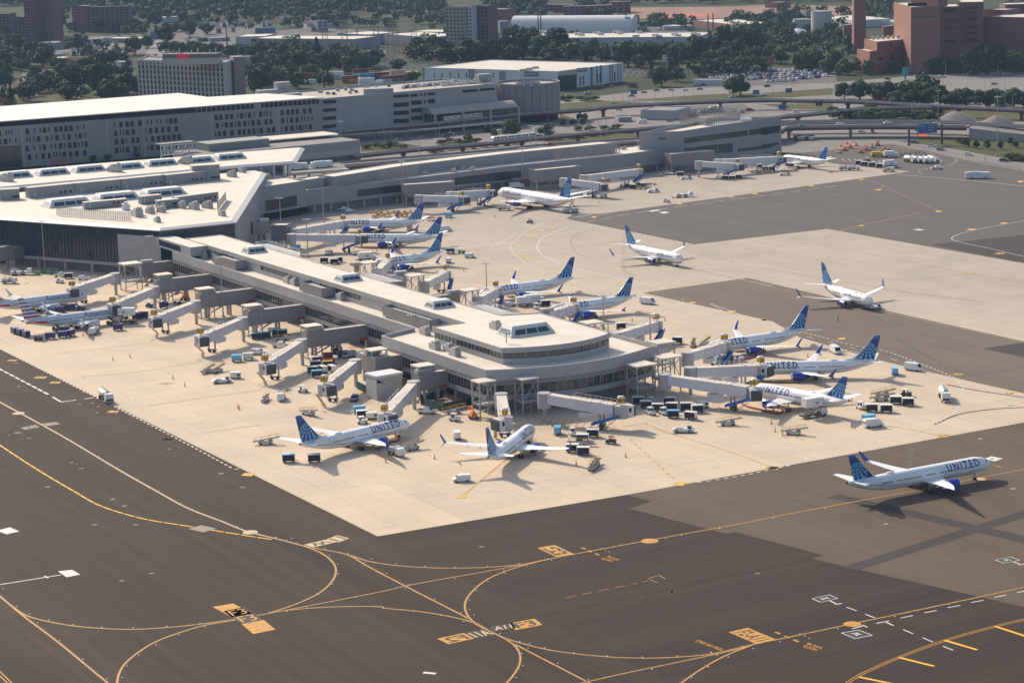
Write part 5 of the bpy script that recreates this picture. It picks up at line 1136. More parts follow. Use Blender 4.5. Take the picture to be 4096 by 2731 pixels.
def mk_cart(col,cur=None,roof=None):
 r=thing("baggage_cart","","baggage cart");L_,W=3.3,1.75
 MB().box((0,0,.45),(L_,W,.18)).build("deck",M_dark,r);
 for x in(-L_/2+.05,L_/2-.05):MB().box((x,0,.63),(.1,W,1.5)).build("end_wall",M_car[col],r)
 MB().box((0,0,2.1),(L_+.1,W+.1,.14)).build("roof",M_car[roof or col],r)
 for s in(-1,1):MB().box((0,s*(W/2-.08),.63),(L_-.25,.06,1.47)).build("curtain",cur or M_curtain,r)
 wheels(r,(-1.15,1.15),W,.28,.16);MB().beam((1.65,0,.42),(2.5,0,.3),.1,.1).build("drawbar",M_dark,r);return r
def mk_tug(col):
 r=thing("baggage_tractor","","tractor");MB().box((0,0,.35),(3.0,1.6,.65),0,0).box((.95,0,1.0),(1.05,1.4,.22)).build("body",M_car[col],r)
 b=MB()
 for x in(-1.0,.4):
  for s in(-.65,.65):b.box((x,s,1.0),(.1,.1,1.0))
 b.build("cab_post",M_car[col],r);MB().box((-.3,0,2.0),(1.7,1.5,.12)).build("roof",M_car['white' if col!='green' else 'white'],r);MB().box((-.6,0,1.0),(.5,1.1,.55)).build("seat",M_dark,r);wheels(r,(-1.0,1.0),1.6,.36,.24);return r
def mk_belt(up=1.1,col=None):
 r=thing("belt_loader","","belt loader");MB().box((0,0,.4),(4.0,1.8,.55)).box((1.3,.55,.95),(1.2,.7,.5)).build("chassis",col or M_gse,r)
 MB().beam((-3.4,-.15,.75),(4.0,-.15,.75+up),1.0,.24,0,1).build("conveyor",[M_gse,M_belt],r);b=MB()
 for s in(-.72,.42):
  b.beam((-3.0,s,1.75),(3.6,s,1.75+up),.06,.06)
  for x in(-3,-1,1,3):b.box((x,s,.8+up*(x+3.4)/7.4),(.06,.06,1.0))
 b.build("hand_rail",M_ylw if col is None else col,r);wheels(r,(-1.3,1.3),1.8,.36,.24);return r
def mk_truck(col,box_h,cabcol='white',L_=7.2,lift=0.0,art=False):
 r=thing("box_truck","","truck");MB().box((-.5,0,.6),(L_,2.2,.3)).build("chassis",M_dark,r)
 shell(r,[(L_/2-2.0,.55),(L_/2,.55),(L_/2+.05,1.4),(L_/2-.35,2.5),(L_/2-2.0,2.55)],2.3,M_car[cabcol],.94,1.5,"cab");glz(r,[[(L_/2+.02,-1,1.5),(L_/2+.02,1,1.5),(L_/2-.31,.95,2.35),(L_/2-.31,-.95,2.35)]]+side_glass(1.12,[(L_/2-1.6,0,1.5),(L_/2-.3,0,1.5),(L_/2-.5,0,2.2),(L_/2-1.6,0,2.2)]))
 z=1.0+lift;bx=MB().box((-1.2+(.6 if lift else 0),0,z),(L_-1.9,2.45,box_h)).build("cargo_box",M_car[col],r)
 if art:
  g=MB()
  for s in(1,-1):
   for k,(x,zz,a,l)in enumerate(((.3,.5,70,1.1),(.2,.6,115,1.0),(.1,1.0,35,.8),(0,1.1,150,.7))):
    a=radians(a);d=Vector((cos(a),0,sin(a)));nn=Vector((-d.z,0,d.x))*.16;p=Vector((x,s*1.245,z+zz));g.face([p,p+d*l*.5+nn,p+d*l,p+d*l*.5-nn])
  g.build("leaf_emblem",mat("leaf green",(.04,.17,.05),.6),bx)
 if lift:
  b=MB()
  for s in(-.7,.7):b.beam((-2.6,s,.9),(2.0,s,z-.2),.18,.2);b.beam((2.0,s,.9),(-2.6,s,z-.2),.18,.2)
  b.build("scissor_lift",M_dark,r);MB().box((L_/2-.2,0,z),(1.2,2.3,.15)).build("platform",M_dark,r)
 wheels(r,(-L_/2+1.3,L_/2-1.0),2.3,.48,.3);return r
def mk_tanker(col='white',L_=9.5):
 r=thing("fuel_tanker","","tanker");MB().box((-.3,0,.7),(L_,1.6,.3)).build("chassis",M_dark,r)
 shell(r,[(L_/2-2.1,.6),(L_/2,.6),(L_/2+.05,1.6),(L_/2-.25,2.8),(L_/2-2.0,2.85)],2.4,M_car['white'],.95,1.6,"cab");glz(r,[[(L_/2+.03,-1.05,1.65),(L_/2+.03,1.05,1.65),(L_/2-.22,1,2.6),(L_/2-.22,-1,2.6)]]+side_glass(1.16,[(L_/2-1.6,0,1.7),(L_/2-.3,0,1.7),(L_/2-.35,0,2.4),(L_/2-1.6,0,2.4)]))
 MB().loft([[(x,1.22*k*cos(a),2.15+1.1*k*sin(a))for a in[2*pi*i/14 for i in range(14)]]for x,k in((-L_/2,.85),(-L_/2+.25,1),(L_/2-2.9,1),(L_/2-2.6,.85))]).build("tank",M_car[col],r,True)
 b=MB()
 for s in(-.35,.35):b.beam((-L_/2+.4,s,3.7),(L_/2-3,s,3.7),.06,.06)
 for k in range(6):b.box((-L_/2+.5+k*(L_-3.6)/5,0,3.2),(.5,.6,.25));b.box((-L_/2+.5+k*(L_-3.6)/5,.35,3.2),(.06,.06,.55))
 b.build("top_rail",M_gse,r);MB().box((L_/2-2.45,0,1.0),(.5,2.3,1.9)).build("pump_cabinet",M_dark,r);MB().box((L_/2-.02,0,.75),(.12,2.0,.7)).build("grille",M_dark,r);wheels(r,(-L_/2+1.2,-L_/2+2.5,L_/2-1.2),2.4,.5,.32);return r
def mk_hydrant():
 r=thing("hydrant_truck","","truck");MB().box((-.2,0,.6),(6.0,2.0,.3)).build("chassis",M_dark,r);shell(r,[(1.2,.5),(3.0,.5),(3.05,1.3),(2.75,2.3),(1.2,2.35)],2.1,M_car['white'],.93,1.4,"cab")
 glz(r,[[(3.03,-.92,1.35),(3.03,.92,1.35),(2.78,.86,2.15),(2.78,-.86,2.15)]]+side_glass(1.02,[(1.5,0,1.4),(2.7,0,1.4),(2.6,0,2.1),(1.5,0,2.1)]));b=MB().box((-1.6,0,.9),(2.6,1.7,.9)).box((.3,.3,.9),(1.0,1.3,1.6)).tube((-2.3,-.6,1.9),(-.9,-.6,1.9),.35,.35,10);b.build("pump_deck",M_gse,r);b=MB()
 for s in(-.9,.9):b.beam((-3.0,s,2.6),(.6,s,2.6),.07,.07)
 for x in(-3,-1.8,-.6,.6):
  for s in(-.9,.9):b.box((x,s,.9),(.07,.07,1.7))
 b.build("lift_platform",M_gse,r);wheels(r,(-1.9,2.0),2.1,.42,.28);return r
def mk_flat():
 r=thing("pushback_tug","","tug");shell(r,[(-2.9,.4),(2.9,.4),(3.0,.8),(2.4,1.15),(-2.4,1.2),(-3.0,.85)],2.3,M_car['white'],.92,1.0);MB().box((1.6,.2,1.15),(1.1,1.5,.55)).build("cab",M_glassd,r);MB().box((-1.2,0,1.2),(1.8,1.6,.2)).build("engine_deck",M_gse,r);wheels(r,(-1.8,1.8),2.3,.5,.36);return r
def mk_bigtug():
 r=thing("pushback_tractor","","tug");shell(r,[(-4.2,.6),(4.1,.6),(4.2,1.3),(1.4,1.5),(1.2,1.5),(-4.2,1.55)],2.6,M_car['white'],.95,1.3);shell(r,[(2.2,1.4),(4.15,1.4),(4.0,2.5),(2.3,2.55)],2.2,M_car['white'],.93,1.7,"cab");glz(r,[[(4.16,-.95,1.6),(4.16,.95,1.6),(4.05,.9,2.4),(4.05,-.9,2.4)]]+side_glass(1.08,[(2.5,0,1.65),(3.9,0,1.65),(3.85,0,2.35),(2.5,0,2.35)]));wheels(r,(-2.6,.6),2.7,.85,.5);return r
def mk_gpu(col='white'):
 r=thing("power_cart","","ground power unit");MB().box((0,0,.5),(3.0,1.7,1.5)).build("housing",M_car[col],r);MB().box((1.1,0,.9),(.85,1.74,.7)).build("vent_panel",M_dark,r);MB().box((0,0,.3),(3.4,1.4,.2)).build("chassis",M_dark,r);wheels(r,(-1.0,1.0),1.6,.3,.2);return r
def mk_utv():
 r=thing("utility_buggy","","buggy");MB().box((0,0,.45),(2.7,1.4,.5)).box((.9,0,.95),(.8,1.2,.25)).build("body",M_car['black'],r);b=MB()
 for x in(-.4,.6):
  for s in(-.6,.6):b.box((x,s,.95),(.08,.08,1.0))
 b.build("roll_cage",M_car['black'],r);MB().box((.05,0,1.95),(1.3,1.35,.08)).build("roof",M_car['black'],r);MB().box((-.1,0,.95),(.5,1.1,.5)).build("seat",M_car['red'],r);wheels(r,(-.95,.95),1.5,.36,.26);return r
def mk_bus(col='white',L_=12):
 r=thing("bus","","bus");shell(r,[(-L_/2,.4),(L_/2,.4),(L_/2+.05,1.4),(L_/2-.15,2.95),(L_/2-.5,3.1),(-L_/2+.2,3.1),(-L_/2,2.8)],2.5,M_car[col],.97,2.0);glz(r,[[(L_/2+.04,-1.1,1.2),(L_/2+.04,1.1,1.2),(L_/2-.12,1.08,2.7),(L_/2-.12,-1.08,2.7)]]+side_glass(1.255,[(-L_/2+.6,0,1.4),(L_/2-.5,0,1.4),(L_/2-.6,-.02,2.5),(-L_/2+.6,-.02,2.5)]));MB().box((-L_*.12,0,3.1),(L_*.45,1.7,.3)).build("roof_pod",M_car[col],r);wheels(r,(-L_/2+3,L_/2-2.6),2.5,.48,.3);return r
def mk_boom(col='orange'):
 r=thing("boom_lift","","boom lift");MB().box((0,0,.5),(2.6,2.2,.5)).box((-.4,0,1.0),(2.2,1.3,.9)).build("turret",M_car[col],r);MB().beam((-1.2,0,1.9),(3.2,0,2.6),.4,.45).build("boom",M_car[col],r);MB().box((3.7,0,1.8),(.9,1.6,1.0)).build("basket",M_car['orange'],r);wheels(r,(-.95,.95),2.3,.5,.36);return r
def mk_cone():
 b=MB().box((0,0,0),(.5,.5,.06));b.lathe([(.06,.2),(.9,.07),(1.15,.05)],(0,0,0),(0,0,1),8);return b.mesh("cone",M_car['orange'])
def mk_dumpster():
 r=thing("dumpster","","dumpster");MB().box((0,0,.15),(2.0,1.5,1.25),0,0,None,1.05).build("bin",M_car['green'],r);MB().box((0,0,1.4),(2.1,1.6,.1)).build("lid",M_dark,r);return r
def mk_dolly():
 r=thing("empty_dolly","","dolly");MB().box((0,0,.45),(3.4,1.7,.16)).build("deck",M_car['tan'],r);
 for x in(-1.6,1.6):MB().box((x,0,.6),(.08,1.6,.7)).build("end_rail",M_ylw,r)
 wheels(r,(-1.1,1.1),1.6,.22,.15);return r
def mk_container(col):
 r=thing("cargo_container","","container");MB().box((0,0,.5),(3.1,2.2,1.6)).build("shell",M_car[col],r);MB().box((0,0,.25),(3.4,2.0,.2)).build("dolly_bed",M_dark,r);wheels(r,(-1.1,1.1),2.0,.22,.15);return r
def mk_person(vest,step=0.0,armup=False):
 r=thing("person","","person");me=bpy.data.meshes.new("body");st=step
 V=[(0,0,.95),(0,0,1.2),(0,0,1.42),(0,0,1.52),(.02,0,1.64),(.01,.10,.90),(.06+st,.11,.50),(st*.8,.11,.07),(.16+st*.8,.12,.04),(.01,-.10,.90),(.03-st,-.11,.50),(-.06-st*1.6,-.11,.08),(.08-st*1.6,-.12,.04),
  (0,.21,1.40),(.03-st*.6,.26,1.13),(.14-st,.25,.90),(.18-st,.25,.82),(0,-.21,1.40),(.03+st*.6,-.26,1.13),(.16+st,-.25,.91),(.2+st,-.25,.83)]
 if armup:V[18],V[19],V[20]=(.08,-.30,1.6),(.06,-.28,1.88),(.06,-.28,1.98)
 E_=[(0,1),(1,2),(2,3),(3,4),(0,5),(5,6),(6,7),(7,8),(0,9),(9,10),(10,11),(11,12),(2,13),(13,14),(14,15),(15,16),(2,17),(17,18),(18,19),(19,20)]
 Rr=[.14,.16,.14,.055,.10,.085,.062,.045,.04,.085,.062,.045,.04,.06,.046,.034,.03,.06,.046,.034,.03]
 me.from_pydata(V,E_,[]);o=bpy.data.objects.new("body",me);COL.objects.link(o);m=o.modifiers.new("s",'SKIN');
 for k,rr in enumerate(Rr):me.skin_vertices[0].data[k].radius=(rr,rr*(1.25 if k in(0,1,2)else 1))
 me.skin_vertices[0].data[0].use_root=True;m2=o.modifiers.new("d",'SUBSURF');m2 .levels=m2 .render_levels=1
 dg=bpy.context.evaluated_depsgraph_get();full=bpy.data.meshes.new_from_object(o.evaluated_get(dg));bpy.data.objects.remove(o)
 for mm in(mat("skin",(.42,.26,.18),.6),vest,mat("dark trousers",(.025,.027,.035),.8)):full.materials.append(mm)
 for p in full.polygons:
  z=sum(full.vertices[i].co.z for i in p.vertices)/len(p.vertices);yy=abs(sum(full.vertices[i].co.y for i in p.vertices)/len(p.vertices));p.use_smooth=True
  p.material_index=0 if z>1.50 and yy<.2 else(1 if z>.98 or(yy>.2 and z>.88)else 2)
 put("body",full,r)
 hb=MB();hb.lathe([(-.02,.115),(.06,.11),(.12,.07),(.135,0)],(.02,0,1.68),(0,0,1),10);hb.build("cap",M_dark,r,True);return r
M_lime=mat("lime safety vest",(.42,.62,.03),.7);M_orv=mat("orange safety vest",(.75,.18,.03),.7)
PROTO={}
MAKE={'van':lambda:mk_van('white'),'cargo':mk_cargo,'pickup':mk_pickup,'cartw':lambda:mk_cart('white'),'cartb':lambda:mk_cart('sky'),'cartbs':lambda:mk_cart('sky',M_car['sky']),'cartn':lambda:mk_cart('navy',M_car['navy']),'cartg':lambda:mk_cart('green'),'carty':lambda:mk_cart('white',None,'yellow'),'cartr':lambda:mk_cart('white',None,'maroon'),'cartc':lambda:mk_cart('white',M_car['white']),
 'tugw':lambda:mk_tug('white'),'tugn':lambda:mk_tug('navy'),'tugg':lambda:mk_tug('green'),'tugk':lambda:mk_tug('black'),'belt':mk_belt,'beltup':lambda:mk_belt(2.2,M_dark),'beltlow':lambda:mk_belt(.35),'box':lambda:mk_truck('white',2.4),'cater':lambda:mk_truck('white',2.5,'white',7.6,2.1,True),'boxart':lambda:mk_truck('white',2.5,'white',7.6,.2,True),'tanker':mk_tanker,'hyd':mk_hydrant,'flat':mk_flat,'bigtug':mk_bigtug,'gpu':mk_gpu,'utv':mk_utv,'bus':mk_bus,'boom':mk_boom,'dump':mk_dumpster,'dolly':mk_dolly,'contk':lambda:mk_container('black'),'contm':lambda:mk_container('maroon'),'contw':lambda:mk_container('silver'),'trucky':lambda:mk_truck('yellow',1.8,'yellow'),'vest':lambda:mk_person(M_lime),'vestw':lambda:mk_person(M_lime,.16),'vestu':lambda:mk_person(M_lime,0,True),'orv':lambda:mk_person(M_orv,.05)}
for c in('white','black','silver','grey','blue','red','tan'):MAKE['suv'+c]=(lambda c=c:mk_suv(c))
def V_(k,t,x,y,h,label,group=None,z=0.0):
 p=q(t,x,y,z)
 if k not in PROTO:
  o=MAKE[k]();PROTO[k]=o;o.location=p;o.rotation_euler=(0,0,radians(h));o['label']=label
  if group:o['group']=group
  return o
 return dup(PROTO[k],p,radians(h),label,group)
# ---------------------------------------------------------------- everything parked on the apron
DATA="""
cartn c1 133 345 -55|navy baggage cart at the left end of the train of three at far left
cartn c1 183 360 -55|navy baggage cart in the middle of the train of three at far left
cartn c1 235 378 -55|navy baggage cart at the right end of the train of three at far left
tugn c1 342 405 5|navy baggage tractor parked below the silver jet
cartn c1 453 393 5|lone navy cart right of the navy tractor
cartn c1 562 380 12|navy cart in the middle of the group under the silver jet's belly
cartn c1 632 368 70|navy cart seen end on in the group under the silver jet's belly
cartn c1 585 340 12|navy cart half hidden behind the belt loader under the silver jet
beltup c1 510 325 125|dark belt loader raised to the rear hold of the silver jet
beltup c1 1000 270 130|dark belt loader at the forward hold of the silver jet
hyd c1 845 345 -100|white fuelling truck facing us under the silver jet's engine
cartn c1 1058 315 8|lone navy cart beside the dark belt loader and catering lift
cater c1 1125 255 172|catering truck with raised white leaf box at the silver jet's nose
cartn c1 1230 215 -10|navy cart behind the catering truck, left one
cartn c1 1285 205 -10|navy cart behind the catering truck, right one
cartn c1 540 155 20|navy cart between the two silver jets, nearest the engine
cartr c1 572 135 15|cart with red side panel between the two silver jets
cartn c1 635 135 12|long navy cart between the two silver jets
tugn c1 728 135 -10|navy tractor between the two silver jets
tugn c1 1345 110 -30|navy tractor under the bridge signed 11
cartn c1 1470 118 5|navy cart in the shade of the bridge signed 11
tugn c1 1590 90 0|navy tractor under the gangway of the bridge signed 11
tanker c1 950 945 -66|white fuel tanker crossing the edge of the dark asphalt
belt c1 1855 695 62|belt loader on the open concrete, left of a pair
belt c1 1945 690 62|belt loader on the open concrete, right of a pair
gpu c1 2110 745 -5|white power cart box on the open concrete
flat c1 1990 785 12|low white tug beside the white power cart
cartbs c1 2122 595 8|sky blue covered cart left of the bridge signed 14
cartc c1 2226 578 8|white covered cart right of the sky blue one
pickup c1 2310 530 5|white pickup with rack near the sky blue cart
pickup c2 232 465 4|white pickup with black bed under the bridge signed 14
suvwhite c2 175 325 5|white car beside blue carts in the yard by the bridge signed 14
cartb c2 15 395 5|sky blue cart with dark curtain, leftmost in the yard by the bridge signed 14
cartb c2 98 388 8|sky blue cart with dark curtain in the middle of the yard
cartb c2 195 365 12|sky blue cart next to the white car in the yard
cartw c2 245 365 12|white roofed cart next to the white car in the yard
beltlow c2 240 405 8|folded belt loader lying flat in the yard by the white pickup
cargo c2 30 530 -15|white van half hidden at the foot of the bridge signed 14
contk c2 740 525 8|large black container under the gangway of the bridge signed 14
contk c2 725 500 8|second black container behind the large one under the gangway
contm c2 655 575 10|brick red topped dolly in the crowded baggage yard
cartr c2 670 630 12|long cart with brick red roof in the crowded baggage yard
cartw c2 555 610 12|white roofed cart at the left back of the crowded yard
cartw c2 540 650 12|white roofed cart second row left in the crowded yard
cartw c2 515 700 12|white roofed cart at the front left of the crowded yard
cartw c2 610 695 -60|white cart seen end on in the crowded yard, left one
cartw c2 690 690 -60|white cart seen end on in the crowded yard, right one
carty c2 652 650 12|cart with yellow roof in the crowded yard
cartb c2 555 735 8|sky blue cart in front of the crowded yard by the bridge signed 15
tugw c2 820 560 20|white tractor amid the clutter beyond the yellow roofed cart
contw c2 860 555 30|grey container amid the clutter beyond the yellow roofed cart
cartn c2 785 560 10|navy cart amid the clutter beyond the yellow roofed cart
tugw c2 430 868 5|white tractor left of the bridge signed 15
hyd c2 237 935 -88|white servicing truck facing us on the concrete below the bridge signed 15
beltlow c2 90 950 85|belt loader seen end on left of the servicing truck
vest c2 288 872 150|person in lime vest standing by the servicing truck
belt c2 480 1075 -45|belt loader in front of the bridge signed 15, parked askew
suvblue c2 890 945 -95|dark blue car facing us in the shade of the bridge signed 15
pickup c2 1545 1060 -18|white pickup beside the green hoarding
belt c2 1775 1060 12|yellow railed belt loader against the green hoarding
tugw c2 1790 1125 -30|white tractor near the yellow railed belt loader
cartbs c2 935 1060 15|sky blue covered cart behind the jet at the gate signed 16
cartw c2 962 1098 10|white roofed cart with dark curtain behind the jet at the gate signed 16
tugw c2 962 1150 10|white tractor just behind the jet at the gate signed 16
gpu c2 1045 1110 10|white power cart behind the jet at the gate signed 16
cartb c2 303 1495 5|sky blue cart on open concrete near the tail at the gate signed 16
cartw c2 530 1495 10|grey white cart with dark side near the tail at the gate signed 16
belt c2 95 1335 4|yellow railed belt loader alone left of the tail at the gate signed 16
hyd c2 1265 1435 -55|white fuelling truck under the wing at the gate signed 16
belt c2 1405 1385 38|belt loader right of the fuelling truck at the gate signed 16
orv c2 1115 1395 60|person in orange vest under the wing at the gate signed 16
cartc c2 1812 1290 95|white cart seen end on left of the jet seen from the tail
cartb c3 427 1245 85|sky blue cart seen end on below the blue slide
tugw c3 563 1255 -80|white tractor facing us right of the jet seen from the tail
cartw c3 742 1270 -8|white roofed cart with dark side nearest the blue slide
cartw c3 650 1315 -8|white roofed cart behind the wingtip of the jet seen from the tail
beltlow c3 625 1345 -14|low belt loader among carts at the wingtip of the jet seen from the tail
cartw c3 560 1405 -8|white roofed cart touching the blue wingtip, left of a pair
cartw c3 658 1430 -8|white roofed cart right of the blue wingtip, right of a pair
cargo d2 680 342 186|white cargo van alone on the concrete below the jet seen from the tail
utv c3 905 1330 -20|black utility buggy on open concrete in front of the pavilion
belt c3 740 1560 72|upended looking belt loaders parked end on by the road line
beltlow c3 760 1535 72|second belt loader beside the upended looking one
cartw c3 1148 975 -5|white roofed cart at the back left of the crowd under the bridge signed 19
cartw c3 1220 1012 -8|white roofed cart second from left in the crowd under the bridge signed 19
cartw c3 1428 980 -5|white roofed cart at the back middle of the crowd under the bridge signed 19
cartw c3 1325 1038 -8|white roofed cart in the centre of the crowd under the bridge signed 19
cartw c3 1450 1030 -8|white roofed cart right of centre in the crowd under the bridge signed 19
cartw c3 1578 1030 -5|white roofed cart on the right of the crowd under the bridge signed 19
cartw c3 1678 1050 8|white roofed cart farthest right in the crowd under the bridge signed 19
tugw c3 1262 1070 -60|white tractor left of the pair in the crowd under the bridge signed 19
tugw c3 1380 1072 -60|white tractor right of the pair in the crowd under the bridge signed 19
cartb c3 1463 1098 -8|sky blue cart in the crowd under the bridge signed 19
cartw c3 1620 1112 -30|white cart with dark curtain nearest us in the crowd under the bridge signed 19
gpu c3 1725 1010 10|white air start cart at the right of the crowd under the bridge signed 19
tugw c3 1270 975 60|small white tractor behind the crowd under the bridge signed 19
belt c3 1950 1165 2|belt loader alone on open concrete below the red hose
flat c3 1555 1228 -8|low white tug alone in front of the crowd of carts
boxart c3 215 85 15|white delivery truck behind the pavilion roof, right of a pair
box c3 150 95 15|white delivery truck behind the pavilion roof, left of a pair
tugw c3 238 125 -70|white tractor facing us beside the delivery trucks behind the pavilion
cartw c3 318 100 8|white roofed cart beside the delivery trucks behind the pavilion
van c3 1235 80 -32|white passenger van by the jet with wingtip fences
suvwhite c3 -5 100 25|white minivan between pier roof and the delivery trucks
cartw c3 992 305 8|white roofed cart by the idle bridge signed 22
cartw c3 1500 435 -8|white roofed cart half hidden behind the bridge signed 21
belt c3 1640 462 80|belt loader left of a pair near the jet nose signed 21
belt c3 1740 450 60|belt loader right of a pair near the jet nose signed 21
cartbs c3 1890 612 10|sky blue cart behind the bridge signed 20
cartw c3 1950 600 10|dark sided cart behind the bridge signed 20
tugw c3 2050 590 10|white tractor behind the bridge signed 20
vest c3 1995 590 0|person in lime vest beside the carts behind the bridge signed 20
van c4 662 520 -76|white passenger van facing us between two jets by the service road
van c4 1362 675 -38|white passenger van right of the level jet's fin
cartbs c4 1195 712 85|sky blue cart alone under the level jet's fin
tanker c4 1638 935 -94|white tank truck facing us inside the curve of the white road line
belt c4 1080 905 5|belt loader at the back of a pair right of the catering box
belt c4 1070 945 5|belt loader at the front of a pair right of the catering box
cartw c4 1203 972 -8|white roofed cart left of the upper pair beside belt loaders
cartw c4 1313 988 -8|white roofed cart right of the upper pair beside belt loaders
tugw c4 890 1020 -70|white tractor at the head of the lower carts right of the catering box
cartw c4 988 1042 -6|white roofed cart left of the lower pair right of the catering box
cartw c4 1118 1048 -6|white roofed cart right of the lower pair right of the catering box
tugk c4 1298 905 -15|dark tractor with a driver right of the belt loaders
vest c4 1308 895 -15|person in lime vest driving the dark tractor
vest c4 932 1050 80|person in lime vest by the lower cart
cartbs c4 960 1140 20|sky blue cart behind the white van at lower right
van c4 998 1180 20|white passenger van seen from behind in front of the sky blue cart
cater c4 470 1090 28|catering truck with raised leaf box at the rear of the jet signed 19
belt c4 285 1248 -12|belt loader with two people beside it at the concrete's lower right
vestw c4 190 1268 200|person in lime vest walking left of the belt loader
vest c4 323 1280 90|person in lime vest standing right of the same belt loader
orv c4 108 1052 90|person in orange vest by the red hose
flat c4 1010 125 -12|low white tug under the nose of the stubby jet
vest c4 942 115 80|person in lime vest riding the low tug under the stubby jet
vestu c4 688 238 100|person in lime vest alone on the taxilane with arms raised
cartbs b2 1735 695 0|sky blue cart alone left of the wide jet
van b2 1705 815 12|white passenger van behind the fin of the middle jet of the stack of three
gpu b2 663 1030 10|white power cart left of a pair near the red hose
gpu b2 905 1030 10|white power cart right of a pair near the red hose
cartg b2 1752 1018 0|green trimmed cart right of the nearest fin in the stack of three
tugg b2 1850 1015 0|green trimmed tractor right of the green cart
cargo b2 1928 1055 -12|white cargo van right of the green tractor
gpu b2 1735 1100 80|white generator cart right of the nearest fin in the stack of three
pickup b2 795 632 8|white pickup parked under the grey concourse
suvwhite b2 855 648 14|white car beside the pickup under the grey concourse
box b2 1385 805 -88|white box truck at the tail of the rearmost jet of the stack
cartbs b2 375 985 5|sky blue cart in the shade under the middle bridge of the stack
cartw b2 620 1100 5|white roofed cart behind the pier roof edge, leftmost of three
cartw b2 710 1110 5|white roofed cart behind the pier roof edge, middle of three
cartw b2 750 1095 5|white roofed cart behind the pier roof edge, rightmost of three
boxart b2 1000 1085 8|white catering truck with leaf mark behind the nearest bridge of the stack
hyd b2 2235 630 -5|white fuelling truck under the wide jet's blue engine
utv b3 178 745 -15|black utility buggy alone in front of the wide jet
contw b3 505 655 5|grey container left of a pair under the wide jet's tail
contw b3 578 650 5|grey container right of a pair under the wide jet's tail
box b3 60 440 10|white catering truck behind the wide jet's fuselage
box b3 585 510 5|white truck behind the wide jet's tail
gpu b3 840 515 0|white power cart right of the wide jet's wingtip
tugw b3 1010 425 0|white tractor at the head of carts right of the wide jet
cartw b3 1055 430 -6|white roofed cart left front of four right of the wide jet
cartw b3 1105 438 -6|white roofed cart right front of four right of the wide jet
cartw b3 1150 418 -6|white roofed cart left back of four right of the wide jet
cartw b3 1198 425 -6|white roofed cart right back of four right of the wide jet
beltlow b3 1195 442 -5|low belt loader in front of the four carts
flat b3 1285 470 5|grey tug by a metal frame on the far concrete
orv b3 1300 412 90|person in orange vest on the far concrete
bigtug b3 1560 512 8|white heavy tug on the far concrete with a grey dolly behind
dolly b3 1480 520 5|grey flat dolly behind the white heavy tug
tugw b3 1405 558 -20|white tractor alone near the far asphalt edge
tugw b3 1150 345 5|white tractor below the empty bridge with blue slide
tugw b3 862 452 10|white tractor under the round cab behind the wide jet
tugw b3 1870 352 0|white tractor at the head of carts under the office block
cartw b3 1928 358 -6|white roofed cart first of three under the office block
cartw b3 1990 360 -6|white roofed cart second of three under the office block
cartw b3 2050 350 -6|white roofed cart third of three under the office block
beltlow b3 1330 328 -5|low belt loader left of the gate house below the office block
belt b3 1390 300 -5|belt loader in the shade below the office block
flat b3 1440 312 -5|white tug in the shade below the office block
cartw b3 1525 325 -5|white cart alone in front of the gate house below the office block
flat b3 1580 352 5|grey tug by a second metal frame below the office block
beltlow b3 2190 293 -6|low belt loader under the farthest bridge, left one
beltlow b3 2262 293 -6|low belt loader under the farthest bridge, right one
cartw b3 2235 255 -5|blue grey cart under the farthest bridge
cartw b4 35 278 -6|white roofed cart under the banded fin jet's nose, left one
cartw b4 95 280 -6|white roofed cart under the banded fin jet's nose, right one
flat b4 208 318 5|grey tug alone in front of the banded fin jet
hyd b4 750 270 -5|grey truck left of a pair right of the banded fin jet
hyd b4 828 272 -5|grey truck right of a pair right of the banded fin jet
cartw b4 868 222 -6|cart at the left end of the row right of the banded fin jet
cartw b4 920 232 -6|second cart of the row right of the banded fin jet
cartw b4 990 238 -6|third cart of the row right of the banded fin jet
cartw b4 1055 250 -6|last cart of the row right of the banded fin jet
boxart b4 1150 245 10|white box truck with green mark among far parked equipment
hyd b4 1140 285 8|grey servicing truck below the far white box truck
tugk b4 948 195 0|dark tractor amid the far equipment
tanker b4 1330 200 -70|white tank truck at the left end of the far tanker row
tanker b4 1385 202 -70|white tank truck second in the far tanker row
tanker b4 1435 206 -70|white tank truck third in the far tanker row
tanker b4 1485 206 -70|white tank truck fourth in the far tanker row
tanker b4 1535 200 -70|white tank truck at the right end of the far tanker row
trucky b4 1045 152 10|yellow truck amid the far equipment
box b4 1160 155 5|white truck behind the yellow one amid the far equipment
pickup b4 1572 262 8|white pickup alone on the grey ramp by the far tankers
bus b4 1935 345 -8|white airside bus alone on the grey ramp
bigtug b1 195 1208 5|white heavy tug with big tyres in front of the glass hall
suvwhite b1 138 1180 10|white car behind the heavy tug by the glass hall
dump b1 335 1210 5|green dumpster leftmost of four by the tall mast
dump b1 392 1195 5|green dumpster second of four behind the tall mast
dump b1 470 1200 5|green dumpster third of four right of the tall mast
dump b1 542 1195 5|green dumpster rightmost of four right of the tall mast
pickup b1 548 1225 15|white pickup towing a cart in front of the glass hall
cartw b1 615 1240 8|grey cart behind the white pickup in front of the glass hall
suvwhite b1 750 1250 12|white car right of the towed cart in front of the glass hall
tugw b1 538 1280 -8|white tractor below the white pickup by the glass hall
hyd b1 85 1285 -10|white truck at far left beside a person
vest b1 45 1262 0|person in lime vest at far left by the glass hall
pickup b1 1300 1268 -10|white pickup half hidden behind the bridge signed 10
cargo b1 645 1135 5|white vehicle inside the dark bay of the glass hall
boom e1 850 1045 150|red boom lift under the gangway of the bridge signed 11
boom c2 1955 1105 100|bright orange lift standing by the canopy tower signed 17
"""
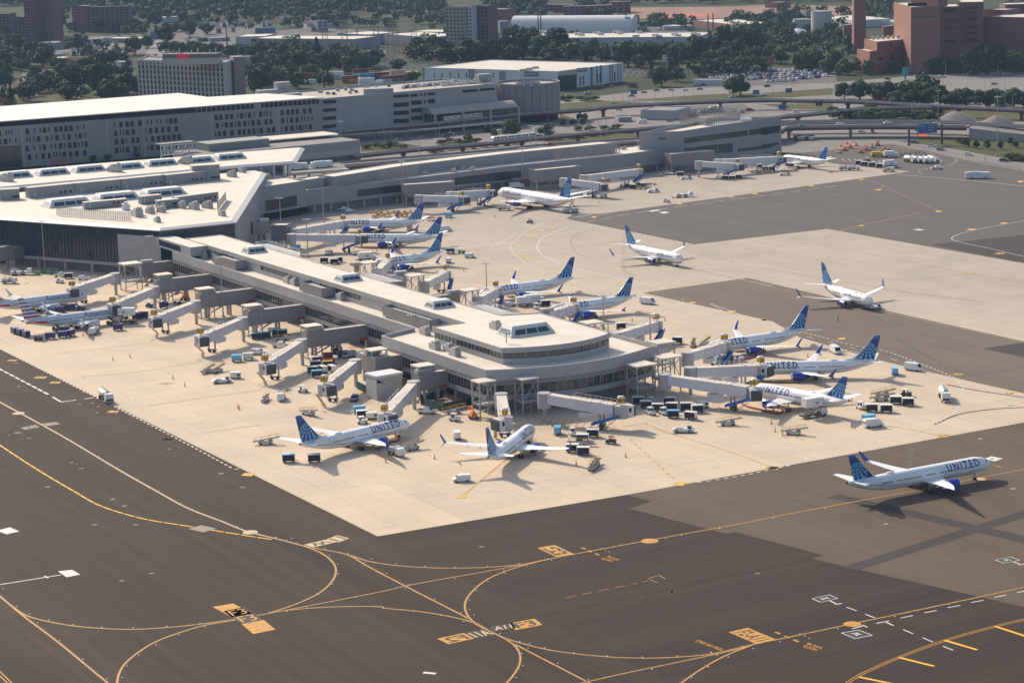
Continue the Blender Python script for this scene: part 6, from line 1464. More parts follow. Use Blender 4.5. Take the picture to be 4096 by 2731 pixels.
for ln in DATA.strip().split("\n"):
 a,l=ln.split("|");k,t,x,y,h=a.split();V_(k,t,float(x),float(y),float(h),l)
for i in range(16):
 V_('dolly','b2',1060+(i%8)*52+(i//8)*20,655+(i//8)*28+(i%3)*6,20+(i*37)%50,"empty dolly with yellow ends in the cluster behind the rearmost jet","dollies behind the rearmost jet of the stack")
for i in range(4):V_('dolly','b2',1540+i*18+(i%2)*20,700+(i%2)*26,12,"empty dolly with yellow ends by the fin of the rearmost jet","dollies by the rearmost fin")
for i in range(10):V_('boom' if i%3 else 'belt','b4',690+i*50,118-(i%4)*22,110-i*5,"far parked lifting machine in the equipment yard beyond the banded fin jet","machines in the far equipment yard")
for i in range(6):V_('beltup' if False else 'belt','b4',1230+i*42,128+(i%2)*10,20,"red railed loader stacked in the far yard behind the tankers","loaders behind the far tankers")
con0=mk_cone()
for t,x,y in(('c2',410,1270),('c2',1172,1500),('c2',1610,1468),('c3',1038,1452),('c3',593,1520),('c4',88,1155),('c4',122,1225),('c4',415,556),('c1',1012,583),('c1',1165,558),('c1',1550,752),('c1',1656,817),('c1',2133,1012),('c1',2145,1027),('c1',745,368),('c1',800,382),('c3',1387,232),('c3',1095,235),('b2',1872,1180),('b2',1092,992),('b3',798,568),('c3',2342,1155),('c4',805,955),('b2',2150,695),('b2',1757,722)):
 o=put("traffic_cone",con0,None,q(t,x,y,0));o.scale=(1,1,1.3);tag(o,"small orange cone standing on the pale concrete","cone","orange cones on the concrete")
def hose(t,pts,m,label,rad=.28):
 P=spline([q(t,*p)for p in pts],.8);b=MB();rings=[]
 for i,p in enumerate(P):
  d=(P[min(i+1,len(P)-1)]-P[max(i-1,0)]).normalized();n_=Vector((-d.y,d.x,0));rings.append([p+n_*cos(a)*rad+Vector((0,0,rad+sin(a)*rad))for a in[2*pi*k/8 for k in range(8)]])
 b.loft(rings);tag(b.build("air_hose",m,None,True),label,"hose")
M_hose=mat("red air hose",(.36,.07,.04),.7,.2,2);M_hose2=mat("brown air hose",(.20,.11,.04),.7,.2,2)
hose('c2',((1240,1240),(1275,1275),(1290,1300),(1240,1322),(1190,1325)),M_hose,"red air hose curled under the nose at the gate signed 16")
hose('c3',((2055,945),(2090,985),(2150,1010),(2352,1055)),M_hose,"red air hose from the bridge signed 19 to the engine")
hose('c4',((0,1040),(120,1065),(170,1065),(190,1035)),M_hose,"end of a red air hose curled under the jet signed 19")
hose('c3',((1880,545),(1900,560),(2080,582),(2180,560),(2205,535)),M_hose,"red air hose looped by the engine at the gate signed 21")
hose('c4',((0,782),(250,790),(340,785),(355,772)),M_hose2,"brown air hose lying under the level jet")
hose('b2',((860,935),(920,965),(1060,975),(1210,965)),M_hose,"red air hose under the middle jet of the stack of three")
hose('b2',((2000,545),(2080,595),(2200,620)),M_hose2,"brown air hose from the bridge to the fuelling truck at the wide jet")
r=thing("scissor_loader","white high loader with dark crossed arms under the wide jet's tail","loader",q('b3',515,622));MB().box((0,0,.4),(3.4,2.2,1.2)).build("chassis",M_gse,r);b=MB()
for s in(-.8,.8):b.beam((.5,s,1.0),(3.6,s,4.6),.25,.3);b.beam((3.6,s,1.0),(.5,s,4.6),.25,.3)
b.build("scissor_arm",M_dark,r);MB().box((2.2,0,.55),(5.6,2.2,.4)).build("platform",M_dark,r);wheels(r,(-1,1,4),2.3,.4)
M_mast=mat("galvanised mast",(.36,.36,.35),.45,metal=.3)
def mast(t,x,y,top,label,arms=4,h=None,group=None,thin=1.0):
 o=TL[t];g=q(t,x,y);hh=h
 if h is None:
  lo,hi=2.,60.
  ty=o[1]+top*o[2]
  for _ in range(40):
   m_=(lo+hi)/2
   d=Vector((g.x,g.y,m_-HCAM));dep_=d.dot(_f);yy=1365.5-FPX*(d.dot(_u2))/dep_
   lo,hi=(m_,hi)if yy>ty else(lo,m_)
  hh=lo
 r=thing("light_mast",label,"light mast",g,0,group);MB().box((0,0,0),(.9,.9,.7)).build("footing",M_col,r);MB().tube((0,0,.7),(0,0,hh),.26*thin,.15*thin,8).build("pole",M_mast,r,True);MB().box((0,0,hh-.3),(3.2,.2,.16)).build("crossarm",M_mast,r)
 for k in range(arms):MB().box((-1.35+2.7*k/max(1,arms-1),-.35,hh-.45),(.55,.7,.3)).build("floodlight",M_white,r)
 return r
for t,x,y,top,l in(('e6',590,945,265,"tall light mast in front of the glass hall by green dumpsters"),('e1',415,800,200,"light mast at the joint of glass hall and pier"),('e1',1350,1265,480,"light mast through the gangway of the bridge signed 11"),('e2',528,745,255,"light mast at the wall end of the gangway signed 12"),('e2',1820,1290,640,"light mast by the broad ribbed box"),('e3',1803,1405,540,"light mast before the left corner of the pavilion"),('e4',1430,1325,360,"light mast before the middle of the pavilion"),('e4',1968,845,270,"light mast at the right corner of the pavilion"),('e4',1357,445,0,"light mast beyond the pavilion in front of the jet with wingtip fences"),('b2',2078,1390,1100,"light mast behind the pier near the upright blue slide"),('b2',1205,1190,885,"light mast behind the pier by the nearest bridge of the stack"),('b2',475,1055,705,"light mast behind the pier below the level bridge of the stack"),('b2',240,935,515,"light mast beside the square gate house"),('b2',615,735,330,"light mast in front of the grey concourse head"),('b2',1325,585,185,"light mast at the long gate house left of the wide jet"),('b3',118,410,65,"light mast behind the wide jet's fuselage"),('b3',1150,270,0,"light mast by the empty bridge right of the wide jet")):
 mast(t,x,y,top,l)
mast('a3',2140,1390,1085,"light mast in front of the tall office block");mast('a4',2110,1395,865,"tall dark light mast on the grass at the right edge")
# ---------------------------------------------------------------- roads, grass and the land beyond
def psheet(name,t,pts,z,m,kind='structure'):return sheet(name,[q(*((t,*p)if len(p)==2 else p))for p in pts],z,m)
M_lot=pavement("car park asphalt",(.12,.115,.11),.4,.2,None)
M_dirt=mat("bare reddish earth",(.23,.13,.095),.95,.35,.02)
psheet("road_corridor",'a2',[(-400,1560),(-400,1290),(600,1190),(1500,1170),('a3',0,1110),('a3',430,1000),('a3',430,905),('a3',1300,800),('a3',2352,755),('a4',700,735),('a4',1300,685),('a4',2500,630),('a4',2700,1500),('a4',2352,1520),('a4',1180,1290),('a4',330,1372),('b3',1560,60),('b3',1000,40),('b2',2352,190),('b2',1000,330)],-.10,M_road)
for t,pts in(('a3',((430,930),(800,905),(1000,905),(1300,925),(900,960),(440,985))),('a3',((1000,905),(1700,850),(2352,828),('a4',640,790),('a4',640,850),(2352,880),(1500,905))),('a2',((950,1360),(950,1300),(1300,1280),(1500,1310),(1400,1350))),('a3',((180,1260),(400,1195),(1150,1185),(1150,1240),(500,1290))),('a4',((0,935),(640,920),(640,985),(200,975))),('a4',((640,985),(1000,940),(2352,1000),(2352,1090),(1200,1080),(700,1085))),('a4',((1230,1262),(1500,1240),(2352,1250),(2600,1250),(2600,1500),(2352,1452),(1700,1330))),('a3',((450,1060),(440,1010),(560,1060))),('a2',((1640,1300),(1900,1250),(2020,1240),(1800,1300)))):
 psheet("grass_verge",t,pts,-.05,M_grass)
psheet("car_park",'a3',((1380,1010),(1450,955),(2100,935),(2200,1000),(2080,1030),(1600,1045)),-.05,M_lot)
psheet("car_park",'a4',((-560,790),(-440,690),(150,610),(660,640),(680,740),(-100,770)),-.04,M_lot)
psheet("earthworks",'a3',((880,160),(900,70),(2000,60),(2352,40),('a4',820,60),('a4',830,190),('a4',400,130),(2300,150),(1500,180)),-.1,M_dirt)
psheet("red_earth",'a3',((1150,150),(1500,115),(1850,120),(1830,160),(1400,170)),-.05,mat("orange silt fence earth",(.38,.12,.07),.9,.3,.03))
psheet("cemetery_lawn",'a2',((1130,640),(1180,490),(1640,490),(1660,560),(1490,600),(1480,645)),-.1,M_grass)
psheet("lawn",'a2',((110,690),(120,640),(320,640),(300,680)),-.1,M_grass);psheet("lawn",'a1',((-50,930),(60,820),(300,830),(700,820),(1100,760),(1200,860),(700,920)),-.1,M_grass)
psheet("cemetery_lawn",'a3',((1010,700),(1050,580),(1640,560),(1600,620),(1200,700)),-.1,M_grass)
psheet("street",'a1',((1290,510),(1390,330),(1460,330),(1480,510)),-.08,M_road)
for t,pts in(('a1',((480,470),(500,340),(1260,310),(1330,480))),('a1',((160,760),(200,650),(640,600),(900,650),(700,740))),('a1',((1440,420),(1430,250),(2352,230),(2352,430))),('a2',((0,460),(0,300),(480,250),(1030,270),(1180,480))),('a3',((560,290),(600,130),(880,180),(1560,190),(1600,290)))):psheet("yard_pavement",t,pts,-.2,M_lot)
# ---------------------------------------------------------------- buildings beyond
def front(t,x0,y0,x1,y1,yb,h=None):
 o=TL[t]
 if h is None:
  g=q(t,x0,yb);lo,hi=1.,160.
  for _ in range(40):
   m_=(lo+hi)/2;d=Vector((g.x,g.y,m_-HCAM));yy=1365.5-FPX*d.dot(_u2)/d.dot(_f)
   lo,hi=(m_,hi)if yy>o[1]+y0*o[2]else(lo,m_)
  h=lo
 return q(t,x0,y0,h),q(t,x1,y1,h),h
def house(t,x0,y0,x1,y1,yb,dep_,mw,mr,label,cat="building",name="building",h=None,par=.5,gable=0,wins=0,mg=None,wrow=3):
 A,B,h=front(t,x0,y0,x1,y1,yb,h);d=(B-A);d.z=0;L_=d.length;d.normalize();n_=Vector((-d.y,d.x,0));n_=n_ if n_.y>0 else-n_
 P=[A.xy,B.xy,(B+n_*dep_).xy,(A+n_*dep_).xy];r=thing(name,label,cat)
 if gable:
  MB().prism(P,0,h,0).build("wall",mw,r);c=[(P[0]+P[3])/2,(P[1]+P[2])/2];b=MB();e=gable
  b.face([(*P[0],h),(*P[1],h),(*c[1],h+e),(*c[0],h+e)]);b.face([(*P[2],h),(*P[3],h),(*c[0],h+e),(*c[1],h+e)]);b.face([(*P[1],h),(*P[2],h),(*c[1],h+e)]);b.face([(*P[3],h),(*P[0],h),(*c[0],h+e)]);b.build("roof",mr,r)
 else:block(r,P,0,h,mw,mr,par,.3)
 if wins:
  n_=max(1,int(L_/wins));rows=max(1,int(h/wrow));tot=0
  for j in range(rows):
   z0=j*h/rows+h/rows*.35
   b=MB()
   for i in range(n_):panel(b,A,B,z0,z0+h/rows*.42,.06,0,0,(i+.25)/n_,(i+.75)/n_,1)
   b.build("window_row",mg or M_glassd,r)
 return r,A,B,h,P
M_bg={k:mat(k+" distant wall",c,.8,.12,.1)for k,c in dict(white=(.52,.52,.53),grey=(.27,.27,.28),pale=(.42,.41,.40),cream=(.46,.40,.30),yellow=(.40,.32,.13),orange=(.38,.19,.06),brick=(.19,.095,.080),darkbrick=(.135,.085,.080),blue=(.13,.19,.28),dark=(.07,.072,.08),red=(.24,.10,.075),tan=(.34,.28,.22)).items()}
M_roofg=mat("grey felt roof",(.22,.215,.21),.9,.15,.1);M_roofw=mat("pale flat roof",(.58,.53,.46),.8,.1,.1);M_roofb=mat("brown shingle roof",(.13,.105,.095),.9,.15,.3)
M_cona=mat("board marked concrete",(.27,.265,.265),.75,.10,.12,stretch=(1,1,.2))
rc=thing("rental_garage","huge long grey garage with rows of dark windows under a thin white roof at left","garage")
ZR=26.5
ra=[q('a1',-160,1100,ZR),q('a2',612,872,ZR),q('a2',100,838,ZR),q('a1',1865,870,ZR),q('a1',1600,834,ZR),q('a1',-160,966,ZR)]
M_rw=mat("white ribbed roof",(.62,.585,.53),.6,.07,.2)
b=MB();b.prism([p.xy for p in ra],ZR-.5,ZR,0,0,True).build("roof",M_rw,rc)
A=ra[0];B=q('a2',590,884,ZR);d=(B-A);d.z=0;Lr=d.length;d.normalize();n_=Vector((-d.y,d.x,0));n_=n_ if n_.y>0 else-n_
fA,fB=A+n_*1.5,B+n_*1.5
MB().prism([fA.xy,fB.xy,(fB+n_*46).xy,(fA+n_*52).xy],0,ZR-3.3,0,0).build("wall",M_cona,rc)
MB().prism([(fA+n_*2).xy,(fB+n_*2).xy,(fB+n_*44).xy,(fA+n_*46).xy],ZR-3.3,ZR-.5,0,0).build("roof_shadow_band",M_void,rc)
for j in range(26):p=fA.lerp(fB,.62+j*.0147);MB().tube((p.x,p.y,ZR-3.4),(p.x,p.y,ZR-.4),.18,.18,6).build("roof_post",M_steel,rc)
rw=random.Random(3);nwin=0;rest=MB()
bays=[(.03,.10),(.115,.30),(.365,.455),(.46,.575),(.665,.86),(.87,.985)]
for row,zt_ in enumerate((21.2,16.5,11.7,6.8)):
 for f0,f1 in bays:
  x=f0*Lr+rw.random()*2
  while x<f1*Lr-2:
   wd=rw.choice((2.0,2.0,2.0,.75,.75));b=rest if nwin>=98 else MB()
   panel(b,fA,fB,zt_-3.2*(1 if wd>1 else.85),zt_,.05,0,0,x/Lr,(x+wd)/Lr,1)
   if b is not rest:b.build("window",M_glassd,rc)
   nwin+=1;x+=wd+rw.choice((.9,1.1,1.6,2.6))
rest.build("window",M_glassd,rc)['kind']='stuff'
b=MB();panel(b,fA,fB,.3,12.5,.08,0,0,.0,.105,1);b.build("glazed_entrance",M_glassG,rc)
for f in(.108,.35,.458,.66,.865):b=MB();panel(b,fA,fB,0,ZR-3.3,.10,0,0,f,f+.004,1);b.build("pilaster",M_panel,rc)
dk=thing("deck_garage","long pale garage with dark slots and cars parked on its open roof","garage");ZK=25.5
K0,K1=q('a2',590,886,ZK),q('a2',2160,750,ZK);d=(K1-K0);d.z=0;Lk=d.length;d.normalize();n_=Vector((-d.y,d.x,0));n_=n_ if n_.y>0 else-n_
kp=[(K0-d*45).xy,K1 .xy,(K1+n_*62).xy,(K0-d*45+n_*62).xy];M_deckw=mat("pale precast panel",(.33,.325,.325),.75,.08,.1)
block(dk,kp,0,ZK,M_deckw,mat("pale parking deck",(.40,.36,.31),.9,.1,.05),1.2,.4)
def slots(A,B,t,rects,root,m=M_void):
 for x0,x1,yl,yr,hh in rects:
  b=MB();wq(b,A,B,t,((x0,yl+hh),(x1,yr+hh),(x1,yr),(x0,yl)),0,.12);b.build("deck_opening",m,root)
slots(K0,K1,'a2',[(610,728,902+k*75,896+k*72,30)for k in range(4)]+[(1240,1378,853+k*72,846+k*72,26+(k>0)*12)for k in range(5)]+[(1395,1460,848,842,24),(1478,1495,840,839,22),(1512,1530,838,837,22),(1547,1613,834,830,24),(1397,1495,905,900,38),(1513,1530,897,896,34),(1549,1613,893,888,36),(1400,1530,975,965,38),(1402,1500,1045,1040,34),(1858,1995,810,800,22),(2012,2148,797,787,22)],dk)
s0,s1=q('a2',972,800,28),q('a2',1238,790,28);dd=(s1-s0).normalized();nn=Vector((-dd.y,dd.x,0));nn=nn if nn.y>0 else-nn
MB().prism([(s0-nn*1.2).xy,(s1-nn*1.2).xy,(s1+nn*9).xy,(s0+nn*9).xy],0,28.0,0,0).build("stair_tower",M_deckw,dk)
for t,x,y,w_,h_ in(('a2',245,830,9,6.5),('a2',150,840,20,2.5),('a2',320,870,12,2.2),('a2',2045,735,9,5)):MB().box(q(t,x,y,ZK-1.2),(w_,6,h_),.5).build("roof_house",M_deckw,dk)
hx=thing("spiral_ramp","round ramp tower of ribbed concrete with tall dark slots","parking ramp");c=G(2110,327,24.0);Rh=20.5
b=MB();sb=MB();n=26
for k in range(n):
 a0,a1=2*pi*k/n,2*pi*(k+.93)/n;P=[]
 for m_ in range(4):a=a0+(a1-a0)*m_/3;P.append((c.x+Rh*cos(a),c.y+Rh*sin(a)))
 for m_ in range(3,-1,-1):a=a0+(a1-a0)*m_/3;P.append((c.x+(Rh-.6)*cos(a),c.y+(Rh-.6)*sin(a)))
 b.prism(P,5.0,24.0,0,0)
b.build("ribbed_wall",mat("ribbed concrete",(.23,.225,.225),.8,.12,1.0,stretch=(4,4,.2)),hx)
b=MB();b.lathe([(0,Rh-1.5),(22.5,Rh-1.5)],(c.x,c.y,0),(0,0,1),30);b.build("inner_wall",M_void,hx)
b=MB()
for z in(22.6,):b.prism([(c.x+(Rh-.7)*cos(2*pi*k/30),c.y+(Rh-.7)*sin(2*pi*k/30))for k in range(30)],z-.4,z,0,0)
b.build("top_deck",M_deckw,hx)
b=MB();b.lathe([(0,8),(23.8,8),(23.8,7.5),(22.7,7.5)],(c.x,c.y,0),(0,0,1),24);b.build("core_wall",M_deckw,hx)
st=thing("mover_station","glazed train station with a vaulted tan roof before the deck garage","station");ZS=11.6
S0,S1=q('a2',1612,1022,ZS),q('a3',75,955,ZS);d=(S1-S0);d.z=0;Ls=d.length;d.normalize();n_=Vector((-d.y,d.x,0));n_=n_ if n_.y>0 else-n_
rings=[]
for f in(-.03,1.0):p=S0 .lerp(S1,f);rings.append([(p+n_*(16*k/8)+Vector((0,0,3.4*sin(pi*k/8)**.8)))for k in range(9)]+[(p+n_*16-Vector((0,0,.5))),(p-Vector((0,0,.5)))])
MB().loft(rings).build("vaulted_roof",mat("tan metal roof",(.33,.305,.265),.6,.08,.3),st,False,True)
for f in(0,.33,.66,1.0):
 for k in(0,16):p=S0 .lerp(S1,f)+n_*k;MB().box((p.x,p.y,0),(1.1,1.1,ZS-.4),atan2(d.y,d.x)).build("column",M_steel,st)
b=MB();P=[S0+n_*8,S1+n_*8,S1+n_*15.5,S0+n_*15.5];b.prism([p.xy for p in P],4.2,ZS-.5,0,0,True).build("glazed_wall",M_glassG,st)
b=MB()
for k in range(30):p=(S0+n_*7.9).lerp(S1+n_*7.9,k/29);b.box((p.x,p.y,4.2),(.25,.3,ZS-4.7),atan2(d.y,d.x))
for z in(ZS-2.0,8.0):b.beam((S0+n_*7.8)+Vector((0,0,z-ZS)),(S1+n_*7.8)+Vector((0,0,z-ZS)),.2,.25)
b.build("mullion_row",M_steel,st)['kind']='stuff'
MB().prism([p.xy for p in(S0-n_*.5,S1-n_*.5,S1+n_*16,S0+n_*16)],3.6,4.2,0,0).build("platform",M_conw,st)
cp=thing("platform_canopy","low flat canopy on columns along the road below the station","canopy");p0,p1,p2=q('a2',640,1215,4.5),q('a2',1495,1160,4.5),q('a2',2310,1085,4.5)
for a,c2_ in((p0,p1),(p1,p2)):MB().beam(a-Vector((0,0,.5)),c2_-Vector((0,0,.5)),6 if a is p1 else 3.5,.5).build("canopy_roof",M_panel,cp)
for k in range(14):p=(p0 .lerp(p1,k/6)if k<7 else p1 .lerp(p2,(k-7)/6.5));MB().box((p.x,p.y,0),(.5,.5,4.0)).build("column",M_steel,cp)
cb_=thing("curbside_hall","long low hall with wavy cream roof and slatted side behind the departures roof","building");q0,q1=q('b1',1770,75,15),q('a2',935,1250,15)
q0,q1=q('a1',1770,1395,13),q('a2',940,1255,13);d=(q1-q0);d.z=0;d.normalize();n_=Vector((-d.y,d.x,0));n_=n_ if n_.y>0 else-n_
MB().prism([q0 .xy,q1 .xy,(q1+n_*30).xy,(q0+n_*30).xy],0,13,0,1).build("wall",[M_conw,M_roofg],cb_)
b=MB();panel(b,q0,q1,.5,5.0,.12,0,0,.45,.99,1);b.build("glazed_strip",M_glassB,cb_);b=MB()
for z in(5.6,6.3,7.0,7.7):panel(b,q0,q1,z,z+.5,.12,0,0,.45,.99,1)
b.build("slat_band",mat("sun slat",(.44,.42,.37),.6),cb_)
rb=MB();w0,w1=q('a1',2110,1290,14.2),q('a2',760,1210,14.2);n=40
for k in range(n):
 p,r_=w0 .lerp(w1,k/n),w0 .lerp(w1,(k+1)/n);m_=(p+r_)/2+Vector((0,0,.8))
 rb.face([p,m_,m_+n_*18,p+n_*18]);rb.face([m_,r_,r_+n_*18,m_+n_*18])
rb.build("scalloped_roof",M_cream,cb_)
pp=q('a1',1835,1345,13);MB().box((pp.x+14,pp.y+8,12.8),(36,16,4.2),atan2(d.y,d.x)).build("plant_room",mat("green grey cladding",(.23,.24,.215),.7),cb_)
tr=thing("roof_truss","white lattice truss with a cream top at the left end of the wavy roof hall","truss");a,c=q('a1',1445,1400,12.5),q('a1',1760,1370,12.5);b=MB();up_=Vector((0,0,5))
b.beam(a,c,.5,.5);b.beam(a+up_,c+up_,.5,.5);n=10
for k in range(n):p,r_=a.lerp(c,k/n),a.lerp(c,(k+1)/n);b.tube(p,p+up_,.2,.2,6);b.tube(p+(up_ if k%2 else Vector()),r_+(Vector()if k%2 else up_),.2,.2,6)
b.build("lattice",M_white,tr);MB().beam(a+up_+Vector((0,0,.6))+n_*4,c+up_+Vector((0,0,.6))+n_*4,7,.5).build("deck",M_roofg,tr);MB().box(a-Vector((0,0,12.5)),(1,1,12.5)).build("pylon",M_col,tr)
ht=thing("hotel","pale slab hotel with narrow dark window strips and red rooftop lettering","hotel");ZHt=38
H0,H1,H2=q('a1',1224,535,ZHt),q('a1',2012,562,ZHt),q('a1',2092,530,ZHt);hb_=(H2-H1)
M_hot=mat("pale hotel concrete",(.46,.42,.39),.8,.06,.2);P=[H0 .xy,H1 .xy,(H1+hb_*1.0).xy,(H0+hb_).xy]
block(ht,P,0,ZHt,M_hot,M_roofg,.8,.4)
for k in range(22):
 b=MB();f0=.018+k*.0447;panel(b,H0,H1,2,ZHt-1.6,.05,0,0,f0,f0+.019,1);b.build("window_strip",M_glassd,ht)
b=MB()
for z in range(1,11):
 panel(b,H0,H1,z*3.4+.6,z*3.4+1.3,.07,0,0,.0,1.0,1)
b.build("floor_band",M_hot,ht)
b=MB()
for z in range(1,11):panel(b,H1,H2,z*3.4+.8,z*3.4+1.0,.07)
b.build("floor_line",M_roofg,ht)
t0,t1=q('a1',2090,513,40),q('a1',2190,508,40);dd=(t1-t0).normalized();nn=Vector((-dd.y,dd.x,0));nn=nn if nn.y>0 else-nn
MB().prism([t0 .xy,t1 .xy,(t1+nn*12).xy,(t0+nn*12).xy],0,40,0,0).build("stair_tower",mat("mauve brown panel",(.22,.185,.175),.8),ht)
e0,e1=q('a1',1452,488,44),q('a1',1945,482,44);ee=(e1-e0).normalized();nn=Vector((-ee.y,ee.x,0));nn=nn if nn.y>0 else-nn
MB().prism([e0 .xy,e1 .xy,(e1+nn*10).xy,(e0+nn*10).xy],ZHt-1,41.2,0,0).build("penthouse",M_hot,ht);MB().prism([p for p in inset([e0 .xy,e1 .xy,(e1+nn*10).xy,(e0+nn*10).xy],.1)],41.2,44,0,0).build("penthouse_top",mat("brown roof screen",(.17,.145,.135),.8),ht)
sb=MB();sA=e0 .lerp(e1,.28);sA.z=40.6;text_on(sb,"Hilton",sA-nn*.3,ee*(e1-e0).length*.215,Vector((0,0,4.2)),0,.03);sb.build("rooftop_lettering",mat("red lit lettering",(.75,.03,.07),.5,emit=.25),ht)
for k in range(9):p=e0 .lerp(e1,.05+k*.11)+nn*5;MB().tube((p.x,p.y,44),(p.x,p.y,45.5+(k%3)),.35,.2,6).build("roof_vent",M_white,ht)
wh=thing("logistics_warehouse","white warehouse with striped end and two dark blue signs beyond the spiral ramp","warehouse");ZW=13.8
W0,W1,W2=q('a2',1505,606,ZW),q('a3',428,640,ZW),q('a3',1015,566,ZW);wv=W2-W1;P=[W0 .xy,W1 .xy,W2 .xy,(W0+wv).xy]
block(wh,P,0,ZW,mat("white tilt panel",(.62,.62,.63),.7,.04,.05),M_roofw,.5,.4)
for x in(1605,1675,1750,1822,1895,1988,2062,2135):
 b=MB();wq(b,W0,W1,'a2',((x-4,698),(x+4,698),(x+4,655),(x-4,655)),0,.15);b.build("slot_window",M_glassd,wh)
for t,a,c2_,y0,y1 in(('a2',1912,1968,620,720),('a2',2188,2245,640,720),('a2',1500,1518,606,735)):b=MB();wq(b,W0,W1,t,((a,y1),(c2_,y1),(c2_,y0),(a,y0)),0,.12);b.build("grey_panel",M_bg['grey'],wh)
for k in range(12):
 x=432+k*14;b=MB();wq(b,W1,W2,'a3',((x,685-k),(x+7,684-k),(x+7,645-k*2),(x,646-k*2)),0,.12);b.build("grey_stripe",M_bg['grey'],wh)
b=MB();wq(b,W1,W2,'a3',((430,820),(598,800),(598,665),(430,682)),0,.12);b.build("glazed_end",M_glass,wh)
for x,w_,y0,y1 in((720,22,600,780),(770,14,590,750),(805,18,585,745),(890,14,580,750),(910,16,575,760),(960,14,572,755),(985,14,568,755)):b=MB();wq(b,W1,W2,'a3',((x,y1),(x+w_,y1-3),(x+w_,y0),(x,y0+3)),0,.10);b.build("grey_stripe",M_bg['blue']if w_>17 else M_bg['grey'],wh)
for x,y0,y1 in((630,690,770),(660,680,765),(783,665,745),(808,660,745),(940,645,730)):b=MB();wq(b,W1,W2,'a3',((x-5,y1),(x+5,y1),(x+5,y0),(x-5,y0)),0,.14);b.build("slot_window",M_glassd,wh)
def signboard(root,A,B,t,x0,y0,x1,y1,x2,y2,txt,sub):
 b=MB();P=[onwall(A,B,t,*p,.3)for p in((x0,y0),(x1,y1),(x2,y2))];e,u=P[1]-P[0],P[2]-P[0];b.face([P[0],P[1],P[1]+u,P[2]]);o=b.build("sign_board",mat("dark blue sign",(.02,.035,.10),.5),root)
 nn_=e.cross(u).normalized();nn_=nn_ if nn_.y<0 else-nn_
 tb=MB();text_on(tb,txt,P[0]+e*.05+u*.35+nn_*.08,e*.9,u*.52,0,.03);text_on(tb,sub,P[0]+e*.12+u*.1+nn_*.08,e*.76,u*.15,0);tb.build("sign_lettering",M_white,o)
signboard(wh,W0,W1,'a3',131,685,255,685,131,648,"BARSAN","GLOBAL LOGISTICS");signboard(wh,W1,W2,'a3',598,650,692,640,598,614,"BARSAN","GLOBAL LOGISTICS")
for k in range(3):MB().box(q('a3',115+k*55,640-k*12,ZW-.5),(5,3,1.6),.3).build("roof_unit",M_unit,wh)
w2,A,B,h,P=house('a2',2130,345,3965,330,430,62,mat("pale blue white panel",(.44,.46,.48),.7),M_roofw,"very long pale blue white warehouse behind the tree belt","warehouse","warehouse",12)
for k in range(22):p=q('a3',90+(k*173)%1700,290+(k*37)%45,12);MB().box(p,(6,4,1.6),.1).build("roof_unit",M_unit,w2)
tb=MB();o_=onwall(A,B,'a3',1615,362,.3);text_on(tb,"Conduent",o_+Vector((3,0,0)),(B-A).normalized()*14,Vector((0,0,2.2)),0);
tb.face([o_+Vector((3*cos(2*pi*k/12)*.6,0,1.2+1.2*sin(2*pi*k/12)))for k in range(12)]);tb.build("wall_lettering",mat("teal lettering",(.03,.13,.18),.6),w2)
def tent(t,x0,y0,x1,y1,yb,rad_px,label):
 o=TL[t];a,c=q(t,x0,yb),q(t,x1,yb-4);sc=FPX/a.y*1.0;Rr=rad_px*o[2]/sc;d=(c-a).normalized();n_=Vector((-d.y,d.x,0));rings=[]
 for p in(a,c):rings.append([p+n_*(Rr-Rr*cos(pi*k/14))+Vector((0,0,Rr*1.25*sin(pi*k/14)**.8))for k in range(15)])
 r=thing("fabric_hangar",label,"tent");MB().loft(rings).build("fabric_cover",M_white,r,False,True);b=MB()
 for k in range(1,9):p=a.lerp(c,k/9);b.loft([[pp+d*e for pp in[p+n_*(Rr-(Rr+.05)*cos(pi*m/14))+Vector((0,0,(Rr*1.25+.06)*sin(pi*m/14)**.8))for m in range(15)]]for e in(-.15,.15)],0,False,False)
 b.build("rib_band",M_seam,r)
tent('a2',2285,180,3370,175,297,115,"big white barrel shaped fabric hangar on the skyline of warehouses");tent('a3',490,240,620,240,292,55,"small white fabric dome right of the big fabric hangar")
house('a2',2195,195,2290,190,300,20,M_bg['grey'],M_roofg,"grey block at the left end of the fabric hangar");house('a2',2058,230,2195,225,290,20,M_bg['tan'],M_roofw,"low tan building left of the fabric hangar")
MBK=mat("red brown brick",(.255,.115,.085),.85,.10,.3);bw=thing("brick_works","huge red brown brick works of stepped windowless blocks with window tower","factory")
def bk(t,L,C_,Rr,h,name="brick_block",m=MBK,z0=0,roof=M_roofw):
 "block from its left, near and right top corners"
 a,c,e=q(t,*L,h),q(t,*C_,h),q(t,*Rr,h);P=[a.xy,c.xy,e.xy,(a+e-c).xy];block(bw,P,z0,h,m,roof,.6,.5,name,"roof");return a,c,e
a1_=bk('a4',(855,440),(970,462),(1035,455),16.5)
a2_=bk('a4',(920,350),(1035,376),(1345,345),23)
a3_=bk('a4',(1186,22),(1340,66),(1602,60),49)
def bk2(x0,y0,x1,y1,yb,dp,m=MBK,z0=0,nm="brick_block"):
 A,B,h=front('a4',x0,y0,x1,y1,yb);d=(B-A);d.z=0;d.normalize();n_=Vector((-d.y,d.x,0));n_=n_ if n_.y>0 else-n_;block(bw,[A.xy,B.xy,(B+n_*dp).xy,(A+n_*dp).xy],z0,h,m,M_roofw,.6,.5,nm,"roof");return A,B
ti=[a3_[0].lerp(a3_[2],f)+(a3_[1]-a3_[0].lerp(a3_[2],.5))*g_ for f,g_ in((.45,.55),(.95,.0),(1.1,-.5),(.5,-.6))];block(bw,[p.xy for p in ti],48.4,57,MBK,M_roofw,.5,.4,"brick_penthouse","roof")
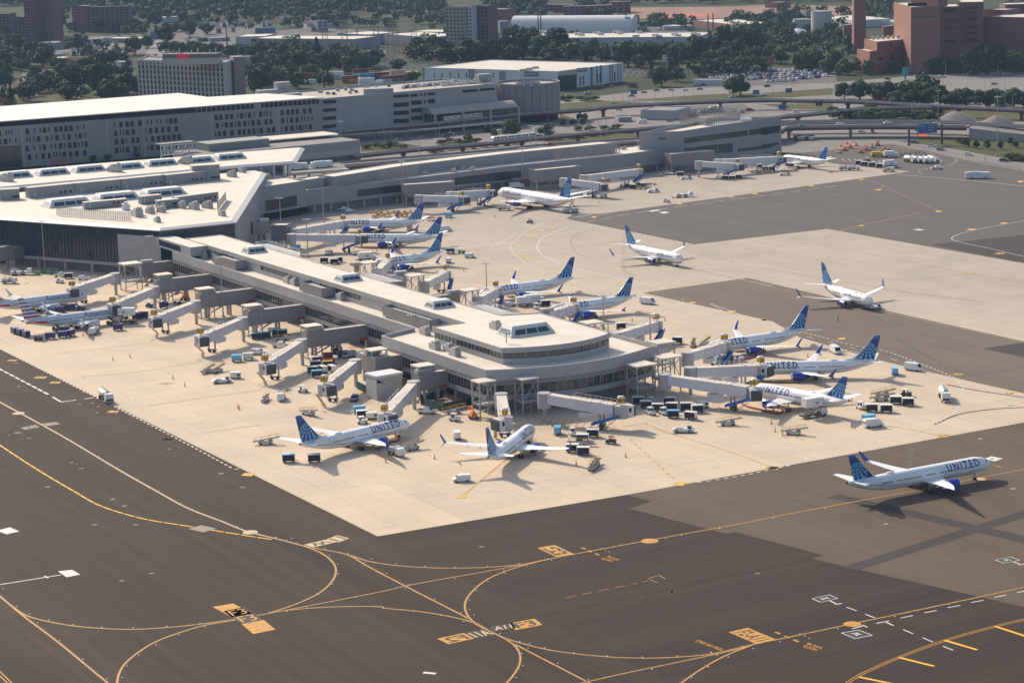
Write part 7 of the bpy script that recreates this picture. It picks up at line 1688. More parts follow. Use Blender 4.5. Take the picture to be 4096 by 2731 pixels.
b3_=bk2(1598,62,1775,58,600,40);a4_=(None,)+bk2(1768,22,1990,18,590,45);bk2(1985,150,2460,160,575,45);bk2(1990,85,2185,90,540,20);bk2(2185,42,2460,35,520,30,M_bg['darkbrick'])
bk('a4',(1600,395),(1612,422),(1860,415),15);bk('a4',(725,218),(735,228),(812,222),16,m=M_bg['red']);bk('a4',(1075,225),(1090,240),(1190,232),24)
W=lambda A,B,rows,nm="window":[(lambda b:(wq(b,A,B,'a4',((x0,y1),(x1,y1),(x1,y0),(x0,y0)),0,.2),b.build(nm,M_glassd,bw)))(MB())for x0,x1,y0,y1 in rows]
W(a2_[1],a2_[2],[(1148,1172,392,418),(1270,1305,385,408)]);W(a1_[1],a1_[2],[]);W(a2_[1],a2_[2],[(1050,1080,515,540),(1152,1186,515,540),(1272,1305,505,530),(1152,1186,490,502),(1085,1098,445,460)])
W(a4_[1],a4_[2],[(x,x+8,y,y+h_)for y,h_ in((62,20),(108,18),(152,40),(228,32),(292,20),(338,38))for x in(1822,1834,1852,1864,1878,1890,1902,1914,1930)])
W(b3_[0],b3_[1],[(x,x+10,y,y+h_)for y,h_ in((75,40),(180,14),(250,14),(362,22))for x in(1640,1655,1670,1690,1705,1720,1738)])
b=MB();wq(b,a4_[1],a4_[2],'a4',((1618,495),(1855,490),(1855,425),(1618,432)),0,.5);b.build("glazed_porch",M_bg['blue'],bw);b=MB();wq(b,a3_[1],a3_[2],'a4',((1310,60),(1480,55),(1480,25),(1310,30)),0,.3);b.build("louvre_window",M_glassd,bw);b=MB();wq(b,a3_[1],a3_[2],'a4',((1342,165),(1595,155),(1595,145),(1342,153)),0,.3);b.build("dark_band",M_bg['dark'],bw)
ch=thing("brick_chimney","tall square red brick chimney left of the brick works, top out of picture","chimney");a,c=q('a4',828,480,0),q('a4',943,470,0);MB().prism([(a.x,a.y),(c.x-2,a.y),(c.x-2,a.y+11),(a.x,a.y+11)],0,64,0,0).build("shaft",MBK,ch);MB().prism(inset([(a.x,a.y),(c.x-2,a.y),(c.x-2,a.y+11),(a.x,a.y+11)],-.3),63,66,0,0).build("cap",M_bg['tan'],ch)
for k in range(6):p=q('a4',1000+k*45,350-k*2,23);MB().tube((p.x,p.y,22),(p.x,p.y,25),1.2,1.2,8).build("roof_vessel",M_unit,bw)
for t,x,y,r_,h_,l,cone_ in(('a4',326,375,9,8,"squat tank with white domed tent top left of the brick works",4),('a4',365,275,9,11,"grey silo behind the domed tank",.5),('a4',537,345,9.5,25,"tall grey silo right of the domed tank",.5)):
 p=q(t,x,y);r=thing("storage_tank",l,"tank",p);MB().tube((0,0,0),(0,0,h_),r_,r_,20).build("shell",M_bg['pale'],r,True);MB().lathe([(h_,r_+.3),(h_+cone_*.6,r_*.7),(h_+cone_,.1)],(0,0,0),(0,0,1),20).build("roof",M_white if cone_>1 else M_bg['grey'],r,True)
house('a4',400,95,500,90,200,14,M_bg['grey'],M_roofg,"grey block tower behind the two silos");house('a4',500,150,820,185,215,40,M_bg['white'],M_roofw,"white roofed shed left of the brick chimney");house('a4',945,190,1185,200,235,40,M_bg['white'],M_roofw,"pale roofed shed right of the brick chimney")
HB_=[('a1',120,155,497,150,335,16,'darkbrick',M_roofg,"brick apartment slab with rows of windows at far upper left",4.5),('a1',-150,128,80,125,330,16,'darkbrick',M_roofg,"brick apartment slab cut by the upper left edge",4.5),('a1',640,52,770,55,280,16,'darkbrick',M_roofg,"left wing of the broad brick block upper left of the hotel",5),('a1',770,66,1150,56,290,18,'darkbrick',M_roofg,"main wing of the broad brick block upper left of the hotel",5),
('a2',2060,82,2228,86,195,20,'red',M_roofg,"square red brick block right of the grey towers",5),('a3',280,42,580,45,110,20,'brick',M_roofg,"left range of the long brick school under the skyline trees",6),('a3',480,60,920,48,150,20,'brick',M_roofg,"right range of the long brick school under the skyline trees",6),('a3',900,20,1080,15,120,20,'brick',M_roofg,"tall brick range right of the school",6),
('a1',495,385,645,368,445,25,'grey',M_roofg,"grey shed among trees at upper left",0),('a1',770,352,925,345,405,16,'white',M_roofw,"white flat roofed block on the avenue",5),('a1',765,415,918,408,445,14,'white',M_roofg,"low white block below the white flat roofed one",0),('a1',925,345,1260,345,385,25,'grey',M_roofw,"long low shop row along the avenue",0),('a1',440,528,640,515,590,22,'yellow',M_roofw,"yellow walled low block among trees left of the hotel",0),('a1',430,490,580,480,515,14,'pale',M_roofw,"pale low block behind the yellow walled one",0),('a1',640,530,700,520,585,14,'brick',M_roofb,"brick house right of the yellow walled block",4),('a1',700,540,790,530,592,14,'orange',M_roofb,"orange walled house with dark windows left of the hotel",4),('a1',790,535,870,528,575,14,'pale',M_roofg,"pale house right of the orange one",4),('a1',1080,556,1185,548,612,14,'white',M_roofw,"small white block just left of the hotel",4),
('a1',1340,285,1465,280,355,16,'blue',M_roofg,"dark blue fronted shop on the avenue",0),('a1',1385,240,1580,230,275,14,'pale',M_roofb,"brown roofed shop behind the blue fronted one",0),('a1',1450,160,1615,150,205,25,'white',M_roofw,"white shed above the avenue",0),('a1',1715,175,1830,170,225,16,'cream',M_roofw,"cream block above the avenue",0),('a1',2110,330,2380,325,405,40,'pale',M_roofw,"broad flat roofed store above the tree row",0),('a1',1880,345,2060,335,375,30,'grey',M_roofg,"grey roofed store left of the broad flat one",0),('a1',1775,345,1880,340,375,12,'dark',M_roofw,"dark filling station canopy by the avenue",0),('a1',2120,510,2340,505,560,10,'pale',M_roofw,"white trailers beside the hotel stair tower",0),
('a2',-40,345,890,352,440,45,'grey',M_roofw,"long grey warehouse with pale roof left of the lattice masts",0),('a2',740,300,1015,312,390,40,'blue',M_roofw,"warehouse with blue eave right of the long grey one",0),('a2',-40,325,150,318,350,20,'dark',M_roofw,"low roof with plant behind the long grey warehouse",0),('a2',1158,305,1555,335,400,40,'grey',M_roofw,"pale roofed works left of the grey towers",0),('a2',1370,285,1925,290,380,35,'grey',M_roofw,"broad cream roofed works below the grey towers",0),('a2',560,190,650,185,285,14,'grey',M_roofg,"narrow grey block among far trees",4),('a2',650,215,790,212,250,14,'pale',M_roofw,"low pale block among far trees",0),('a2',0,255,180,248,300,16,'blue',M_roofg,"blue fronted low block at the end of the far row",0),
('a3',1640,180,2025,225,250,40,'brick',M_roofw,"brick works with patchy white roof before the earthworks",0),('a3',1160,240,1230,225,280,16,'tan',M_roofg,"small tan shed in the car yard behind the warehouse",0),('a3',620,170,840,165,240,16,'grey',M_roofg,"grey site office stack right of the fabric hangar",4),('a3',1380,240,1640,230,275,30,'pale',M_roofw,"pale low roof left of the brick works with white roof",0),('a3',1180,195,1570,205,235,30,'dark',M_roofg,"dark flat roofed works before the earthworks",0),('a3',2045,125,2180,130,160,16,'brick',M_roofw,"small white roofed brick block by the earthworks",0),
('a4',30,20,140,25,70,20,'brick',M_roofg,"brick block at the top above the earthworks",5),('a4',0,120,370,115,150,30,'dark',M_roofg,"dark flat roofs left of the silos",0),('a3',1640,720,1890,718,768,14,'white',M_roofg,"long white office with dark flat roof by the car yard",0),('a3',1170,985,1480,990,1070,26,'pale',M_roofg,"pale open topped utility compound in the road loops",0),('a3',970,1055,1090,1050,1095,12,'grey',M_roofg,"grey equipment housing beside the utility compound",0),('a4',1870,830,2050,815,860,14,'tan',M_roofg,"small tan block among trees at the right",0)]
for t,x0,y0,x1,y1,yb,dp_,mw,mr,l,wn in HB_:house(t,x0,y0,x1,y1,yb,dp_,M_bg[mw],mr,l,wins=wn)
for t,x0,x1,yb,mw,l in(('a1',210,285,160,'darkbrick',"tall brick tower, left of three stems at far upper left"),('a1',285,390,150,'darkbrick',"tall brick tower, middle of three stems at far upper left"),('a1',390,455,158,'darkbrick',"tall brick tower, right of three stems at far upper left"),('a2',1702,1868,218,'tan',"tall tower with tan left part near the top middle"),('a2',1885,1942,215,'white',"white balconied stem of the tall tower near the top middle"),('a2',1945,2088,210,'darkbrick',"dark right stem of the tall tower near the top middle")):
 r,A,B,h,P=house(t,x0,yb-160,x1,yb-160,yb,16,M_bg[mw],M_roofg,l,"tower","apartment_tower",46)
 for k in range(14):
  b=MB();n=max(2,int((B-A).length/3.2))
  for i in range(n):panel(b,A,B,1.5+k*3.15,3.0+k*3.15,.06,0,0,(i+.25)/n,(i+.75)/n)
  b.build("window_row",M_glassd,r)
hr=random.Random(11)
for i,(t,x,y)in enumerate([('a1',250,760),('a1',1040,430),('a1',1910,260),('a1',2010,250),('a1',2060,230),('a1',2120,240),('a1',2200,240),('a1',2240,250),('a1',1960,300),('a1',1240,255),('a1',1300,250),('a1',20,430),('a1',2090,290),('a2',90,240),('a2',130,245),('a2',270,190),('a2',530,195),('a2',880,175),('a2',1420,120),('a2',1560,115),('a2',480,260),('a2',520,285),('a2',2290,75),('a3',130,100),('a3',380,170),('a2',1250,175),('a1',860,480),('a1',740,500),('a1',660,500)]):
 g=q(t,x,y);k_=('white','cream','pale','grey','white')[i%5];wd=34+hr.random()*16;house(t,x-wd/2,y-38,x+wd/2,y-40,y,11,M_bg[k_],M_roofb if i%2 else M_roofg,"small %s gabled house among the far trees"%("brown roofed" if i%2 else "grey roofed"),"house","gabled_house",None,.5,3.0,3.4,None,3.0)[0]['group']="gabled houses among the far trees"
cc_=[('maroon',470,715),('maroon',560,712),('white',500,745),('white',730,705,"ONE"),('maroon',800,690),('green',870,685,"EVERGREEN"),('maroon',945,680),('grey',985,672),('yellow',1010,668),('maroon',850,740),('orange',900,738),('white',970,725),('teal',1000,720),('blue',1040,718),('teal',1080,715),('maroon',1130,710),('maroon',1180,700),('orange',1230,695),('tan',1280,690),('yellow',1330,680),('white',1390,672),('white',1000,765),('white',1080,762),('silver',1160,745),('maroon',1210,740),('grey',1260,738),('blue',1300,735),('maroon',1340,728),('red',1210,672),('tan',1260,668)]
for i,e in enumerate(cc_):
 k_,x,y=e[:3];p=q('a2',x,y);r=thing("shipping_container","%s shipping container in the yard behind the deck garage"%k_ if len(e)<4 else "%s container with big letters on its side in the yard"%k_,"container",p,radians(8+(i*31)%14),"containers in the yard behind the deck garage");MB().box((0,0,0),(12.2,2.5,2.7*(2 if i%3==0 else 1))).build("box",M_car[k_],r);b=MB()
 for k in range(18):b.box((-5.8+k*.68,-1.28,.2),(.12,.06,2.3))
 b.build("rib",M_car[k_],r)
 if len(e)>3:b=MB();text_on(b,e[3],(-4 if len(e[3])<5 else-5.6,-1.34,.5),(6 if len(e[3])<5 else 11,0,0),(0,0,1.7),0,.04);b.build("lettering",M_car['red']if len(e[3])<5 else M_white,r)
# ---------------------------------------------------------------- elevated tracks and roads
M_mar=mat("maroon girder",(.105,.035,.040),.6,.15,.3);M_deck=mat("weathered deck concrete",(.30,.285,.265),.85,.15,.2)
def viaduct(name,label,pts,z,wd,hg,pier_every,cat,rail=.5,skip=()):
 P=spline([q(*p,z)for p in pts],6.0);r=thing(name,label,cat);P=[Vector((p.x,p.y,z))for p in P]
 def strip(off,w_,z0,z1,nm,m):
  n=len(P);rings=[]
  for i in range(n):
   d=(P[min(i+1,n-1)]-P[max(i-1,0)]).normalized();nn=Vector((-d.y,d.x,0));a,c=P[i]+nn*(off-w_/2),P[i]+nn*(off+w_/2)
   rings.append([(a.x,a.y,z0),(c.x,c.y,z0),(c.x,c.y,z1),(a.x,a.y,z1)])
  MB().loft(rings).build(nm,m,r,False,True)
 strip(0,wd,z-.35,z,"deck",M_deck if rail<.8 else M_road)
 for s in(-1,1):strip(s*(wd/2-.3),.5 if rail<.8 else.8,z-hg,z-.36,"girder",M_mar);strip(s*(wd/2+.0),.3,z-.5,z+rail,"parapet",M_deck)
 acc=0
 for a,c in zip(P,P[1:]):
  acc+=(c-a).length
  if acc>pier_every:
   acc=0;d=(c-a).normalized();b=MB().box((a.x,a.y,0),(1.6,1.8,z-hg-.8),atan2(d.y,d.x));n_=Vector((-d.y,d.x,0))*(wd/2);b.beam((a-n_)+Vector((0,0,-hg-.9)),(a+n_)+Vector((0,0,-hg-.9)),1.4,.9);b.build("pier",M_mar if rail<.8 else M_deck,r)
 return P
T1_=viaduct("guideway","maroon elevated train guideway curving through the station and across the car park",[('a2',590,1192),('a2',1150,1142),('a2',1560,1108),('a3',80,1022),('a3',560,990),('a3',900,955),('a3',1200,935),('a3',1690,912),('a3',2352,893),('a4',300,897),('a4',700,902),('a4',1250,930),('a4',1700,955),('a4',2500,992)],6.2,4.6,1.7,38,"guideway")
T2_=viaduct("guideway","maroon elevated train guideway nearest the concourse with the white train on it",[('a2',880,1395),('a2',1500,1330),('a2',2030,1287),('a3',200,1240),('a3',760,1188),('a3',1150,1155),('a3',1700,1110),('a3',2250,1065),('a4',180,1045),('a4',480,1015),('a4',800,985),('a4',1250,962),('a4',1700,962)],5.2,4.2,1.6,36,"guideway")
viaduct("elevated_road","elevated road with maroon girders running behind the grey concourse",[('e5',1500,330),('a2',1250,1440),('a2',1800,1395),('a2',2352,1345),('a3',300,1318),('a3',700,1290),('a3',1150,1262),('a3',1700,1225),('a3',2300,1180),('a4',165,1140),('a4',700,1125),('a4',1300,1122),('a4',1860,1130)],6.6,13,1.9,34,"overpass",1.0)
viaduct("elevated_road","curb road bridge at upper right beyond the maroon guideways",[('a4',165,1100),('a4',700,1092),('a4',1400,1095),('a4',2100,1125),('a4',2500,1150)],6.2,6,.6,60,"overpass",1.0)
r=thing("ramp_abutment","pale concrete ramp wall under the right end of the elevated road","wall");MB().prism([q('a4',*p,0).xy for p in((1860,1250),(2600,1290),(2600,1200),(1860,1190))],0,[6.2,3.5,3.5,6.2],0,1).build("wall",[M_deck,M_road],r)
def train(P,z,f0,n,label,clen=5.0):
 Ls=[0]
 for a,c in zip(P,P[1:]):Ls.append(Ls[-1]+(c-a).length)
 def at(s):
  for i in range(len(P)-1):
   if Ls[i+1]>=s:return P[i].lerp(P[i+1],(s-Ls[i])/(Ls[i+1]-Ls[i]))
  return P[-1]
 near=min(range(len(P)),key=lambda i:(P[i]-q(*f0,z)).length);s=Ls[near];r=thing("people_mover_train",label,"train")
 for k in range(n):
  a,c=at(s+k*clen+.1),at(s+(k+1)*clen-.1);a.z=c.z=z+.5;d=(c-a).normalized();n_=Vector((-d.y,d.x,0));e=[1.0,1.0]
  rings=[]
  for f,sc in((0,.82 if k==0 else 1),(.12,1),(.88,1),(1,.82 if k==n-1 else 1)):
   p=a.lerp(c,f);rings.append([p+n_*x+Vector((0,0,zz*sc))for x,zz in((-1.1,0),(1.1,0),(1.2,1.4),(1.0,2.7),(-1.0,2.7),(-1.2,1.4))])
  cr=MB().loft(rings).build("car",M_car['white'],r,False,True);wb=MB()
  for s_ in(1,-1):
   for f in(.12,.54):
    p,g_=a.lerp(c,f),a.lerp(c,f+.34);wb.face([p+n_*1.21*s_+Vector((0,0,1.2)),g_+n_*1.21*s_+Vector((0,0,1.2)),g_+n_*1.12*s_+Vector((0,0,2.2)),p+n_*1.12*s_+Vector((0,0,2.2))])
  wb.build("window",M_glassd,cr);sb=MB()
  for s_ in(1,-1):sb.face([a+n_*1.17*s_+Vector((0,0,.35)),c+n_*1.17*s_+Vector((0,0,.35)),c+n_*1.19*s_+Vector((0,0,.75)),a+n_*1.19*s_+Vector((0,0,.75))])
  sb.build("stripe",M_car['red'],cr)
train(T1_,6.2,('a2',1670,1085),6,"white people mover train standing inside the station");train(T2_,5.2,('a2',2075,1280),6,"white six car people mover train on the nearer guideway")
b=MB();P=[q('e5',*p,8.6).xy for p in((790,430),(1610,380),(1500,300),(800,340))];r=thing("curb_road_bridge","pale curb road bridge end carrying two white buses beside the departures roof","overpass");b.prism(P,7.4,8.6,0,1).build("deck",[M_deck,M_road],r);MB().prism([q('e5',*p,9.8).xy for p in((790,432),(1610,375),(1615,368),(790,424))],8.4,9.7,0,0).build("parapet",M_panel,r)
for k in range(4):p=q('e5',900+k*190,420-k*14,7.4);MB().box((p.x,p.y+3,0),(1.2,1.2,7.4)).build("pier",M_deck,r)
V_('bus','e5',940,385,31,"white city bus on the curb road bridge, left of two",None,8.6);V_('bus','e5',1265,358,33,"white city bus on the curb road bridge, right of two",None,8.6)
V_('bus','a3',305,1180,8,"white coach with dark windows by the round tree near the station");V_('van','a3',1185,1105,185,"white shuttle van on the road behind the office block");V_('van','a2',2210,1195,15,"white van beside the tree by the station")
def car_mesh(col):
 b=MB();W=1.85
 prof=[(-2.25,.3),(2.25,.3),(2.3,.85),(1.1,1.0),(.5,1.5),(-1.5,1.52),(-2.2,1.0)]
 b.loft([[(x,s*W/2*(1 if z<1.05 else.82),z)for x,z in prof]for s in(-1,1)],0)
 b.face([(1.12,-.72,1.02),(1.12,.72,1.02),(.55,.64,1.48),(.55,-.64,1.48)],1);b.face([(-2.17,.7,1.04),(-2.17,-.7,1.04),(-1.58,-.62,1.5),(-1.58,.62,1.5)],1)
 for s in(1,-1):b.face([(-1.7,s*.90,1.04),(.95,s*.90,1.04),(.45,s*.80,1.44),(-1.4,s*.80,1.46)][::s],1)
 for x in(-1.4,1.4):
  for s in(-1,1):b.lathe([(-.1,.2),(-.1,.34),(.1,.34),(.1,.2)],(x,s*.85,.34),(0,1,0),8,2)
 me=b.mesh("car",[M_car[col],M_glassd,M_tire]);return me
CARM={c:car_mesh(c)for c in('white','silver','grey','black','blue','red')}
cr_=random.Random(5);PAL=['white']*4+['silver']*3+['grey']*3+['black']*3+['blue','red']
def rcar(p,h,label,group,col=None,s=1.0):
 o=put("car",CARM[col or cr_.choice(PAL)],None,p,h);o.scale=(s,s,s);tag(o,label,"car",group)
for i,(x,y)in enumerate([(585,832),(740,818),(810,810),(870,815),(850,838),(905,830),(655,845),(705,848),(985,798),(1015,795),(1085,790),(1200,782)]+[(1330+(k%14)*34+(k//14)*12,795-(k%14)*3.2-(k//14)*13)for k in range(28)]+[(1680+(k%13)*34+(k//13)*10,772-(k%13)*2.5-(k//13)*12)for k in range(39)]):
 rcar(q('a2',x,y,ZK-1.2),radians(100 if i%3 else 80),"car parked on the roof deck of the long pale garage","cars on the garage roof deck",None if i%2 else cr_.choice(('white','white','silver')))
for x,y,h in((528,865,10),(690,850,15),(725,840,12),(1200,835,8),(1312,818,8),(1442,815,8),(1572,815,5),(1700,805,8),(1090,868,8),(520,915,-5),(925,928,0),(1070,930,0),(1995,880,5),(2275,858,5),(2300,778,10)):rcar(q('a3',x,y),radians(h),"car driving on the far highway beyond the guideway","cars on the far highway")
for x,y,h in((20,860,5),(50,775,10),(215,962,5),(310,1008,0),(240,1098,5),(1130,715,8),(1490,695,5),(1620,697,5),(2195,665,8),(2085,760,5),(1370,1285,-25),(1530,1315,-28),(1607,1350,-30),(1860,1392,-30),(2170,1448,-30),(900,1192,0)):rcar(q('a4',x,y),radians(h),"car on the roads at the upper right","cars on the roads at upper right")
for t,x,y,z,h in(('a4',365,1138,6.7,5),('a4',705,1122,6.7,0),('a4',1132,1112,6.7,0),('a4',1540,1105,6.3,-8),('a4',1565,1120,6.7,-8),('a3',365,1302,6.7,12),('a2',1710,1232,0,15),('a2',1350,1255,0,15),('a3',705,1138,0,15),('a3',1430,1090,0,10),('a3',975,990,0,5),('a3',1650,1040,0,5)):rcar(q(t,x,y,z),radians(h),"car on the roads around the train guideways","cars around the guideways")
for x,y in[(1465,975),(1495,972),(1528,992),(1720,1008),(1755,1005),(1790,1000),(1820,995),(1850,990),(1885,985),(1710,1015),(1745,1015),(1780,1012),(1810,975),(1840,972),(1880,965),(1870,1000),(1995,995),(1990,1015),(2020,1015),(2065,1012),(2150,990),(1505,1030)]:rcar(q('a3',x,y),radians(30),"car parked in the small open car park inside the road loops","cars in the small car park")
for k in range(110):
 x,y=-520+(k%22)*26+(k//22)*22+cr_.uniform(-7,7),765-(k%22)*3.0-(k//22)*20+cr_.uniform(-5,5)
 if-420<x<-140 and y>715:continue
 rcar(q('a4',x,y),radians(95+(k//22)*3),"vehicle in the packed sales yard left of the brick works","vehicles in the packed yard",cr_.choice(('white','white','white','silver','black','grey')),1.15)
for k in range(60):rcar(q('a4',60+(k%15)*38+cr_.uniform(-9,9),742-(k%15)*4-(k//15)*28+cr_.uniform(-6,6)),radians(95),"vehicle in the packed sales yard left of the brick works","vehicles in the packed yard",cr_.choice(('white','white','silver','blue','white')),1.35)
for x,y in((1410,400),(1420,435),(1440,390),(1470,395),(1285,380),(1350,365),(1290,355),(1070,325),(1700,352),(1670,362),(1740,390),(560,635),(580,640),(540,645),(180,755),(1395,500)):rcar(q('a1',x,y),radians(70),"small distant car on the avenue left of the hotel","cars on the far avenue")
for k in range(40):rcar(q('a3',860+(k%20)*14,262-(k//20)*14),radians(90),"small distant car in the yard behind the long warehouse","cars in the yard behind the long warehouse")
sgn=thing("highway_sign","big blue gantry road sign at upper right by the elevated road","road sign");A,B=q('a4',1400,1200,6.5),q('a4',1573,1190,6.5);d=(B-A);MB().prism([A.xy,B.xy,(B+Vector((0,.5,0))).xy,(A+Vector((0,.5,0))).xy],6.5,11.6,0,0).build("panel",mat("blue road sign",(.025,.10,.26),.5),sgn)
tb=MB();e=B-A;e.z=0
for k,(s_,x0,x1,z)in enumerate((("Terminal A",.06,.40,10.2),("Terminals B C",.55,.95,10.2),("Parking",.55,.85,9.0),("Rental",.55,.8,7.8))):text_on(tb,s_,A+e*x0+Vector((0,-.08,z-6.5)),e*(x1-x0),Vector((0,0,.8)),0)
tb.build("sign_lettering",M_white,sgn)
for f in(-.45,1.25):p=A+e*f;MB().box((p.x,p.y+.3,0),(1.2,.8,11)).build("gantry_leg",mat("dark gantry steel",(.10,.06,.06),.6),sgn)
MB().box((A.x+2.5,A.y-.2,5.0),(4.5,.2,1.3)).build("exit_tab",M_orange,sgn)
for t,x,y,w_,h_,hz,c_,l in(('a3',1385,690,3,5.5,11,'silver',"billboard on a dark mast amid the trees, left panel pale"),('a4',85,720,4.6,5.6,12,'maroon',"tall red billboard above the packed sales yard"),('a4',1290,715,4.5,6.5,2.5,'teal',"teal billboard on posts in front of the brick works"),('a2',1365,200,1,1,1,'white',"")):
 if not l:continue
 p=q(t,x,y);r=thing("billboard",l,"billboard",p,.15);MB().box((0,0,hz),(w_,.6,h_)).build("panel",M_car[c_],r);MB().box((0,.6,0),(.9,.9,hz+1)).build("mast",M_dark,r)
for t,x,y,l in(('a4',185,1015,"small blue direction sign left of the car park exit"),('a4',515,985,"blue direction sign by the grass right of the car park"),('a4',245,865,"small blue sign on the highway verge"),('a3',2205,880,"small blue sign by the twin trees"),('a3',1110,880,"small blue sign on the highway verge, middle")):
 r=thing("road_sign",l,"road sign",q(t,x,y));MB().box((0,0,2.5),(4.5,.2,3)).build("panel",mat("blue road sign",(0,0,0)),r);MB().box((0,.2,0),(.25,.25,3)).build("post",M_mast,r)
def lamp_post():
 r=thing("street_lamp","","street lamp");MB().tube((0,0,0),(0,0,10),.16,.10,6).tube((0,0,10),(1.6,0,10.6),.07,.07,5).build("pole",M_mast,r);MB().box((1.7,0,10.45),(.9,.35,.2)).build("lamp_head",M_lamp,r);return r
LP=None
for i,(t,x,y,z)in enumerate([('a2',820,1330,0),('a2',550,1390,0),('a2',705,1380,0),('a2',470,1400,0),('a2',1245,1420,6.6),('a2',1815,1372,6.6),('a3',180,1325,6.6),('a3',235,1300,6.6),('a2',1475,1400,6.6),('a2',1775,1360,6.6),('a3',812,1260,6.6),('a3',870,1245,6.6),('a3',950,1240,6.6),('a2',1160,1280,0),('a2',1655,1250,0),('a3',930,905,0),('a3',1010,935,0),('a3',1055,905,0),('a3',1455,905,0),('a3',1565,900,0),('a3',1645,870,0),('a3',1920,890,0),('a3',690,1100,0),('a3',790,1120,0),('a3',1940,1020,0),('a3',2240,1030,0),('a3',1300,910,0),('a4',330,1100,0),('a4',100,855,0),('a4',275,885,0),('a4',600,890,0),('a4',715,890,0),('a4',1345,1070,0),('a4',1580,1060,0),('a4',1845,785,0),('a4',1995,800,0),('a4',2055,800,0),('a4',2180,800,0),('a4',1620,810,0),('a4',1650,690,0),('a4',1400,720,0),('a4',1808,670,0),('a4',2118,680,0),('a4',2005,1470,0),('a4',2250,1000,0),('a4',1760,950,0),('a4',1890,960,0),('a4',2180,990,0),('a2',1615,800,25),('a2',1870,760,25),('a2',610,830,25)]):
 p=q(t,x,y,z);l="thin street lamp pole beside the roads beyond the concourse";g_="street lamps beyond the concourse"
 if LP is None:LP=lamp_post();LP.location=p;LP['label']=l;LP['group']=g_
 else:dup(LP,p,(i%2)*pi,l,g_)
mast('a2',780,1380,1085,"tall dark light mast in front of the wavy roof hall");mast('a1',430,1500,1200,"tall light mast before the left end of the rental garage");mast('a4',1580,1080,810,"light mast among trees right of centre at the top right")
def pylon(t,x,y,top,label,wide=7,lat=True):
 g=q(t,x,y);o=TL[t];lo,hi=2.,120.
 for _ in range(40):
  m_=(lo+hi)/2;d=Vector((g.x,g.y,m_-HCAM));yy=1365.5-FPX*d.dot(_u2)/d.dot(_f);lo,hi=(m_,hi)if yy>o[1]+top*o[2]else(lo,m_)
 r=thing("lattice_mast" if lat else "utility_pole",label,"pylon" if lat else "pole",g,0,None if lat else "dark utility poles beyond the tree belt");b=MB()
 if not lat:b.tube((0,0,0),(0,0,lo),.7,.5,6).build("pole",M_bg['dark'],r);MB().box((0,0,lo-3),(4,.4,.4)).build("crossarm",M_bg['dark'],r);return
 for sx in(-1,1):
  for sy in(-1,1):b.tube((sx*wide/2,sy*wide/2,0),(sx*wide/5,sy*wide/5,lo),.22,.16,4)
 k=7
 for j in range(k):
  z0,z1=lo*j/k,lo*(j+1)/k;w0,w1=wide/2-(wide*.3)*j/k,wide/2-(wide*.3)*(j+1)/k
  for s in(-1,1):b.tube((-w0*s,-w0,z0),(w1*s,-w1,z1),.12,.12,4);b.tube((-w0*s,w0,z0),(w1*s,w1,z1),.12,.12,4)
 b.build("lattice",M_bg['tan'],r);MB().box((0,0,lo-2),(wide*1.4,.6,.6)).box((0,0,lo*.75),(wide*1.6,.6,.6)).build("crossarm",M_bg['tan'],r)
for x,y,tp,l in((632,460,240,"tan lattice mast leftmost of the substation"),(808,465,170,"tan lattice mast second of the substation, taller"),(1090,480,160,"dark lattice mast in the middle of the substation"),(1225,470,200,"tan lattice mast in the substation beside the pale works"),(1260,470,175,"tan lattice mast just right of its twin in the substation"),(1430,470,210,"rightmost lattice mast of the substation")):pylon('a2',x,y,tp,l)
for t,x,y,tp in(('a2',1697,385,145),('a2',1740,385,135),('a3',255,300,115),('a3',278,300,115),('a3',1043,290,135),('a3',1068,290,140),('a3',1775,280,125),('a3',1820,280,120),('a4',325,230,20),('a4',1030,230,160),('a4',1110,225,85),('a4',1168,225,95),('a1',2035,420,245),('a1',450,450,330),('a2',405,420,340),('a2',435,420,330),('a2',918,395,240)):pylon(t,x,y,tp,"dark slender utility pole rising above the far trees",4,False)
M_heap=mat("grey gravel heap",(.20,.175,.155),.95,.25,.3)
for x,y,rx,hh,l in((1745,1080,12,5.6,"large grey gravel heap under the guideway at upper right"),(2110,1100,9,4.4,"smaller grey gravel heap under the guideway at the right edge")):
 p=q('a4',x,y);b=MB();b.lathe([(0,rx*1.1),(hh*.25,rx*.9),(hh*.62,rx*.55),(hh*.9,rx*.25),(hh,.3)],(0,0,0),(0,0,1),24);o=b.build("gravel_heap",M_heap,None,'all');o.location=p;tag(o,l,"gravel heap")
r=thing("barrier_wall","long pale concrete barrier with mesh fence along the ramp edge at upper right","wall");P=spline([q('a4',*p)for p in((1170,1290),(1400,1345),(1700,1410),(2000,1475),(2500,1570))],4);b=MB()
for a,c2_ in zip(P,P[1:]):b.beam(a,c2_,.6,1.0)
b.build("wall",M_deck,r);b=MB()
for a in P:b.tube((a.x,a.y,1),(a.x,a.y,3.2),.06,.06,5)
b.build("fence_post",M_mast,r)['kind']='stuff'
fr_=thing("red_truss_gantry","dark red lattice gantry standing before the rental garage","gantry");a,c=q('a1',460,1480,6),q('a1',605,1470,6);b=MB()
for z in(0,3.2):b.beam(a+Vector((0,0,z)),c+Vector((0,0,z)),.5,.5)
for k in range(8):p,r_=a.lerp(c,k/8),a.lerp(c,(k+1)/8);b.tube(p,r_+Vector((0,0,3.2)),.18,.18,5);b.tube(p,p+Vector((0,0,3.2)),.18,.18,5)
b.build("lattice",M_mar,fr_);b=MB()
for p in(a,c):b.box((p.x,p.y,0),(.7,.7,6))
b.build("leg",M_mar,fr_)
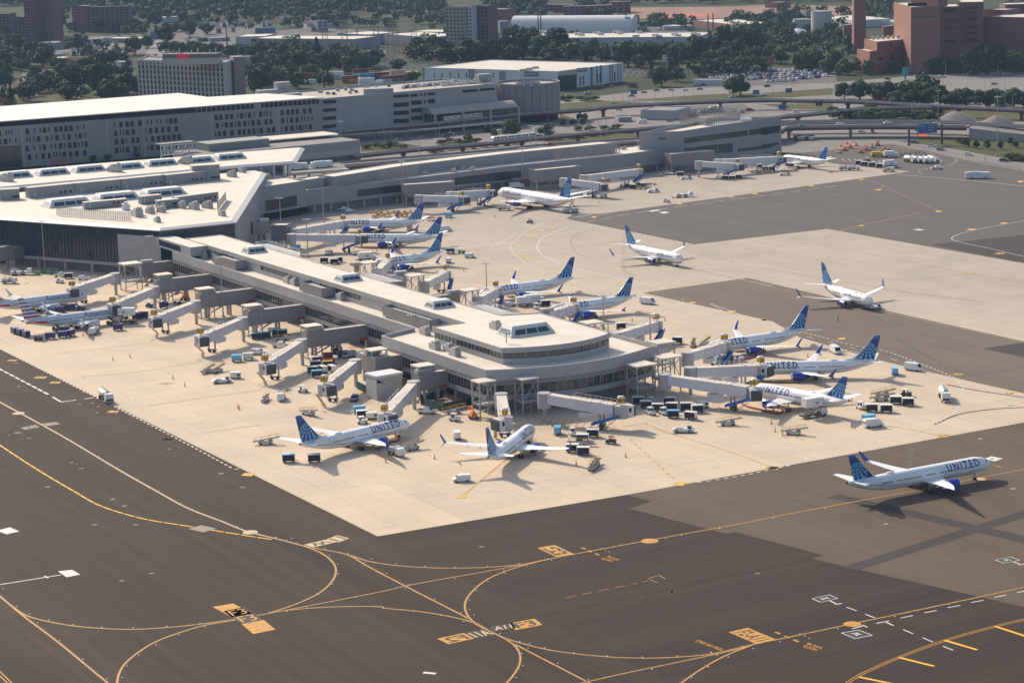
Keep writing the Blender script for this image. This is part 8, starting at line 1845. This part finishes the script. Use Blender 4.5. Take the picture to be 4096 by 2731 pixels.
for i in range(10):V_('contw' if i%3 else 'contk','a4',310+(i%5)*34,1258-(i//5)*14,4,"grey transformer box in the row under the elevated road","grey boxes under the elevated road")
# ---------------------------------------------------------------- trees
def leaf_mat(name,dark,lite):
 g=NB(name);oi=g.n.nodes.new("ShaderNodeObjectInfo");v=g.coord(0);n1=g.noise(v,.35,3,.6)
 k=g.math('ADD',g.math('MULTIPLY',n1,.7),g.math('MULTIPLY',oi.outputs["Random"],.45));m=g.out(g.ramp(k,[(.25,dark),(.62,tuple((a+b)/2 for a,b in zip(dark,lite))),(.9,lite)]),.75,.15)
 return m
M_leaf=leaf_mat("broad leaf foliage",(.030,.054,.018),(.095,.145,.042));M_leaf2=leaf_mat("bright leaf foliage",(.06,.10,.024),(.13,.18,.05));M_pine=leaf_mat("dark needle foliage",(.022,.042,.02),(.05,.085,.036))
M_bark=mat("tree bark",(.10,.08,.06),.9,.2,2)
def crown_mesh(name,seed,n,sz,blobs,kind='broad',mt=M_leaf):
 r=random.Random(seed);b=MB()
 if kind=='cone':B_=[(0,0,z,.5*(1-z)+.05,.1)for z in[i/14 for i in range(14)]]
 else:B_=[(r.uniform(-.31,.31),r.uniform(-.31,.31),.22+r.random()*.54,r.uniform(.17,.27),r.uniform(.14,.22))for _ in range(blobs)]+[(0,0,.45,.36,.34),(0,0,.8,.2,.17)]
 for i in range(n):
  x,y,z,rx,rz=r.choice(B_);d=Vector((r.gauss(0,1),r.gauss(0,1),r.gauss(0,1))).normalized();k=r.uniform(.72,1.06)**.5
  p=Vector((x+d.x*rx*k,y+d.y*rx*k,z+d.z*rz*k));nn=(d+Vector((r.gauss(0,.5),r.gauss(0,.5),r.gauss(0,.5)+.35))).normalized();a=nn.orthogonal().normalized();c=nn.cross(a);t=r.random()*6.28;s=sz*r.uniform(.6,1.35)
  e,f=a*cos(t)+c*sin(t),c*cos(t)-a*sin(t);b.face([p-e*s-f*s*.6,p+e*s-f*s*.5,p+e*s*.7+f*s*.8,p-e*s*.8+f*s*.6])
 return b.mesh(name,mt)
def trunk_mesh():
 b=MB().tube((0,0,-.01),(0,0,.42),.035,.022,7)
 for a in range(5):an=a*1.26;b.tube((0,0,.24+a*.03),(.22*cos(an),.22*sin(an),.52+.03*a),.016,.008,5)
 return b.mesh("trunk",M_bark)
TRK=trunk_mesh()
CR=[crown_mesh("crown",s,1500,.042,9+s%4)for s in range(6)]+[crown_mesh("crown",20+s,1500,.042,10,'broad',M_leaf2)for s in range(2)]
CRP=crown_mesh("crown",50,1100,.036,0,'cone',M_pine)
tr_=random.Random(21);NT=[0]
def tree(p,wdt,hgt_,kind,label,group):
 r=bpy.data.objects.new("tree" if kind!='pine' else "conifer_tree",None);COL.objects.link(r);r.location=p;r.rotation_euler=(0,0,tr_.random()*6.28);r.scale=(wdt,wdt,hgt_);tag(r,label,"tree",group)
 put("crown",CRP if kind=='pine' else CR[tr_.choice((6,7))if kind=='lite' else tr_.randrange(6)],r);put("trunk",TRK,r);NT[0]+=1
def T_(t,x,y,w_,kind='broad',hk=1.0,where="trees"):
 p=q(t,x,y);sc=FPX/sqrt(p.x**2+p.y**2);wm=w_*TL[t][2]/sc*1.18;tree(p,wm,wm*hk*(.95 if kind!='pine' else 1.9),kind,*where)
LEFT=("leafy tree left of the hotel beyond the rental garage","trees left of the hotel");MIDB=("leafy tree in the belt between deck garage and far warehouses","trees of the middle belt");RB=("leafy tree near the brick works","trees near the brick works");LOOP=("leafy tree in the thicket between guideway and highway","trees of the thicket by the highway")
for x,y,w_ in((50,620,180),(130,600,130),(150,480,160),(260,540,160),(380,600,170),(60,560,150),(700,470,150),(1210,490,150),(1000,590,150),(1110,570,80),(920,640,190),(500,620,110),(600,430,90),(50,800,190),(350,830,160),(560,825,230),(720,805,130),(880,835,260),(1150,845,190),(430,760,130),(260,905,150),(1080,890,130),(950,905,130),(600,905,150),(1500,390,190),(1700,330,130),(1660,210,110),(1860,310,110),(1390,240,130),(1320,430,100),(200,640,120),(450,520,110),(760,640,120),(850,590,100),(30,700,140),(310,700,110),(690,700,120),(1000,720,150),(1130,690,120)):T_('a1',x,y,w_,'broad',tr_.uniform(.85,1.05),LEFT)
for x,y,w_ in((100,940,90),(30,930,80)):T_('a1',x,y,w_,'pine',.8,("dark conifer at the far left beyond the white roof","conifers at far left"))
for k in range(13):T_('a1',1490+k*70,470+k*4+(k%3)*8,105,'broad',1.0,("leafy tree of the row above the hotel roof","tree row above the hotel"))
for x,y,w_ in((2280,840,210),(2230,730,150),(2340,650,160),(2330,760,150)):T_('a1',x,y,w_,'broad',1,MIDB)
for x,y,w_ in((50,530,150),(290,610,140),(430,630,190),(650,650,210),(740,600,100),(900,650,240),(1060,610,160),(1290,645,125),(40,750,190),(200,750,130),(330,740,130),(620,790,150),(1440,490,140),(1600,470,160),(1520,530,130),(1720,565,210),(1860,450,250),(2000,430,230),(1900,570,250),(2090,570,180),(2250,480,160),(2310,530,160),(1420,745,110),(110,640,120),(500,700,130),(380,790,140),(800,640,150),(980,640,150),(1640,540,130),(1800,560,150),(160,560,120),(250,500,120)):T_('a2',x,y,w_,'broad',tr_.uniform(.85,1.05),MIDB)
T_('a2',560,600,120,'pine',.95,("tall conifer in the belt behind the deck garage","conifer behind the deck garage"))
for x,y,w_ in((50,430,190),(200,440,210),(120,530,260),(300,540,210),(450,510,240),(580,550,190),(690,565,160),(860,570,140),(1060,600,250),(1250,575,190),(1380,530,170),(1650,580,240),(1510,560,150),(1900,500,270),(2200,480,260),(2040,540,170),(1800,640,170),(1900,670,160),(2080,660,170),(2320,560,160),(1380,710,90),(1500,730,130),(1360,775,170),(1160,620,120),(950,560,130),(380,560,170),(20,560,160),(1690,680,120),(1780,560,150),(2140,570,150),(2260,640,110)):T_('a3',x,y,w_,'broad',tr_.uniform(.85,1.05),MIDB)
T_('a3',760,460,95,'lite',1.2,("pale loose tree alone before the long warehouse wall","pale tree by the warehouse"))
for x,y,w_ in((2000,862,150),(2065,855,160)):T_('a3',x,y,w_,'broad',1.05,("one of two round trees standing alone by the highway","twin trees by the highway"))
for x,y,w_ in((1270,695,80),(1440,690,90),(1480,640,90)):T_('a3',x,y,w_,'pine',.8,("dark conifer beside the billboard mast","conifers by the billboard"))
for t,x,y,w_ in(('a3',40,1195,115),('a3',330,1220,125),('a2',2290,1205,150),('a2',2090,1185,75),('a2',2145,1218,65),('a2',1910,1270,85)):T_(t,x,y,w_,'lite',.85,("round bright green tree on the verge below the station","trees below the station"))
for x,y,w_ in((180,575,140),(1195,645,90),(1410,645,150),(1560,655,140),(1650,645,120),(1880,665,200),(2020,665,250),(2250,655,210),(600,360,160),(500,400,150),(250,420,170),(150,360,160),(690,380,130),(780,340,110),(60,440,150),(30,340,140),(400,420,120),(780,420,90),(20,640,120),(440,330,120),(2150,640,160),(2340,640,160)):T_('a4',x,y,w_,'broad',tr_.uniform(.8,1.0),RB)
for x,y,w_ in((370,630,180),(500,630,180),(640,610,160),(600,660,140),(740,668,140),(850,650,120),(945,668,130)):T_('a4',x,y,w_,'lite',.95,("bright sunlit tree left of the brick works above the sales yard","bright trees left of the brick works"))
for x,y,w_ in((740,885,140),(880,895,210),(1000,885,160),(1130,905,210),(1290,905,190),(1440,890,240),(1600,945,210),(1350,955,160),(1500,955,160),(1220,945,140),(1700,955,160),(1830,955,180),(1950,965,160),(2100,945,160),(2260,965,190),(2345,965,130),(1060,900,140),(1560,900,150),(1770,930,140),(2030,960,140),(2180,970,140)):T_('a4',x,y,w_,'broad',tr_.uniform(.75,.95),LOOP)
for x,y,w_ in((700,1065,170),(810,1055,140),(900,1080,150),(1000,1065,180),(1100,1080,160),(1300,1065,150),(1420,1055,140),(1500,1080,150),(1190,1070,150),(640,1010,100),(950,1010,140),(1250,1010,150),(1600,1030,140)):T_('a4',x,y,w_,'broad',.5,("low bushy growth under the guideways at upper right","bushes under the guideways"))
for x,y,w_ in((1775,1285,45),(1822,1315,65),(1915,1330,55),(2020,1338,65),(2140,1338,55),(2222,1295,50),(2280,1325,50)):T_('a4',x,y,w_,'broad',1.15,("young tree on the brown grass at the right edge","young trees on the brown grass"))
for x,y,w_ in((2240,1435,130),(2330,1445,110),(2290,1425,90)):T_('a4',x,y,w_,'broad',.45,("low bush on the brown grass at the right edge","bushes on the brown grass"))
for t,s in(('a2',((1000,1330),(1080,1310),(1150,1325),(1250,1310),(1340,1330),(1670,1290),(1740,1275),(1820,1280),(1900,1290),(1990,1275),(1580,1370),(1660,1360),(1750,1345),(1850,1340),(1960,1330),(2060,1320),(2150,1315),(2250,1305),(2330,1290))),('a3',((250,1245),(340,1255),(440,1250),(540,1240),(640,1235),(740,1220),(840,1210),(940,1180),(1050,1190),(600,1170),(720,1165),(850,1160),(960,1150),(640,900),(700,905),(760,900),(520,895),(470,900),(1090,785),(800,795)))):
 for x,y in s:T_(t,x,y,85,'broad',.42,("low shrub on the verges along the guideway and elevated road","shrubs along the guideway"))
for t,x,y in(('a3',475,1130),('a3',568,1125),('a3',660,1120),('a3',628,1075),('a3',675,1080),('a2',1207,1330),('a1',640,1460),('a1',810,1440),('a1',970,1445),('a1',1225,1420),('a1',835,1455)):T_(t,x,y,55,'broad',1.1,("small single tree by the roads in front of the garages","small single trees by the garages"))
def woodland():
 r=random.Random(9);b=MB();cnt=0
 free=[((120,40),(500,345)),((635,40),(1160,290))]
 def put_tree(p,wm,hm,n):
  B_=[(r.uniform(-.3,.3),r.uniform(-.3,.3),.35+r.random()*.4,.26,.22)for _ in range(6)]
  for i in range(n):
   x,y,z,rx,rz=B_[i%6];d=Vector((r.gauss(0,1),r.gauss(0,1),r.gauss(0,1)+.3)).normalized();c=Vector((p.x+(x+d.x*rx)*wm,p.y+(y+d.y*rx)*wm,(z+d.z*rz)*hm));s=wm*.085*r.uniform(.6,1.3)
   nn=(d+Vector((r.gauss(0,.5),r.gauss(0,.5),r.gauss(0,.5)+.3))).normalized();a=nn.orthogonal().normalized();f=nn.cross(a);b.face([c-a*s-f*s*.7,c+a*s-f*s*.6,c+a*s*.8+f*s*.8,c-a*s*.7+f*s])
 spans=[]
 for t,x0,x1,y0,y1,n in(('a1',-100,2352,-60,60,250),('a1',460,2352,40,150,130),('a1',470,1350,150,330,60),('a1',1200,2352,150,310,42),('a1',-60,130,300,470,14),('a2',0,1690,-60,120,260),('a2',0,1690,100,270,110),('a2',2090,2352,-60,150,40),('a3',0,300,-40,170,55),('a3',600,2352,-60,40,150),('a3',600,900,60,190,26),('a3',900,1640,190,280,34),('a3',1950,2352,190,420,60),('a4',0,820,-50,20,80),('a4',0,820,130,330,50),('a4',940,1190,-40,180,34),('a4',2200,2400,60,140,12),('a1',-60,420,380,640,34),('a1',640,1230,470,640,16),('a1',-60,1230,780,900,40),('a2',0,480,430,800,60),('a2',380,1130,500,640,40),('a2',1400,2352,400,560,90),('a3',0,760,400,540,70),('a3',800,2352,440,580,80),('a3',1650,2300,600,690,26),('a4',-60,820,380,520,40),('a4',1750,2400,560,650,26),('a1',-60,2352,-220,-50,330),('a2',0,2352,-220,-50,330),('a3',0,2352,-220,-50,300),('a4',0,2400,-200,-40,300)):
  for i in range(n):
   x,y=r.uniform(x0,x1),r.uniform(y0,y1);p=q(t,x,y);dist=p.y
   if dist>6500:continue
   wm=r.uniform(8,15)*(1 if dist<2700 else 1.25 if dist<3300 else 1.8);put_tree(p,wm,wm*r.uniform(.8,1.05),90 if dist<3300 else 60)
 o=b.build("woodland",M_leafw);o['kind']='stuff'
 o['label']="dark green woods filling the far ground between houses"
M_leafw=(lambda g:g.out(g.ramp(g.math('ADD',g.math('MULTIPLY',g.noise(g.coord(0),.03,3,.6),.6),g.math('MULTIPLY',g.noise(g.coord(0),.4,2,.6),.4)),[(.3,(.034,.058,.020)),(.5,(.062,.096,.032)),(.7,(.10,.14,.045))]),.8,.15))(NB("far foliage"))
woodland()
b=MB();r=random.Random(4)
for t,x0,x1,y0,y1,n in(('a2',1150,1640,500,620,260),('a3',1030,1600,620,700,260),('a2',100,330,560,640,120)):
 for i in range(n):p=q(t,r.uniform(x0,x1),r.uniform(y0,y1));b.box(p,(1.2,.4,1.4),r.random())
o=b.build("gravestones",M_bg['pale']);o['kind']='stuff';o['label']="rows of pale gravestones on the cemetery lawns"
# ---------------------------------------------------------------- the air
hz=bpy.data.materials.new("summer haze");hz.use_nodes=True;n=hz.node_tree;n.nodes.remove(n.nodes["Principled BSDF"]);v=n.nodes.new("ShaderNodeVolumePrincipled")
v.inputs["Color"].default_value=(.42,.58,.84,1);v.inputs["Density"].default_value=0.00006;v.inputs["Anisotropy"].default_value=-.15;n.links.new(v.outputs[0],n.nodes["Material Output"].inputs["Volume"])
b=MB();b.box((0,4400,-1.5),(15000,9400,156));o=b.build("haze",hz);o['kind']='stuff'
